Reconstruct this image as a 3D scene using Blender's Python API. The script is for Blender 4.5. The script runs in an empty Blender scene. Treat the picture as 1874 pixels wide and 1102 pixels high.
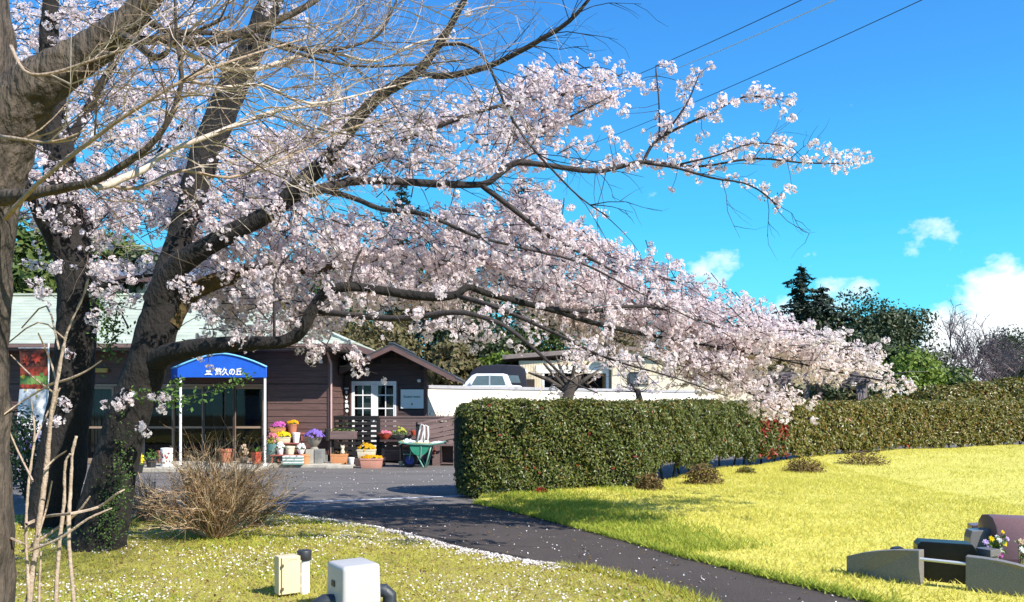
import bpy, math, random
import numpy as np
from mathutils import Vector, Matrix

random.seed(11)
rng = np.random.default_rng(11)
S = bpy.context.scene
COL = S.collection
R = math.radians

# ------------------------------------------------------------------ camera
EYE, FPX, CU, HV = 1.6, 1500.0, 937.0, 737.0       # eye height; focal length, centre column and horizon row of the 1874 px photo
cam_d = bpy.data.cameras.new('camera')
cam_d.sensor_width = 36.0
cam_d.lens = 36.0 * FPX / 1874.0
cam_d.shift_y = (HV - 551.0) / 1874.0
cam_d.clip_start, cam_d.clip_end = 0.1, 2000.0
cam = bpy.data.objects.new('camera', cam_d)
COL.objects.link(cam)
cam.location = (0, 0, EYE)
cam.rotation_euler = (R(90), 0, 0)
S.camera = cam

# ------------------------------------------------------------------ world, sun, exposure
SUN = Vector((0.80, -0.62, 0.88)).normalized()      # towards the sun
sun_el = math.asin(SUN.z)
sun_az = math.atan2(SUN.x, SUN.y)
W = bpy.data.worlds.new('World')
S.world = W
W.use_nodes = True
nt = W.node_tree
for n in list(nt.nodes):
    nt.nodes.remove(n)
N, L = nt.nodes.new, nt.links.new

def wmath(op, a, b=None, clamp=False):
    n = N('ShaderNodeMath'); n.operation = op; n.use_clamp = clamp
    for i, x in enumerate((a, b)):
        if x is None: continue
        if isinstance(x, (int, float)): n.inputs[i].default_value = x
        else: L(x, n.inputs[i])
    return n.outputs[0]

def wmix(f, a, b):
    n = N('ShaderNodeMix'); n.data_type = 'RGBA'
    for i, x in ((0, f), (6, a), (7, b)):
        if isinstance(x, (int, float)): n.inputs[i].default_value = x
        elif isinstance(x, tuple): n.inputs[i].default_value = x
        else: L(x, n.inputs[i])
    return n.outputs[2]

sky = N('ShaderNodeTexSky')
sky.sky_type = 'NISHITA'
sky.sun_disc = False
sky.sun_elevation = sun_el
sky.sun_rotation = sun_az
tc = N('ShaderNodeTexCoord')
sep = N('ShaderNodeSeparateXYZ')
L(tc.outputs['Generated'], sep.inputs[0])
ramp = N('ShaderNodeValToRGB')
L(sep.outputs['Z'], ramp.inputs[0])
SKYG = 10.0
cr = ramp.color_ramp
cr.elements[0].position = 0.0;  cr.elements[0].color = (0.30, 0.74, 0.88, 1)
cr.elements[1].position = 1.0;  cr.elements[1].color = (0.02, 0.11, 0.42, 1)
for p, c in ((0.10, (0.085, 0.64, 0.90)), (0.21, (0.045, 0.47, 0.86)), (0.34, (0.040, 0.30, 0.75)), (0.46, (0.030, 0.215, 0.64))):
    e = cr.elements.new(p); e.color = (*c, 1)
gain = N('ShaderNodeVectorMath'); gain.operation = 'SCALE'
L(ramp.outputs[0], gain.inputs[0]); gain.inputs[3].default_value = SKYG * 0.72
base = wmix(0.90, sky.outputs[0], gain.outputs[0])
# clouds: fractal noise over the directions, lifted where the photograph has its cumulus
mp = N('ShaderNodeMapping'); mp.inputs['Scale'].default_value = (1.0, 1.0, 1.5)
L(tc.outputs['Generated'], mp.inputs[0])
nz = N('ShaderNodeTexNoise'); nz.inputs['Scale'].default_value = 13.0; nz.inputs['Detail'].default_value = 9.0
nz.inputs['Roughness'].default_value = 0.60
L(mp.outputs[0], nz.inputs['Vector'])
dens = wmath('MULTIPLY', nz.outputs[0], 1.5)
def blob(u, v, rad, amp):
    global dens
    d = Vector(((u - CU) / FPX, 1.0, (HV - v) / FPX)).normalized()
    dist = N('ShaderNodeVectorMath'); dist.operation = 'DISTANCE'
    L(tc.outputs['Generated'], dist.inputs[0]); dist.inputs[1].default_value = d
    f = wmath('SUBTRACT', 1.0, wmath('DIVIDE', dist.outputs['Value'], rad), True)
    dens = wmath('ADD', dens, wmath('MULTIPLY', f, amp))
for b in ((1880, 640, 0.135, 0.85), (1800, 600, 0.07, 0.35), (1690, 452, 0.040, 0.34), (1645, 465, 0.03, 0.26), (1750, 428, 0.034, 0.26), (1440, 590, 0.075, 0.42),
          (1320, 500, 0.05, 0.34), (1560, 560, 0.055, 0.34), (1690, 600, 0.04, 0.30)):
    blob(*b)
for k in range(14):                                   # fair-weather cumulus added out of view round the horizon, also to brighten the fill
    a = k * 0.4 + 1.05
    u_ = Vector((math.sin(a), math.cos(a), 0.11 + 0.05 * math.sin(k * 2.3))).normalized()
    if u_.y > 0.75: continue
    dist = N('ShaderNodeVectorMath'); dist.operation = 'DISTANCE'
    L(tc.outputs['Generated'], dist.inputs[0]); dist.inputs[1].default_value = u_
    f = wmath('SUBTRACT', 1.0, wmath('DIVIDE', dist.outputs['Value'], 0.13), True)
    dens = wmath('ADD', dens, wmath('MULTIPLY', f, 0.6))
cl = wmath('MULTIPLY', wmath('SUBTRACT', dens, 1.00), 3.2, True)
cl = wmath('MULTIPLY', cl, 0.93)
final = wmix(cl, base, (7.0, 7.15, 7.3, 1))
bg = N('ShaderNodeBackground'); bg.inputs[1].default_value = 0.1
L(final, bg.inputs[0])
wo = N('ShaderNodeOutputWorld'); L(bg.outputs[0], wo.inputs[0])

sun_d = bpy.data.lights.new('sun', 'SUN')
sun_d.energy, sun_d.angle, sun_d.color = 4.4, R(0.53), (1.0, 0.955, 0.88)
sun_o = bpy.data.objects.new('sun', sun_d)
COL.objects.link(sun_o)
sun_o.rotation_euler = SUN.to_track_quat('Z', 'Y').to_euler()
sun_o.location = SUN * 60
S.view_settings.view_transform = 'Standard'
S.view_settings.look = 'None'
S.view_settings.exposure = 1.0
S.view_settings.gamma = 1.0
S.view_settings.use_curve_mapping = False
S.cycles.max_bounces = 8
S.cycles.diffuse_bounces = 5
S.cycles.transparent_max_bounces = 8
S.cycles.caustics_reflective = False
S.cycles.caustics_refractive = False

# ------------------------------------------------------------------ helpers
def at(u, v, Y):                                      # pixel + distance -> point in the place
    return Vector(((u - CU) / FPX * Y, Y, EYE - (v - HV) / FPX * Y))
def gp(u, v, z=0.0):                                  # pixel -> point on the ground
    Y = (EYE - z) * FPX / (v - HV)
    return Vector(((u - CU) / FPX * Y, Y, z))

ORG = {}
def link(o, parent=None, loc=None):
    COL.objects.link(o)
    if parent is not None:
        o.parent = parent
        ORG[o.name] = ORG[parent.name]
    else:
        loc = Vector(loc) if loc is not None else Vector((0, 0, 0))
        o.location = loc
        ORG[o.name] = loc
    return o

def tag(o, label=None, cat=None, group=None, kind=None):
    if label: o['label'] = label
    if cat: o['category'] = cat
    if group: o['group'] = group
    if kind: o['kind'] = kind
    return o

def thing(name, label, cat, loc=(0, 0, 0), group=None):
    o = bpy.data.objects.new(name, None)
    o.empty_display_size = 0.2
    link(o, None, loc)
    return tag(o, label, cat, group)

def copy_thing(src, loc, rz=0.0, label=None, scale=1.0):
    c = src.copy(); COL.objects.link(c)
    c.location = loc; c.rotation_euler = (0, 0, rz); c.scale = (scale,) * 3
    if label: c['label'] = label
    ORG[c.name] = Vector(loc)
    for ch in src.children:
        d = ch.copy(); COL.objects.link(d); d.parent = c
        for g in ch.children:
            e = g.copy(); COL.objects.link(e); e.parent = d
    return c

def np_mesh(name, V, F, mats, mi=None, smooth=False):
    V = np.asarray(V, np.float32); F = np.asarray(F, np.int32)
    me = bpy.data.meshes.new(name)
    me.vertices.add(len(V)); me.vertices.foreach_set('co', V.ravel())
    k = F.shape[1]
    me.loops.add(F.size); me.loops.foreach_set('vertex_index', F.ravel())
    me.polygons.add(len(F)); me.polygons.foreach_set('loop_start', np.arange(0, F.size, k, dtype=np.int32))
    if mi is not None: me.polygons.foreach_set('material_index', np.asarray(mi, np.int32))
    me.polygons.foreach_set('use_smooth', np.full(len(F), smooth))
    me.update(calc_edges=True)
    for m in (mats if isinstance(mats, (list, tuple)) else [mats]): me.materials.append(m)
    return me

def np_obj(name, V, F, mats, parent=None, loc=None, mi=None, smooth=False, kind=None):
    o0 = ORG[parent.name] if parent is not None else Vector(loc if loc is not None else (0, 0, 0))
    me = np_mesh(name, np.asarray(V) - np.array(o0), F, mats, mi, smooth)
    o = bpy.data.objects.new(name, me)
    link(o, parent, o0)
    if kind: o['kind'] = kind
    return o

class MB:
    def __init__(s): s.V, s.F, s.M, s.n = [], [], [], 0
    def add(s, V, F, m=0):
        s.V += [tuple(v) for v in V]
        s.F += [tuple(i + s.n for i in f) for f in F]
        s.M += [m] * len(F)
        s.n = len(s.V); return s
    def box(s, x0, x1, y0, y1, z0, z1, rz=0, m=0, top=1.0, piv=None):
        cx, cy = (x0 + x1) / 2, (y0 + y1) / 2
        V = []
        for z, k in ((z0, 1.0), (z1, top)):
            for x, y in ((x0, y0), (x1, y0), (x1, y1), (x0, y1)):
                V.append([cx + (x - cx) * k, cy + (y - cy) * k, z])
        if rz:
            px, py = piv if piv else (cx, cy); c, q = math.cos(rz), math.sin(rz)
            V = [[px + (x - px) * c - (y - py) * q, py + (x - px) * q + (y - py) * c, z] for x, y, z in V]
        return s.add(V, [(3, 2, 1, 0), (4, 5, 6, 7), (0, 1, 5, 4), (1, 2, 6, 5), (2, 3, 7, 6), (3, 0, 4, 7)], m)
    def bar(s, a, b, w, h, up=(0, 0, 1), m=0):          # a beam of section w x h from a to b
        a, b = Vector(a), Vector(b); d = (b - a).normalized(); up = Vector(up)
        x = d.cross(up).normalized(); y = x.cross(d).normalized()
        V = [p + x * sx * w / 2 + y * sy * h / 2 for p in (a, b) for sx, sy in ((-1, -1), (1, -1), (1, 1), (-1, 1))]
        return s.add(V, [(3, 2, 1, 0), (4, 5, 6, 7), (0, 1, 5, 4), (1, 2, 6, 5), (2, 3, 7, 6), (3, 0, 4, 7)], m)
    def tube(s, pts, rad, n=8, cap=True, m=0, rough=0.0):
        pts = [Vector(p) for p in pts]
        if isinstance(rad, (int, float)): rad = [rad] * len(pts)
        V, F = [], []
        x = None
        for i, p in enumerate(pts):
            d = (pts[min(i + 1, len(pts) - 1)] - pts[max(i - 1, 0)]).normalized()
            if x is None:
                x = d.orthogonal().normalized()
            x = (x - d * x.dot(d)).normalized(); y = d.cross(x)
            for k in range(n):
                a = 2 * math.pi * k / n
                r = rad[i] * (1 + (random.uniform(-rough, rough) if rough else 0))
                V.append(p + x * math.cos(a) * r + y * math.sin(a) * r)
        for i in range(len(pts) - 1):
            for k in range(n):
                F.append((i * n + k, i * n + (k + 1) % n, (i + 1) * n + (k + 1) % n, (i + 1) * n + k))
        if cap:
            F.append(tuple(range(n - 1, -1, -1))); F.append(tuple((len(pts) - 1) * n + k for k in range(n)))
        return s.add(V, F, m)
    def lathe(s, prof, c=(0, 0, 0), n=14, m=0, cap=True, sx=1.0, sy=1.0):
        V, F = [], []
        for r, z in prof:
            for k in range(n):
                a = 2 * math.pi * k / n
                V.append((c[0] + r * sx * math.cos(a), c[1] + r * sy * math.sin(a), c[2] + z))
        for i in range(len(prof) - 1):
            for k in range(n):
                F.append((i * n + k, i * n + (k + 1) % n, (i + 1) * n + (k + 1) % n, (i + 1) * n + k))
        if cap:
            F.append(tuple(range(n - 1, -1, -1))); F.append(tuple((len(prof) - 1) * n + k for k in range(n)))
        return s.add(V, F, m)
    def prism(s, poly, a, m=0):                         # polygon (3-D points) pushed along vector a
        a = Vector(a); P = [Vector(p) for p in poly]; n = len(P)
        return s.add(P + [p + a for p in P], [tuple(range(n - 1, -1, -1)), tuple(range(n, 2 * n))] + [(i, (i + 1) % n, n + (i + 1) % n, n + i) for i in range(n)], m)
    def poly(s, pts, m=0): return s.add(pts, [tuple(range(len(pts)))], m)
    def build(s, name, mats, parent=None, loc=None, smooth=False, bevel=0.0, segs=2, kind=None):
        o0 = ORG[parent.name] if parent is not None else Vector(loc if loc is not None else (0, 0, 0))
        me = bpy.data.meshes.new(name)
        me.from_pydata([(v[0] - o0[0], v[1] - o0[1], v[2] - o0[2]) for v in s.V], [], s.F)
        for mt in (mats if isinstance(mats, (list, tuple)) else [mats]): me.materials.append(mt)
        me.polygons.foreach_set('material_index', s.M)
        if bevel:
            import bmesh
            bm = bmesh.new(); bm.from_mesh(me)
            bmesh.ops.remove_doubles(bm, verts=bm.verts, dist=1e-5)
            bmesh.ops.recalc_face_normals(bm, faces=bm.faces)
            bmesh.ops.bevel(bm, geom=[e for e in bm.edges if len(e.link_faces) == 2 and e.calc_face_angle(0) > 0.5], offset=bevel, segments=segs, affect='EDGES', profile=0.6)
            bm.to_mesh(me); bm.free()
        if smooth:
            me.polygons.foreach_set('use_smooth', [True] * len(me.polygons))
            if smooth == 'auto': me.set_sharp_from_angle(angle=R(38))
        me.update()
        o = bpy.data.objects.new(name, me)
        link(o, parent, o0)
        if kind: o['kind'] = kind
        return o

def inside(poly, X, Y):
    r = np.zeros(len(X), bool); n = len(poly)
    for i in range(n):
        x0, y0 = poly[i]; x1, y1 = poly[(i + 1) % n]
        if y0 == y1: continue
        c = ((y0 > Y) != (y1 > Y)) & (X < (x1 - x0) * (Y - y0) / (y1 - y0) + x0)
        r ^= c
    return r
def sample(poly, n):
    P = np.array([p[:2] for p in poly], float); lo, hi = P.min(0), P.max(0)
    out = np.zeros((0, 2))
    while len(out) < n:
        q = rng.uniform(lo, hi, (max(n * 3, 64), 2))
        out = np.vstack([out, q[inside(P, q[:, 0], q[:, 1])]])
    return out[:n]
def unit(a): return a / np.maximum(np.linalg.norm(a, axis=1, keepdims=True), 1e-9)
def leaves(C, Nrm, size, aspect=0.5, fold=0.25, spread=0.6, droop=None):
    """one folded diamond leaf per centre, roughly facing Nrm"""
    n = len(C); C = np.asarray(C, float)
    nr = unit(np.asarray(Nrm, float) + rng.normal(0, spread, (n, 3)))
    t = rng.normal(0, 1, (n, 3))
    if droop is not None: t = t * 0.6 + np.array(droop)
    t = unit(t - nr * (t * nr).sum(1, keepdims=True)); b = np.cross(nr, t)
    s = (np.asarray(size) * rng.uniform(0.7, 1.3, n))[:, None]
    V = np.stack([C - t * s * 0.5, C + b * s * aspect * 0.5 + nr * s * fold * 0.4, C + t * s * 0.5, C - b * s * aspect * 0.5 + nr * s * fold * 0.4], 1).reshape(-1, 3)
    F = np.arange(4 * n).reshape(-1, 4)
    return V, F

# ------------------------------------------------------------------ materials
def new_mat(name):
    m = bpy.data.materials.new(name); m.use_nodes = True
    t = m.node_tree; p = t.nodes['Principled BSDF']
    return m, t, p
def rgba(c): return (c[0], c[1], c[2], 1)
def mat(name, col, rough=0.7, var=0.2, scale=6.0, bump=0.0, bscale=40.0, metal=0.0, col2=None, stretch=None, spec=0.5, detail=6.0, speck=None, speck_scale=120, bdist=0.02):
    m, t, p = new_mat(name)
    n, l = t.nodes.new, t.links.new
    tcn = n('ShaderNodeTexCoord'); v = tcn.outputs['Object']
    if stretch:
        mpn = n('ShaderNodeMapping'); mpn.inputs['Scale'].default_value = stretch; l(v, mpn.inputs[0]); v = mpn.outputs[0]
    nz1 = n('ShaderNodeTexNoise'); nz1.inputs['Scale'].default_value = scale; nz1.inputs['Detail'].default_value = detail; nz1.inputs['Roughness'].default_value = 0.65
    l(v, nz1.inputs['Vector'])
    rp = n('ShaderNodeValToRGB'); l(nz1.outputs[0], rp.inputs[0])
    rp.color_ramp.elements[0].position = 0.3; rp.color_ramp.elements[1].position = 0.7
    c2 = col2 if col2 else tuple(min(1, x * (1 + var)) for x in col)
    c1 = col if col2 else tuple(x * (1 - var) for x in col)
    rp.color_ramp.elements[0].color = rgba(c1); rp.color_ramp.elements[1].color = rgba(c2)
    out = rp.outputs[0]
    if speck:
        n3 = n('ShaderNodeTexNoise'); n3.inputs['Scale'].default_value = speck_scale; n3.inputs['Detail'].default_value = 2.0
        l(tcn.outputs['Object'], n3.inputs['Vector'])
        r3 = n('ShaderNodeValToRGB'); l(n3.outputs[0], r3.inputs[0])
        r3.color_ramp.elements[0].position = 0.52; r3.color_ramp.elements[1].position = 0.62
        mx = n('ShaderNodeMix'); mx.data_type = 'RGBA'; l(r3.outputs[0], mx.inputs[0]); l(out, mx.inputs[6]); mx.inputs[7].default_value = rgba(speck); out = mx.outputs[2]
    l(out, p.inputs['Base Color'])
    p.inputs['Roughness'].default_value = rough; p.inputs['Metallic'].default_value = metal
    p.inputs['Specular IOR Level'].default_value = spec
    if bump:
        nz2 = n('ShaderNodeTexNoise'); nz2.inputs['Scale'].default_value = bscale; nz2.inputs['Detail'].default_value = 5.0
        l(v, nz2.inputs['Vector'])
        bp = n('ShaderNodeBump'); bp.inputs['Strength'].default_value = bump; bp.inputs['Distance'].default_value = bdist
        l(nz2.outputs[0], bp.inputs['Height']); l(bp.outputs[0], p.inputs['Normal'])
    return m
def leaf_mat(name, cols, rough=0.55, trans=0.3, spec=0.4):
    """colour drawn per leaf; light passes through"""
    m, t, p = new_mat(name)
    n, l = t.nodes.new, t.links.new
    g = n('ShaderNodeNewGeometry'); rp = n('ShaderNodeValToRGB'); l(g.outputs['Random Per Island'], rp.inputs[0])
    cr = rp.color_ramp
    cr.interpolation = 'LINEAR'
    for i, c in enumerate(cols):
        pos = i / max(1, len(cols) - 1)
        e = cr.elements[i] if i < 2 else cr.elements.new(pos)
        e.color = rgba(c)
    for i, e in enumerate(sorted(cr.elements, key=lambda e: e.position)): pass
    for i in range(len(cols)):
        cr.elements[i].position = i / max(1, len(cols) - 1); cr.elements[i].color = rgba(cols[i])
    l(rp.outputs[0], p.inputs['Base Color']); p.inputs['Roughness'].default_value = rough; p.inputs['Specular IOR Level'].default_value = spec
    if trans:
        tr = n('ShaderNodeBsdfTranslucent'); l(rp.outputs[0], tr.inputs[0])
        mx = n('ShaderNodeMixShader'); mx.inputs[0].default_value = trans
        l(p.outputs[0], mx.inputs[1]); l(tr.outputs[0], mx.inputs[2]); l(mx.outputs[0], t.nodes['Material Output'].inputs[0])
    return m
def glass_mat(name, tint=(0.75, 0.78, 0.8), mixf=0.14):
    m, t, p = new_mat(name)
    n, l = t.nodes.new, t.links.new
    tr = n('ShaderNodeBsdfTransparent'); tr.inputs[0].default_value = rgba(tint)
    gl = n('ShaderNodeBsdfGlossy'); gl.inputs['Roughness'].default_value = 0.03
    fr = n('ShaderNodeFresnel'); fr.inputs[0].default_value = 1.5
    ad = n('ShaderNodeMath'); ad.operation = 'MULTIPLY'; l(fr.outputs[0], ad.inputs[0]); ad.inputs[1].default_value = mixf / 0.04
    mx = n('ShaderNodeMixShader'); l(ad.outputs[0], mx.inputs[0]); l(tr.outputs[0], mx.inputs[1]); l(gl.outputs[0], mx.inputs[2])
    l(mx.outputs[0], t.nodes['Material Output'].inputs[0])
    return m

m_asphalt = mat('asphalt_grey', (0.118, 0.105, 0.098), 0.9, 0.36, 1.1, 0.5, 160, speck=(0.18, 0.165, 0.15), speck_scale=95, stretch=(.3, 1.5, 1))
m_path = mat('asphalt_dark_brown', (0.034, 0.025, 0.021), 0.92, 0.5, 1.1, 0.6, 130, speck=(0.078, 0.062, 0.054), speck_scale=110, stretch=(1, 1, 1), col2=(0.066, 0.050, 0.042))  # dark brown base with random tone patches and paler specks
m_soil = mat('dark_soil', (0.022, 0.016, 0.013), 1.0, 0.5, 18, 0.9, 60)
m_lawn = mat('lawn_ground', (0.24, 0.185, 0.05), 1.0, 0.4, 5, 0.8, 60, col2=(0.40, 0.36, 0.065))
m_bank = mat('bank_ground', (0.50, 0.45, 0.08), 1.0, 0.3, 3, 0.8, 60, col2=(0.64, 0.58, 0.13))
m_white_line = mat('road_paint', (0.55, 0.55, 0.58), 0.8, 0.35, 14)
m_concrete = mat('concrete', (0.40, 0.37, 0.31), 0.9, 0.22, 7, 0.3, 60)
m_concrete_dark = mat('concrete_weathered', (0.21, 0.21, 0.20), 0.9, 0.3, 5, 0.3, 60)
m_earth = mat('earth_scrub', (0.10, 0.085, 0.04), 1.0, 0.4, 0.6, 0.5, 8, col2=(0.12, 0.12, 0.045))
m_wood_wall = mat('brown_stained_board', (0.108, 0.056, 0.047), 0.6, 0.35, 3.0, 0.35, 30, stretch=(0.6, 1, 9))
m_wood_dark = mat('dark_stained_board', (0.058, 0.033, 0.031), 0.6, 0.35, 3.0, 0.35, 30, stretch=(0.6, 1, 9))
m_fence = mat('weathered_brown_slat', (0.15, 0.098, 0.09), 0.65, 0.3, 3.0, 0.3, 30, stretch=(0.8, 1, 7))
m_black_wood = mat('black_timber', (0.012, 0.010, 0.010), 0.6, 0.3, 5, 0.2, 30)
m_fascia = mat('brown_fascia', (0.13, 0.075, 0.068), 0.5, 0.15, 4)
m_roof_green = mat('pale_green_metal_roof', (0.40, 0.435, 0.35), 0.55, 0.18, 1.5, 0.1, 20)
m_roof_dark = mat('charcoal_roof', (0.055, 0.06, 0.07), 0.45, 0.2, 6, 0.2, 30)
m_roof_blue = mat('blue_grey_tile', (0.12, 0.14, 0.19), 0.4, 0.25, 9, 0.2, 30)
m_alu = mat('bronze_window_frame', (0.28, 0.19, 0.13), 0.45, 0.12, 8)
m_alu_dark = mat('dark_window_frame', (0.04, 0.026, 0.022), 0.45, 0.12, 8)
m_glass = glass_mat('window_glass', (0.60, 0.62, 0.62), 0.025)
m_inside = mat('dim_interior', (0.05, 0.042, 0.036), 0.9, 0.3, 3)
m_furniture = mat('interior_furniture', (0.16, 0.13, 0.10), 0.8, 0.3, 3)  # lighter brown base colour for the counter boxes
m_white = mat('white_paint', (0.80, 0.80, 0.80), 0.4, 0.05, 6)
m_white_wall = mat('cream_plaster', (0.70, 0.63, 0.53), 0.9, 0.06, 1.6, 0.12, 40, col2=(0.82, 0.76, 0.66), stretch=(1, 1, .35))
m_coping = mat('grey_coping', (0.35, 0.34, 0.35), 0.8, 0.15, 5)
m_cream = mat('cream_siding', (0.68, 0.57, 0.39), 0.7, 0.07, 2.5)
m_cream2 = mat('pale_siding', (0.74, 0.64, 0.47), 0.7, 0.06, 2.5)
m_blue = mat('blue_canvas', (0.012, 0.105, 0.55), 0.55, 0.12, 5, 0.2, 18)
m_blue_edge = mat('pale_blue_piping', (0.20, 0.55, 0.85), 0.5, 0.1, 10)
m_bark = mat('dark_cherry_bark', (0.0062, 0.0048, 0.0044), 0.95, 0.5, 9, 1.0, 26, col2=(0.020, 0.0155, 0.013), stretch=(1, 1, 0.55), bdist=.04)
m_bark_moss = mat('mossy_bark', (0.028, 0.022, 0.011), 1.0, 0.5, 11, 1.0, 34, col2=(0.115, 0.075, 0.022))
m_branch = mat('grey_cherry_branch', (0.017, 0.013, 0.013), 0.9, 0.4, 14, 0.6, 50, col2=(0.052, 0.041, 0.040))
m_bark_tan = mat('tan_bark', (0.026, 0.019, 0.014), 0.95, 0.4, 16, 1.0, 34, col2=(0.135, 0.103, 0.076), stretch=(1, 1, 0.3), detail=9, bdist=.05)
m_twig_tan = mat('tan_twig', (0.24, 0.17, 0.115), 0.9, 0.3, 22, 0.5, 70, col2=(0.44, 0.33, 0.24))
m_twig_pale = mat('pale_twig', (0.44, 0.355, 0.29), 0.85, 0.25, 14, col2=(0.58, 0.49, 0.41))
m_sapling = mat('sapling_bark', (0.30, 0.215, 0.15), 0.9, 0.3, 22, 0.5, 70, col2=(0.47, 0.37, 0.28))
m_trunk_far = mat('far_trunk', (0.06, 0.048, 0.038), 0.95, 0.3, 8)
m_petal = leaf_mat('cherry_petal', [(0.87, 0.72, 0.745), (0.90, 0.80, 0.81), (0.91, 0.86, 0.855), (0.90, 0.755, 0.78)], 0.6, 0.56, 0.2)
m_calyx = leaf_mat('calyx_and_bud', [(0.16, 0.045, 0.045), (0.22, 0.11, 0.04), (0.10, 0.10, 0.03)], 0.7, 0.1)
m_hedge = leaf_mat('hedge_leaf_green', [(0.045, 0.070, 0.016), (0.070, 0.100, 0.021), (0.115, 0.145, 0.028), (0.17, 0.175, 0.036), (0.055, 0.085, 0.018), (0.19, 0.125, 0.032)], 0.40, 0.22, 0.38)
m_hedge_olive = leaf_mat('hedge_leaf_bronze', [(0.085, 0.105, 0.018), (0.15, 0.155, 0.025), (0.19, 0.165, 0.028), (0.25, 0.14, 0.03), (0.12, 0.13, 0.02), (0.20, 0.20, 0.03)], 0.4, 0.25, 0.5)
m_red_leaf = leaf_mat('red_leaf', [(0.30, 0.02, 0.02), (0.22, 0.03, 0.02), (0.40, 0.07, 0.03)], 0.4, 0.25)
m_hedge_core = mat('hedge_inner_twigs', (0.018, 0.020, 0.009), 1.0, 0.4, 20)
m_tree_dark = leaf_mat('evergreen_leaf_dark', [(0.028, 0.045, 0.018), (0.045, 0.068, 0.025), (0.065, 0.085, 0.03), (0.085, 0.095, 0.04)], 0.5, 0.2)
m_tree_mid = leaf_mat('evergreen_leaf_mid', [(0.05, 0.085, 0.018), (0.075, 0.12, 0.024), (0.10, 0.14, 0.03), (0.13, 0.15, 0.035)], 0.5, 0.25)
m_tree_olive = leaf_mat('olive_leaf', [(0.10, 0.085, 0.035), (0.14, 0.12, 0.045), (0.17, 0.13, 0.06), (0.10, 0.105, 0.03)], 0.6, 0.25)
m_tree_bright = leaf_mat('bright_green_leaf', [(0.10, 0.17, 0.02), (0.16, 0.23, 0.03), (0.20, 0.26, 0.035), (0.12, 0.19, 0.025)], 0.5, 0.3)
m_conifer = leaf_mat('conifer_needles', [(0.020, 0.038, 0.026), (0.03, 0.05, 0.034), (0.045, 0.065, 0.04)], 0.6, 0.1)
m_dry = leaf_mat('dry_shrub_leaf', [(0.17, 0.10, 0.035), (0.22, 0.15, 0.05), (0.13, 0.10, 0.035), (0.20, 0.11, 0.04)], 0.7, 0.2)
m_green_leaf = leaf_mat('plant_leaf', [(0.05, 0.11, 0.02), (0.08, 0.16, 0.03), (0.12, 0.2, 0.03)], 0.45, 0.25)
m_ivy = leaf_mat('ivy_leaf', [(0.04, 0.085, 0.015), (0.07, 0.13, 0.02), (0.10, 0.16, 0.03)], 0.45, 0.2)
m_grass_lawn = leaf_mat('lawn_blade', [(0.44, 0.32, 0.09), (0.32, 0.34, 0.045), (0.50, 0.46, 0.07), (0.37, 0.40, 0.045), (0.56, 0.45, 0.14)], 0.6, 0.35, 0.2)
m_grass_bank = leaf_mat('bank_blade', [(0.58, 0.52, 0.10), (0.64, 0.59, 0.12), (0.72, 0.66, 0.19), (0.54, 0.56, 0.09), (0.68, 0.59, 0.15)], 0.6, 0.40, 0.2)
m_litter = leaf_mat('dead_leaf', [(.16, .09, .03), (.24, .15, .05), (.10, .06, .03), (.30, .20, .07)], .8, .1, .2)
m_grass_green = leaf_mat('green_blade', [(.30, .38, .05), (.38, .44, .06), (.24, .33, .04), (.46, .47, .08)], .6, .38, .2)
m_fallen = leaf_mat('fallen_petal', [(0.75, 0.66, 0.66), (0.85, 0.80, 0.78), (0.70, 0.66, 0.60)], 0.7, 0.2, 0.2)
# ================================================================== THE SETTING
def sheet(name, pts, z, m, kind='structure', label=None):
    b = MB(); b.poly([(p[0], p[1], z) for p in pts]); o = b.build(name, m); o['kind'] = kind
    if label: o['label'] = label
    return o
g = MB()
g.box(-400, 400, -60, 700, -0.4, -0.012)
tag(g.build('ground', m_earth), kind='structure', label='bare scrubby earth under and beyond the gardens')
sheet('forecourt', [(-34, 11.0), (-3.6, 11.2), (-3.25, 11.54), (-1.59, 10.08), (-0.2, 9.0), (6, 12.2), (12, 18), (40, 26), (44, 60), (16, 47.5), (-2.9, 28.0), (-34, 28)], 0.0, m_asphalt,
      label='grey asphalt forecourt in front of the wooden building')
PL = [(-3.25, 11.54), (-2.42, 10.80), (-1.59, 10.08), (-1.0, 9.35), (-0.5, 8.63), (-0.12, 8.27), (0.12, 8.0), (0.48, 7.76), (0.82, 7.55), (1.2, 7.06), (1.48, 6.575), (1.94, 5.18), (2.2, 3.4)]
PR = [(-0.58, 12.97), (0.15, 11.75), (0.79, 10.53), (1.30, 9.5), (1.77, 8.48), (2.32, 7.5), (2.86, 6.575), (3.3, 5.42), (3.8, 3.4)]
path_poly = PL + PR[::-1]
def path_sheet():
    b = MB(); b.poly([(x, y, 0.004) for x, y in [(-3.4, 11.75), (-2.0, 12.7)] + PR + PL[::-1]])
    o = b.build('path', m_path); tag(o, kind='structure', label='dark brown asphalt path curving down to the right')
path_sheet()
# painted bay line on the forecourt
a_, b_ = gp(470, 923), gp(905, 905.5)
d_ = (b_ - a_).normalized(); q_ = Vector((-d_.y, d_.x, 0)) * 0.055
tag(MB().poly([a_ - q_ + Vector((0, 0, .005)), b_ - q_ + Vector((0, 0, .005)), b_ + q_ + Vector((0, 0, .005)), a_ + q_ + Vector((0, 0, .005))]).build('painted_line', m_white_line), kind='structure', label='faded white line painted across the forecourt')

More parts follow.
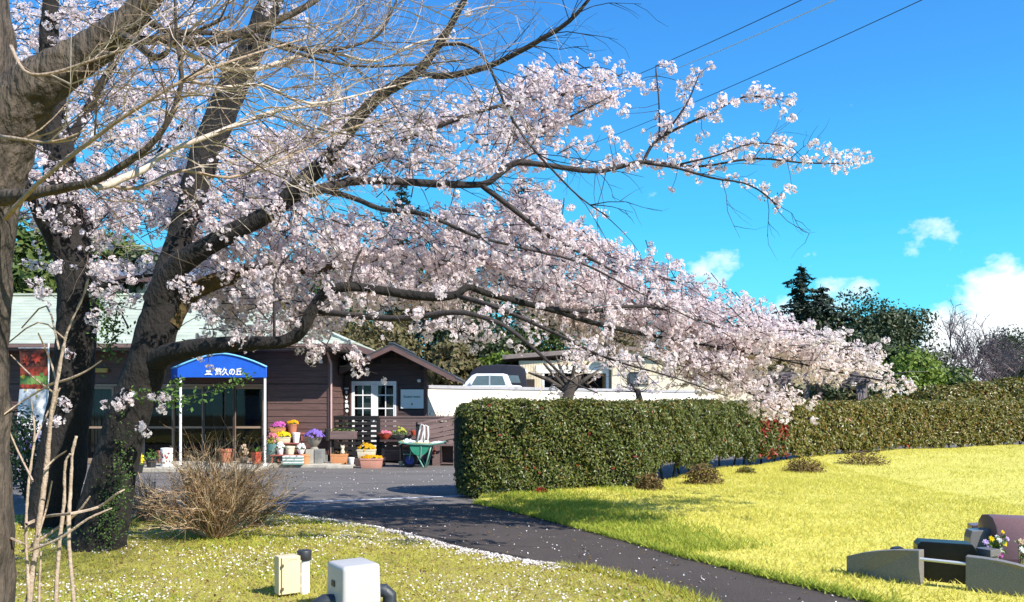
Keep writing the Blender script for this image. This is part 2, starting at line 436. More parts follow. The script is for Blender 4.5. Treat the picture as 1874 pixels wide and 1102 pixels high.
def relief(x, y, a): return a * (np.sin(x * 1.7 + y * 0.6) * 0.5 + np.sin(x * 0.9 - y * 1.9 + 1.3) * 0.35 + np.sin(x * 3.1 + y * 2.7) * 0.15)
def edge_dist(poly_line, X, Y):
    d = np.full(X.shape, 1e9)
    for (x0, y0), (x1, y1) in zip(poly_line[:-1], poly_line[1:]):
        dx, dy = x1 - x0, y1 - y0; t = np.clip(((X - x0) * dx + (Y - y0) * dy) / (dx * dx + dy * dy), 0, 1)
        d = np.minimum(d, np.hypot(X - x0 - t * dx, Y - y0 - t * dy))
    return d
# left lawn: raised 6 cm above the path, with an earthen edge
lawn_poly = [(-16, -2), (-16, 10.9), (-9.5, 11.15), (-5.5, 11.35), (-3.6, 11.45)] + [(x - 0.06, y - 0.02) for x, y in PL] + [(2.3, -2)]
lawn_edge = [(-9.5, 11.15), (-5.5, 11.35), (-3.6, 11.45)] + [(x - 0.06, y - 0.02) for x, y in PL]
def lawn_z(x, y):
    x, y = np.asarray(x, float), np.asarray(y, float)
    return 0.055 + relief(x, y, 0.022) * np.clip(edge_dist(lawn_edge, x, y) / 0.6, 0, 1) + 0.02 * np.clip((9 - y) / 4, 0, 1)
bank_edge = [(-0.5, 13.35)] + PR
HL = [(-0.62, 14.05), (0.4, 14.35), (1.9, 14.95), (3.1, 16.5), (4.3, 18.3), (7.0, 20.9), (11.0, 24.1), (18.5, 28.2), (27, 32)]
bank_poly = PR + [(14, 3.4), (40, 14), (40, 31), (27, 31.6), (18.5, 27.8), (11.0, 23.7), (7.0, 20.5), (4.3, 17.9), (3.1, 16.1), (1.9, 14.55), (0.4, 13.95), (-0.5, 13.6)]
def bank_z(x, y):
    x, y = np.asarray(x, float), np.asarray(y, float)
    e = np.clip(edge_dist(PR, x, y) / 2.5, 0, 1)
    g_ = np.clip((y - 8.6) / 2.5, 0, 1)                                # the bank swells towards the hedge and lies low at the graves
    up = .13 * np.clip((y - 16) / 6, 0, 1) * np.clip((x - 4) / 4, 0, 1)
    return 0.012 + (0.05 * np.clip(e * 6, 0, 1) + 0.05 * e) * (.25 + .75 * g_) + up + relief(x * .8, y * .8, 0.035) * e * (.3 + .7 * g_)
def terrain(name, poly, zf, step, m, label):
    P = np.array(poly); lo, hi = P.min(0), P.max(0)
    import bmesh
    bm = bmesh.new()
    f = bm.faces.new([bm.verts.new((x, y, 0)) for x, y in poly])
    for ax, (l0, h0) in enumerate(zip(lo, hi)):
        c = l0 + step
        while c < h0:
            no = (1, 0, 0) if ax == 0 else (0, 1, 0); co = (c, 0, 0) if ax == 0 else (0, c, 0)
            bmesh.ops.bisect_plane(bm, geom=bm.verts[:] + bm.edges[:] + bm.faces[:], plane_co=co, plane_no=no); c += step
    V = np.array([v.co[:] for v in bm.verts]); z = zf(V[:, 0], V[:, 1])
    for v, zz in zip(bm.verts, z): v.co.z = zz
    bd = [e for e in bm.edges if e.is_boundary]
    r = bmesh.ops.extrude_edge_only(bm, edges=bd)
    for v in [x for x in r['geom'] if isinstance(x, bmesh.types.BMVert)]: v.co.z = -0.02
    bmesh.ops.recalc_face_normals(bm, faces=bm.faces)
    me = bpy.data.meshes.new(name); bm.to_mesh(me); bm.free(); me.materials.append(m)
    o = bpy.data.objects.new(name, me); link(o); return tag(o, label, kind='structure')
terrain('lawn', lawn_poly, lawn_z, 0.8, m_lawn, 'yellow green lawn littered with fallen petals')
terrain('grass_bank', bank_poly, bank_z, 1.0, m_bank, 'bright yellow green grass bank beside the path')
# dark soil strip along the lawn edge
b = MB(); ws = []
for jj, ((x0, y0), (x1, y1)) in enumerate(zip(PL[:8], PL[1:9])):
    w0, w1 = (.34 * math.sin(math.pi * min(1, (j + .25) / 8.2)) + random.uniform(-.03, .03) for j in (jj, jj + 1)); w1 = w1; ws.append((w0, w1)); w0 = ws[-2][1] if jj else w0; ws[-1] = (w0, w1)
    b.add([(x0 - .05, y0, .010), (x0 + w0 * .75, y0 + w0 * .66, .0075), (x1 + w1 * .75, y1 + w1 * .66, .0075), (x1 - .05, y1, .010)], [(0, 1, 2, 3)])
tag(b.build('soil_strip', m_soil), 'strip of dark soil between the lawn and the path', kind='structure')

# upper car lot behind the white wall, with the hill rising behind everything
b = MB()
b.poly([(-34, 28.3, 1.5), (-2.9, 28.3, 1.5), (16, 47.8, 1.5), (16, 62, 1.5), (-34, 62, 1.5)])
b.poly([(-2.9, 28.3, 1.5), (-2.9, 28.3, 0), (16, 47.8, 0), (16, 47.8, 1.5)])
tag(b.build('upper_lot', m_concrete_dark), 'raised paved lot behind the cream boundary wall', kind='structure')
def hill():
    nx, ny = 60, 26; V, F = [], []
    for j in range(ny):
        for i in range(nx):
            x = -160 + 320 * i / (nx - 1); y = 52 + 190 * j / (ny - 1)
            h = 9.0 * (1 - math.exp(-max(0, y - 56 - 8 * (x > 12)) / 60)) * (0.85 + 0.15 * math.sin(x * .05 + 1) + .08 * math.sin(x * .13 + y * .07))
            if x > 10: h *= max(0.35, 1 - (x - 10) / 90)
            V.append((x, y, -0.2 + h + (1.4 if x < 14 and y < 62 else 0)))
    for j in range(ny - 1):
        for i in range(nx - 1):
            a = j * nx + i; F.append((a, a + 1, a + nx + 1, a + nx))
    tag(MB().add(V, F).build('hill', m_earth, smooth=True), 'scrubby wooded hillside rising behind the buildings', kind='structure')
hill()

# ================================================================== CREAM BOUNDARY WALL
wa, wb = Vector((-2.93, 28.0, 0)), Vector((15.6, 47.2, 0))
t = thing('boundary_wall', 'long cream plaster wall with grey coping behind the hedge', 'wall', wa)
d = (wb - wa).normalized(); nseg = 5
for k in range(nseg):
    p, q = wa.lerp(wb, k / nseg), wa.lerp(wb, (k + 1) / nseg) - d * 0.012
    b = MB(); b.bar(p + Vector((0, 0, 1.04)), q + Vector((0, 0, 1.04)), 0.18, 2.08); b.build('wall_panel', m_white_wall, t)
    b = MB(); b.bar(p + Vector((0, 0, 2.14)), q + Vector((0, 0, 2.14)), 0.26, 0.115); b.build('coping', m_coping, t, bevel=0.01)
# ================================================================== MAIN WOODEN BUILDING
YW = 21.3
H = thing('wooden_building', 'long brown boarded building with pale green metal roof and glazed doors', 'building', (-10, YW, 0))
def planks(parent, x0, x1, z0, z1, y, m, pitch=0.165, breaks=(), clip=None, name='plank'):
    z = z0; k = 0
    while z < z1 - 0.03:
        zt = min(z + pitch - 0.007, z1)
        xs = [x0] + [bx + (0.45 if k % 2 else 0) for bx in breaks if x0 + .5 < bx < x1 - .6] + [x1]
        for xa, xb in zip(xs[:-1], xs[1:]):
            lo, hi = (xa, xb - 0.004)
            if clip:
                c0, c1 = clip(zt); lo, hi = max(lo, c0), min(hi, c1)
                if hi - lo < 0.05: continue
            b = MB(); V = [(lo, y - 0.026, z), (hi, y - 0.026, z), (hi, y, z), (lo, y, z), (lo, y - 0.014, zt), (hi, y - 0.014, zt), (hi, y, zt), (lo, y, zt)]
            b.add(V, [(0, 1, 5, 4), (1, 2, 6, 5), (3, 0, 4, 7), (4, 5, 6, 7), (3, 2, 1, 0)]); b.build(name, m, parent)
        z += pitch; k += 1
XL, XO0, XO1, XR = -16.0, -11.2, -6.40, -4.745
b = MB()
b.box(XL, XR, YW, YW + .12, 2.09, 3.0); b.box(XL, XO0, YW, YW + .12, 0, 2.085); b.box(XO1, XR, YW, YW + .12, 0, 2.085)
b.box(XR - .12, XR, YW + .123, 27.5, 0, 3.0); b.box(XL, XL + .12, YW + .123, 27.5, 0, 3.0); b.box(XL + .123, XR - .123, 27.4, 27.5, 0, 3.0)
wall = b.build('wall', m_wood_dark, H)
planks(wall, XL, XR, 2.10, 3.0, YW - .001, m_wood_wall, breaks=(-13.1, -10.2, -7.3))
planks(wall, XO1 + .06, XR, 0.26, 2.08, YW - .001, m_wood_wall)
planks(wall, XL, XO0 - .06, 0.26, 2.08, YW - .001, m_wood_wall, breaks=(-13.1,))
z = .26                                                              # right-hand side wall boards
while z < 2.95:
    b = MB(); b.add([(XR + .026, YW + .02, z), (XR + .026, 26.9, z), (XR, 26.9, z), (XR, YW + .02, z), (XR + .014, YW + .02, z + .158), (XR + .014, 26.9, z + .158), (XR, 26.9, z + .158), (XR, YW + .02, z + .158)],
          [(0, 1, 5, 4), (1, 2, 6, 5), (3, 0, 4, 7), (4, 5, 6, 7)]); b.build('plank', m_wood_wall, wall); z += .165
for xa, xb in ((XO1 + .03, XR + .03), (XL, XO0 - .03)): MB().box(xa, xb, YW - .05, YW - .002, 0, .25).build('foundation', m_concrete_dark, H)
# corner board and downpipe
MB().box(XR - .03, XR + .028, YW - .05, YW - .028, .02, 2.98).build('corner_board', m_fascia, H)
b = MB(); b.tube([(XR + .06, YW - .07, .05), (XR + .06, YW - .07, 2.6), (XR + .02, YW - .35, 2.9)], .028, 8); b.build('downpipe', mat('pinkish_downpipe', (.50, .32, .28), .5, .1), H, smooth='auto')
# interior behind the glass
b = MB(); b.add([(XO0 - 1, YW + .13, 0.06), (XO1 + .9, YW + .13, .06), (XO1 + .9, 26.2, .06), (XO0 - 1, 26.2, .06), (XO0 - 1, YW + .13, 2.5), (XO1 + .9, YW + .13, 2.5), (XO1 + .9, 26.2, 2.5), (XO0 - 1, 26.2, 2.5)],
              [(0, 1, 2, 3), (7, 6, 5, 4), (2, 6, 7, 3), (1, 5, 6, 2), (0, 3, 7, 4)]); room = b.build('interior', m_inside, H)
b = MB(); b.box(-8.1, -7.2, 23.4, 24.0, .07, .95); b.box(-10.6, -9.4, 24.3, 24.9, .07, .85); b.box(-9.2, -8.3, 25.2, 25.5, .07, 1.8); b.box(-7.0, -6.5, 24.4, 24.8, .07, 1.3); b.build('counter', m_furniture, room)
b = MB()
for k in range(9): b.box(-11.1 + k * .09, -11.04 + k * .09, 21.62 + .03 * (k % 2), 21.66 + .03 * (k % 2), .3, 1.95)
b.build('curtain', mat('grey_curtain', (.25, .26, .27), .9, .15), room)
# glazed sliding doors: six leaves on two tracks under one frame
b = MB(); b.box(XO0, XO1, YW - .045, YW + .10, 2.02, 2.083); b.box(XO0, XO1, YW - .045, YW + .10, 0.02, .075); b.box(XO0, XO0 + .06, YW - .045, YW + .10, .078, 2.018); b.box(XO1 - .06, XO1, YW - .045, YW + .10, .078, 2.018)
fr = b.build('door_frame', m_alu, H)
edges = [-11.14, -10.36, -9.58, -8.80, -8.02, -7.22, -6.46]
for k in range(6):
    x0, x1 = edges[k] - (.02 if k % 2 else 0), edges[k + 1] + (.02 if k % 2 == 0 else 0)
    y0 = YW - .03 + (.055 if k % 2 else 0); y1 = y0 + .04
    b = MB(); w = .05; mm = m_alu if k not in (4,) else m_alu
    b.box(x0, x0 + w, y0, y1, .08, 2.015); b.box(x1 - w, x1, y0, y1, .08, 2.015); b.box(x0 + w, x1 - w, y0, y1, 1.955, 2.015); b.box(x0 + w, x1 - w, y0, y1, .08, .16); b.box(x0 + w, x1 - w, y0, y1, .93, .985)
    dr = b.build('sliding_door', m_alu_dark if k == 4 else m_alu, H)
    for z0, z1 in ((.16, .93), (.985, 1.955)):
        MB().box(x0 + w, x1 - w, y0 + .017, y0 + .023, z0, z1).build('pane', m_glass, dr)
    MB().box(x1 - .036, x1 - .018, y0 - .012, y0 - .001, .95, 1.15).build('handle', m_alu_dark, dr)
# roof
EY, EZ, RY, RZ, XE, XRI = 20.45, 3.06, 24.6, 4.80, -3.95, -8.0
b = MB(); lo = .14
Vr = [(XL - .5, EY, EZ), (XE, EY, EZ), (XRI, RY, RZ), (XL - .5, RY, RZ), (XE, 2 * RY - EY, EZ), (XL - .5, 2 * RY - EY, EZ)]
b.add([(x, y, z - .03) for x, y, z in Vr], [(0, 1, 2, 3), (1, 4, 2), (4, 5, 3, 2), (5, 0, 3)])
b.add([(x, y, EZ - lo) for x, y, z in (Vr[0], Vr[1], Vr[4], Vr[5])], [(3, 2, 1, 0)])
roof = b.build('roof', m_roof_dark, H)
nr = 15
def rp(t, right, extra=0.0):                                        # a point up the front slope; the right edge follows the hip
    y = EY + (RY - EY) * t; z = EZ + (RZ - EZ) * t + extra
    return ((XE + (XRI - XE) * t) if right else XL - .5, y, z)
for k in range(nr):                                                 # overlapping metal courses
    t0, t1 = k / nr, (k + 1.12) / nr
    t1 = min(t1, 1)
    P0, P1, P2, P3 = rp(t0, 0, .028), rp(t0, 1, .028), rp(t1, 1, .004), rp(t1, 0, .004)
    Q0, Q1 = rp(t0, 0, -.006), rp(t0, 1, -.006)
    b = MB(); b.add([P0, P1, P2, P3, Q0, Q1], [(0, 1, 2, 3), (4, 5, 1, 0)]); b.build('roof_course', m_roof_green, roof)
for k in range(nr):
    t0, t1 = k / nr, min((k + 1.12) / nr, 1)
    def hp(t, back, e):
        y = EY + (RY - EY) * t
        return (XE + (XRI - XE) * t, (2 * RY - y) if back else y, EZ + (RZ - EZ) * t + e)
    b = MB(); b.add([hp(t0, 0, .028), hp(t0, 1, .028), hp(t1, 1, .004), hp(t1, 0, .004), hp(t0, 0, -.006), hp(t0, 1, -.006)], [(0, 1, 2, 3), (4, 5, 1, 0)]); b.build('roof_course', m_roof_green, roof)
b = MB(); b.bar((XE, EY, EZ + .03), (XRI, RY, RZ + .03), .16, .05); b.bar((XL - .5, RY, RZ + .04), (XRI, RY, RZ + .04), .2, .06); b.build('ridge_cap', m_roof_green, roof)
b = MB(); b.box(XL - .5, XE + .012, EY - .025, EY - .003, EZ - .155, EZ + .012); b.box(XE + .002, XE + .025, EY, 2 * RY - EY, EZ - .155, EZ + .012); b.build('fascia', m_fascia, roof)
b = MB(); b.box(XL - .5, XE - .3, EY - .12, EY - .028, EZ - .10, EZ - .02); b.build('gutter', mat('brown_gutter', (.17, .105, .09), .4, .1), roof, bevel=.02)
b = MB(); b.box(XL - .45, XE - .02, EY + .01, YW - .03, EZ - .158, EZ - .142); b.build('soffit', m_wood_dark, roof)
# small lamp by the right corner, signboard on the wall
MB().lathe([(0, .0), (.05, .0), (.06, .04), (.03, .09)], (-4.95, YW - .09, 2.62), 10).build('wall_lamp', m_white, H)
o = MB().box((150 - CU) / FPX * 21.2, (197 - CU) / FPX * 21.2, 21.16, 21.24, 2.38, 2.49).build('signboard', mat('ochre_signboard', (.46, .30, .07), .6, .15), None, loc=(-10.8, 21.2, 2.38), bevel=.008)
tag(o, 'ochre yellow strip board fixed to the dark wall above the glazed doors', 'sign')
# entrance apron
b = MB(); b.box(-8.85, -5.9, 18.9, 21.2, -.01, .09, rz=0); o = b.build('entrance_step', m_concrete, None, loc=(-7.4, 20, 0), bevel=.015)
tag(o, 'pale concrete step in front of the canopied entrance', 'step')
b = MB(); b.box(-5.88, -4.3, 20.2, 21.2, -.01, .07); o = b.build('paving_edge', m_concrete, None, loc=(-5, 20.7, 0), bevel=.012); tag(o, 'low concrete strip under the flower pots beside the entrance', 'kerb')

# ================================================================== BLUE ENTRANCE CANOPY
YC = 19.75
C0, C1 = (-8.06, -5.92)
CN = thing('entrance_canopy', 'blue arched canvas canopy on white posts over the entrance', 'canopy', (-7, YC, 0))
def arch(n=14):
    pts = []
    for i in range(n + 1):
        s = i / n; x = C0 + (C1 - C0) * s
        z = 2.46 + 0.315 * (1 - abs(2 * s - 1) ** 1.6) - (.03 if .44 < s < .56 else 0) * 0
        pts.append((x, z))
    return pts
A = arch(); SK = Vector((-0.78, 1.5, 0))                            # the canopy runs back askew to the wall
b = MB()
n = len(A)
b.add([(x, YC, z) for x, z in A] + [(x, YC, 2.21) for x, z in A], [(n + i, n + i + 1, i + 1, i) for i in range(n - 1)])
b.add([(x, YC, z) for x, z in A] + [(x + SK.x, YC + SK.y, z + .02) for x, z in A], [(i, i + 1, n + i + 1, n + i) for i in range(n - 1)])
for x in (C0, C1): b.add([(x, YC, 2.21), (x, YC, 2.46), (x + SK.x, YC + SK.y, 2.48), (x + SK.x, YC + SK.y, 2.21)], [(0, 1, 2, 3)])
can = b.build('canvas', m_blue, CN)
sd = can.modifiers.new('thickness', 'SOLIDIFY'); sd.thickness = .012
b = MB(); b.tube([(x, YC - .012, z + .008) for x, z in A], .022, 6); b.tube([(C1, YC, 2.47), (C1 + SK.x, YC + SK.y, 2.49)], .022, 6); b.tube([(C0, YC, 2.47), (C0 + SK.x, YC + SK.y, 2.49)], .022, 6)
b.tube([(x + SK.x * .33, YC + SK.y * .33, z + .02) for x, z in A], .018, 6)
b.build('piping', m_blue_edge, can, smooth=True)
for x, y in ((C0 + .05, YC + .05), (C1 - .05, YC + .05)):
    b = MB(); b.tube([(x, y, .02), (x, y, 2.3)], .031, 10); p = b.build('post', m_white, CN, smooth='auto')
    b = MB(); b.lathe([(.055, 0), (.055, .015), (.034, .03)], (x, y, .09 if y > 18.9 and x > -8.84 else .0), 10); b.build('base_plate', m_white, p)
b = MB(); b.tube([(C0 + .05, YC + .05, 2.24), (C1 - .05, YC + .05, 2.24)], .02, 8); b.tube([(C0 + .05, YC + .05, 2.26), (C0 + SK.x + .06, YC + SK.y - .06, 2.26)], .02, 8); b.tube([(C1 - .05, YC + .05, 2.26), (C1 + SK.x - .05, YC + SK.y - .06, 2.26)], .02, 8); b.build('rail', m_white, CN)
def text_obj(name, s, size, m, parent, loc, rot=(R(90), 0, 0), extrude=.004, offset=0.0, width=None):
    cu = bpy.data.curves.new(name, 'FONT'); cu.body = s; cu.size = size; cu.extrude = extrude; cu.offset = offset; cu.align_x = 'CENTER'; cu.resolution_u = 3
    tmp = bpy.data.objects.new('tmp', cu); COL.objects.link(tmp)
    bpy.context.view_layer.update()
    dg = bpy.context.evaluated_depsgraph_get()
    me = bpy.data.meshes.new_from_object(tmp.evaluated_get(dg))
    bpy.data.objects.remove(tmp); bpy.data.curves.remove(cu)
    me.materials.clear(); me.materials.append(m); me.name = name
    me.transform(Matrix.Rotation(rot[0], 4, 'X'))
    if width:
        xs = [v.co.x for v in me.vertices]; k = width / (max(xs) - min(xs)); c = (max(xs) + min(xs)) / 2
        me.transform(Matrix.Diagonal((k, 1, 1, 1)) @ Matrix.Translation((-c, 0, 0)))
    o = bpy.data.objects.new(name, me); link(o, parent, loc)
    if parent is not None: o.location = Vector(loc) - ORG[parent.name]
    return o
text_obj('lettering', '悠久の丘', .19, m_white, can, ((418.5 - CU) / FPX * YC, YC - .012, 2.275), offset=.006, width=.66)
b = MB(); cx = (382 - CU) / FPX * YC; cz = 2.33
for k in range(-9, 9):                                              # emblem: three leaf crowns over a hill line
    a0, a1 = R(90 - k * 3.6), R(90 - (k + 1) * 3.6)
    w0, w1 = .010 + .016 * (1 - abs(k) / 9), .010 + .016 * (1 - abs(k + 1) / 9)
    p = lambda a, r: (cx + math.cos(a) * r, YC - .016, cz - .205 + math.sin(a) * r)
    b.add([p(a0, .17 - w0), p(a1, .17 - w1), p(a1, .17 + w1), p(a0, .17 + w0)], [(0, 1, 2, 3)])
for dx in (-.036, 0, .036):
    b.lathe([(.0, 0), (.023, .0)], (0, 0, 0), 10, cap=False)
    for i in range(-20, 0): b.V[i] = (cx + dx + b.V[i][0] * 1.0, YC - .017, cz + .025 + b.V[i][1] * 1.3)
b.build('emblem', m_white, can)

# ================================================================== GUEST ROOM CABIN
YG = 23.0
GC = thing('guest_cabin', 'dark brown gabled cabin with white french doors beside the main building', 'cabin', (-3.5, YG, 0))
GX0, GX1, GAX, GAZ = -4.70, -2.41, -3.27, 3.16
sl_l, sl_r = 0.46, 0.505
def gz(x): return GAZ - .12 - (sl_l * (GAX - x) if x < GAX else sl_r * (x - GAX))
b = MB()
b.prism([(GX0, YG, 0), (GX1, YG, 0), (GX1, YG, gz(GX1)), (GAX, YG, gz(GAX)), (GX0, YG, gz(GX0))], (-.55, 4.2, 0))
cw = b.build('wall', m_black_wood, GC)
DX0, DX1, DZ0, DZ1 = -4.44, -3.29, .32, 2.16
clipf = lambda z: (GAX - (GAZ - .12 - z) / sl_l, GAX + (GAZ - .12 - z) / sl_r)
planks(cw, GX0, DX0 - .05, .3, DZ1 + .04, YG - .001, m_wood_dark, clip=clipf)
planks(cw, DX1 + .05, GX1, .3, DZ1 + .04, YG - .001, m_wood_dark, clip=clipf)
planks(cw, GX0, GX1, DZ1 + .045, 3.05, YG - .001, m_wood_dark, clip=clipf)
for xa, xb, za, zb in ((GX1 - .06, GX1 + .03, .05, gz(GX1) - .02), (DX1 + .052, DX1 + .10, .3, 2.2), (DX0 - .10, DX0 - .052, .3, 2.2)): MB().box(xa, xb, YG - .06, YG - .028, za, zb).build('trim_board', m_wood_wall, GC)
b = MB(); b.box(DX0 - .05, DX1 + .05, YG - .06, YG - .002, DZ1 - .04, DZ1 + .04); b.box(DX0 - .05, DX0, YG - .06, YG - .002, DZ0, DZ1 - .043); b.box(DX1, DX1 + .05, YG - .06, YG - .002, DZ0, DZ1 - .043); b.build('door_frame', m_white, GC)
mid = (DX0 + DX1) / 2 + .02
for x0, x1, wl, wr in ((DX0 + .002, mid - .002, .03, .10), (mid + .002, DX1 - .002, .09, .035)):
    y0, y1 = YG - .05, YG - .01
    b = MB(); xm = (x0 + wl + x1 - wr) / 2
    b.box(x0, x0 + wl, y0, y1, DZ0, DZ1 - .045); b.box(x1 - wr, x1, y0, y1, DZ0, DZ1 - .045)
    zs = [.36, .78, 1.05, 1.44, 1.81, DZ1 - .05]
    b.box(x0 + wl, x1 - wr, y0, y1, DZ0, .36); b.box(x0 + wl, x1 - wr, y0, y1, DZ1 - .08, DZ1 - .045)
    for z in zs[1:5]: b.box(x0 + wl, x1 - wr, y0 + .004, y1 - .004, z - .016, z + .016)
    b.box(xm - .014, xm + .014, y0 + .006, y1 - .006, .36, DZ1 - .08)
    dr = b.build('french_door', m_white, GC)
    for xa, xb in ((x0 + wl, xm - .014), (xm + .014, x1 - wr)):
        for za, zb in zip(zs[:-1], zs[1:]): MB().box(xa, xb, YG - .034, YG - .028, za + .016, min(zb - .016, DZ1 - .08)).build('pane', m_glass, dr)
    MB().box(x1 - .06 if wr > .05 else x0 + .03, x1 - .03 if wr > .05 else x0 + .06, y0 - .03, y0 - .001, 1.10, 1.22).build('handle', m_alu_dark, dr)
b = MB(); b.box(-4.16, -3.97, YG - .026, YG - .02, 1.36, 1.60); b.box(-4.10, -3.86, YG - .026, YG - .02, 1.72, 1.92); b.box(-3.5, -3.36, YG - .026, YG - .02, 1.1, 2.0); b.build('paper_notice', mat('pale_notice', (.62, .58, .5), .8, .1), GC)
# roof
YR0, YR1 = 22.25, 27.4
rf = MB()
xl, xr = -4.69, -1.56
def slab(b, x0, z0, x1, z1, y0, y1, th):
    b.prism([(x0, y0, z0), (x1, y0, z1), (x1, y0, z1 - th), (x0, y0, z0 - th)], (0, y1 - y0, 0))
slab(rf, xl, GAZ - sl_l * (GAX - xl), GAX - .001, GAZ, YR0, YR1, .10); slab(rf, GAX + .001, GAZ, xr, GAZ - sl_r * (xr - GAX), YR0, YR1, .10)
rfo = rf.build('roof', m_wood_dark, GC)
for side in (0, 1):                                                # charcoal roof strips running up each slope
    ns = 20
    for k in range(ns):
        y0 = YR0 - .03 + (YR1 - YR0) * k / ns; y1 = y0 + (YR1 - YR0) / ns - .02
        b = MB()
        if side == 0: b.prism([(xl, y0, GAZ - sl_l * (GAX - xl) + .045), (GAX, y0, GAZ + .045), (GAX, y0, GAZ + .003), (xl, y0, GAZ - sl_l * (GAX - xl) + .003)], (0, y1 - y0, 0))
        else: b.prism([(GAX, y0, GAZ + .045), (xr + .03, y0, GAZ - sl_r * (xr + .03 - GAX) + .045), (xr + .03, y0, GAZ - sl_r * (xr + .03 - GAX) + .003), (GAX, y0, GAZ + .003)], (0, y1 - y0, 0))
        b.build('roof_strip', m_roof_dark, rfo)
b = MB(); b.bar((GAX, YR0 - .05, GAZ + .06), (GAX, YR1, GAZ + .06), .14, .04); b.build('ridge_cap', m_roof_dark, rfo)
b = MB(); b.prism([(xl, YR0 - .03, GAZ - sl_l * (GAX - xl) - .005), (GAX, YR0 - .03, GAZ - .005), (GAX, YR0 - .03, GAZ - .135), (xl, YR0 - .03, GAZ - sl_l * (GAX - xl) - .135)], (0, .028, 0)); b.build('rake_board', m_fascia, rfo)
b = MB(); b.prism([(GAX, YR0 - .03, GAZ - .005), (xr, YR0 - .03, GAZ - sl_r * (xr - GAX) - .005), (xr, YR0 - .03, GAZ - sl_r * (xr - GAX) - .135), (GAX, YR0 - .03, GAZ - .135)], (0, .028, 0)); b.build('rake_board', m_fascia, rfo)
# lamp on the cabin wall
b = MB(); b.lathe([(0, 0), (.045, 0), (.06, .05), (.035, .09)], ((767 - CU) / FPX * 22.9, 22.9, 2.17), 10); b.build('wall_lamp', m_white, GC)
# Guest room sign
sx0, sx1, sz0, sz1 = -3.115, -2.475, 1.435, 1.97
t = thing('guest_room_sign', 'white square sign with green lettering on the cabin wall', 'sign', (-2.8, YG - .05, 1.43))
MB().box(sx0, sx1, YG - .075, YG - .03, sz0, sz1).build('board', mat('white_signboard', (.72, .75, .74), .35, .03), t, bevel=.008)
b = MB(); b.box(sx0 - .022, sx1 + .022, YG - .05, YG - .028, sz0 - .022, sz1 + .022); b.build('frame', m_black_wood, t)
text_obj('lettering', 'Guest room', .105, mat('green_print', (.012, .16, .085), .5, .1), t, (-2.80, YG - .079, 1.735), extrude=.002, offset=.0015, width=.47)
b = MB(); b.lathe([(0, 0), (.022, .0)], (0, 0, 0), 8, cap=False); b.V = [(-2.80 + x, YG - .0775, 1.57 + y * 1.4) for x, y, z in b.V]; b.add([(-2.835, YG - .0776, 1.535), (-2.765, YG - .0776, 1.535), (-2.765, YG - .0776, 1.55), (-2.835, YG - .0776, 1.55)], [(0, 1, 2, 3)]); b.build('emblem', mat('ochre_print', (.35, .27, .06), .5, .1), t)
# vertical white letters
t = thing('vertical_letters', 'column of small white letters fixed to the cabin wall left of the french doors', 'lettering', at(634, 757, YG - .04))
def flat_shape(u, v, pts, name='letter'):
    c = at(u, v, YG - .045); k = YG / FPX
    b = MB(); b.prism([(c.x + x * k, c.y, c.z + z * k) for x, z in pts], (0, .015, 0)); b.build(name, m_white, t)
circ = lambda rx, rz, n=10: [(rx * math.cos(2 * math.pi * i / n), rz * math.sin(2 * math.pi * i / n)) for i in range(n)]
flat_shape(634, 711, [(-4, -1.2), (4, -1.2), (4, 1.2), (-4, 1.2)])
flat_shape(634, 718, circ(2, 3))
flat_shape(633.5, 726, [(-3, 3), (-2, 3), (.5, -1), (3, 2.5), (1, -4), (-.5, -3)])
flat_shape(634, 735, circ(2.8, 2.8))
flat_shape(635, 743, [(-3.5, 4), (1, 4), (2, 2), (1, .5), (4, 1.5), (2.5, -1), (3.5, -4), (.5, -2.2), (-3.5, -4)])
flat_shape(635, 752, circ(2.6, 3))

# ================================================================== DECK FENCES
YF = 21.75
t = thing('lattice_screen', 'black timber lattice screen in front of the cabin doors', 'fence', (-4.1, YF, 0))  # slats, posts and rail of this screen are all plain black
lx0, lx1, lzt = (606 - CU) / FPX * YF, (692 - CU) / FPX * YF, 1.2
z = 0.08
while z < lzt - .02:
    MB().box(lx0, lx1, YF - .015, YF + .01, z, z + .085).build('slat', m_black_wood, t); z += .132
for k in range(6):
    x = lx0 + (lx1 - lx0) * k / 5
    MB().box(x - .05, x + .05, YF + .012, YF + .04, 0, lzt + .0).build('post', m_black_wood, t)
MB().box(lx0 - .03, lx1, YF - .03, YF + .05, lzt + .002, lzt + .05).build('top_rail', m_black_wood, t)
t = thing('slat_fence', 'brown horizontal slat fence in front of the cabin sign', 'fence', (-2.9, YF, 0))
fx0, fx1 = lx1 + .01, (842 - CU) / FPX * (YF + .2)
z = .06
while z < 1.16:
    MB().box(fx0, fx1, YF + .08, YF + .10, z, z + .118).build('slat', m_fence, t); z += .132
for x in (fx0 + .04, fx0 + .85, fx0 + 1.6, fx1 - .05): MB().box(x - .04, x + .04, YF + .102, YF + .17, 0, 1.2).build('post', m_fence, t)
MB().box(fx0, fx1, YF + .06, YF + .15, 1.203, 1.24).build('top_rail', m_fence, t)
t = thing('ramp_railing', 'brown slatted railing rising along the ramp behind the wheelbarrow', 'railing', (-2.3, 21.3, 0))
ra, rb = Vector(((764 - CU) / FPX * 21.2, 21.2, 0)), Vector(((850 - CU) / FPX * 21.5, 21.5, 0))
for k in range(7):
    z0, z1 = .18 + k * .122, .30 + k * .125 + .12
    MB().bar(ra + Vector((.05, 0, z0)), rb + Vector((0, 0, z0 + .22)), .02, .10).build('slat', m_fence, t)
MB().bar(ra + Vector((0, 0, 1.06)), rb + Vector((0, 0, 1.28)), .09, .045).build('top_rail', m_fence, t)
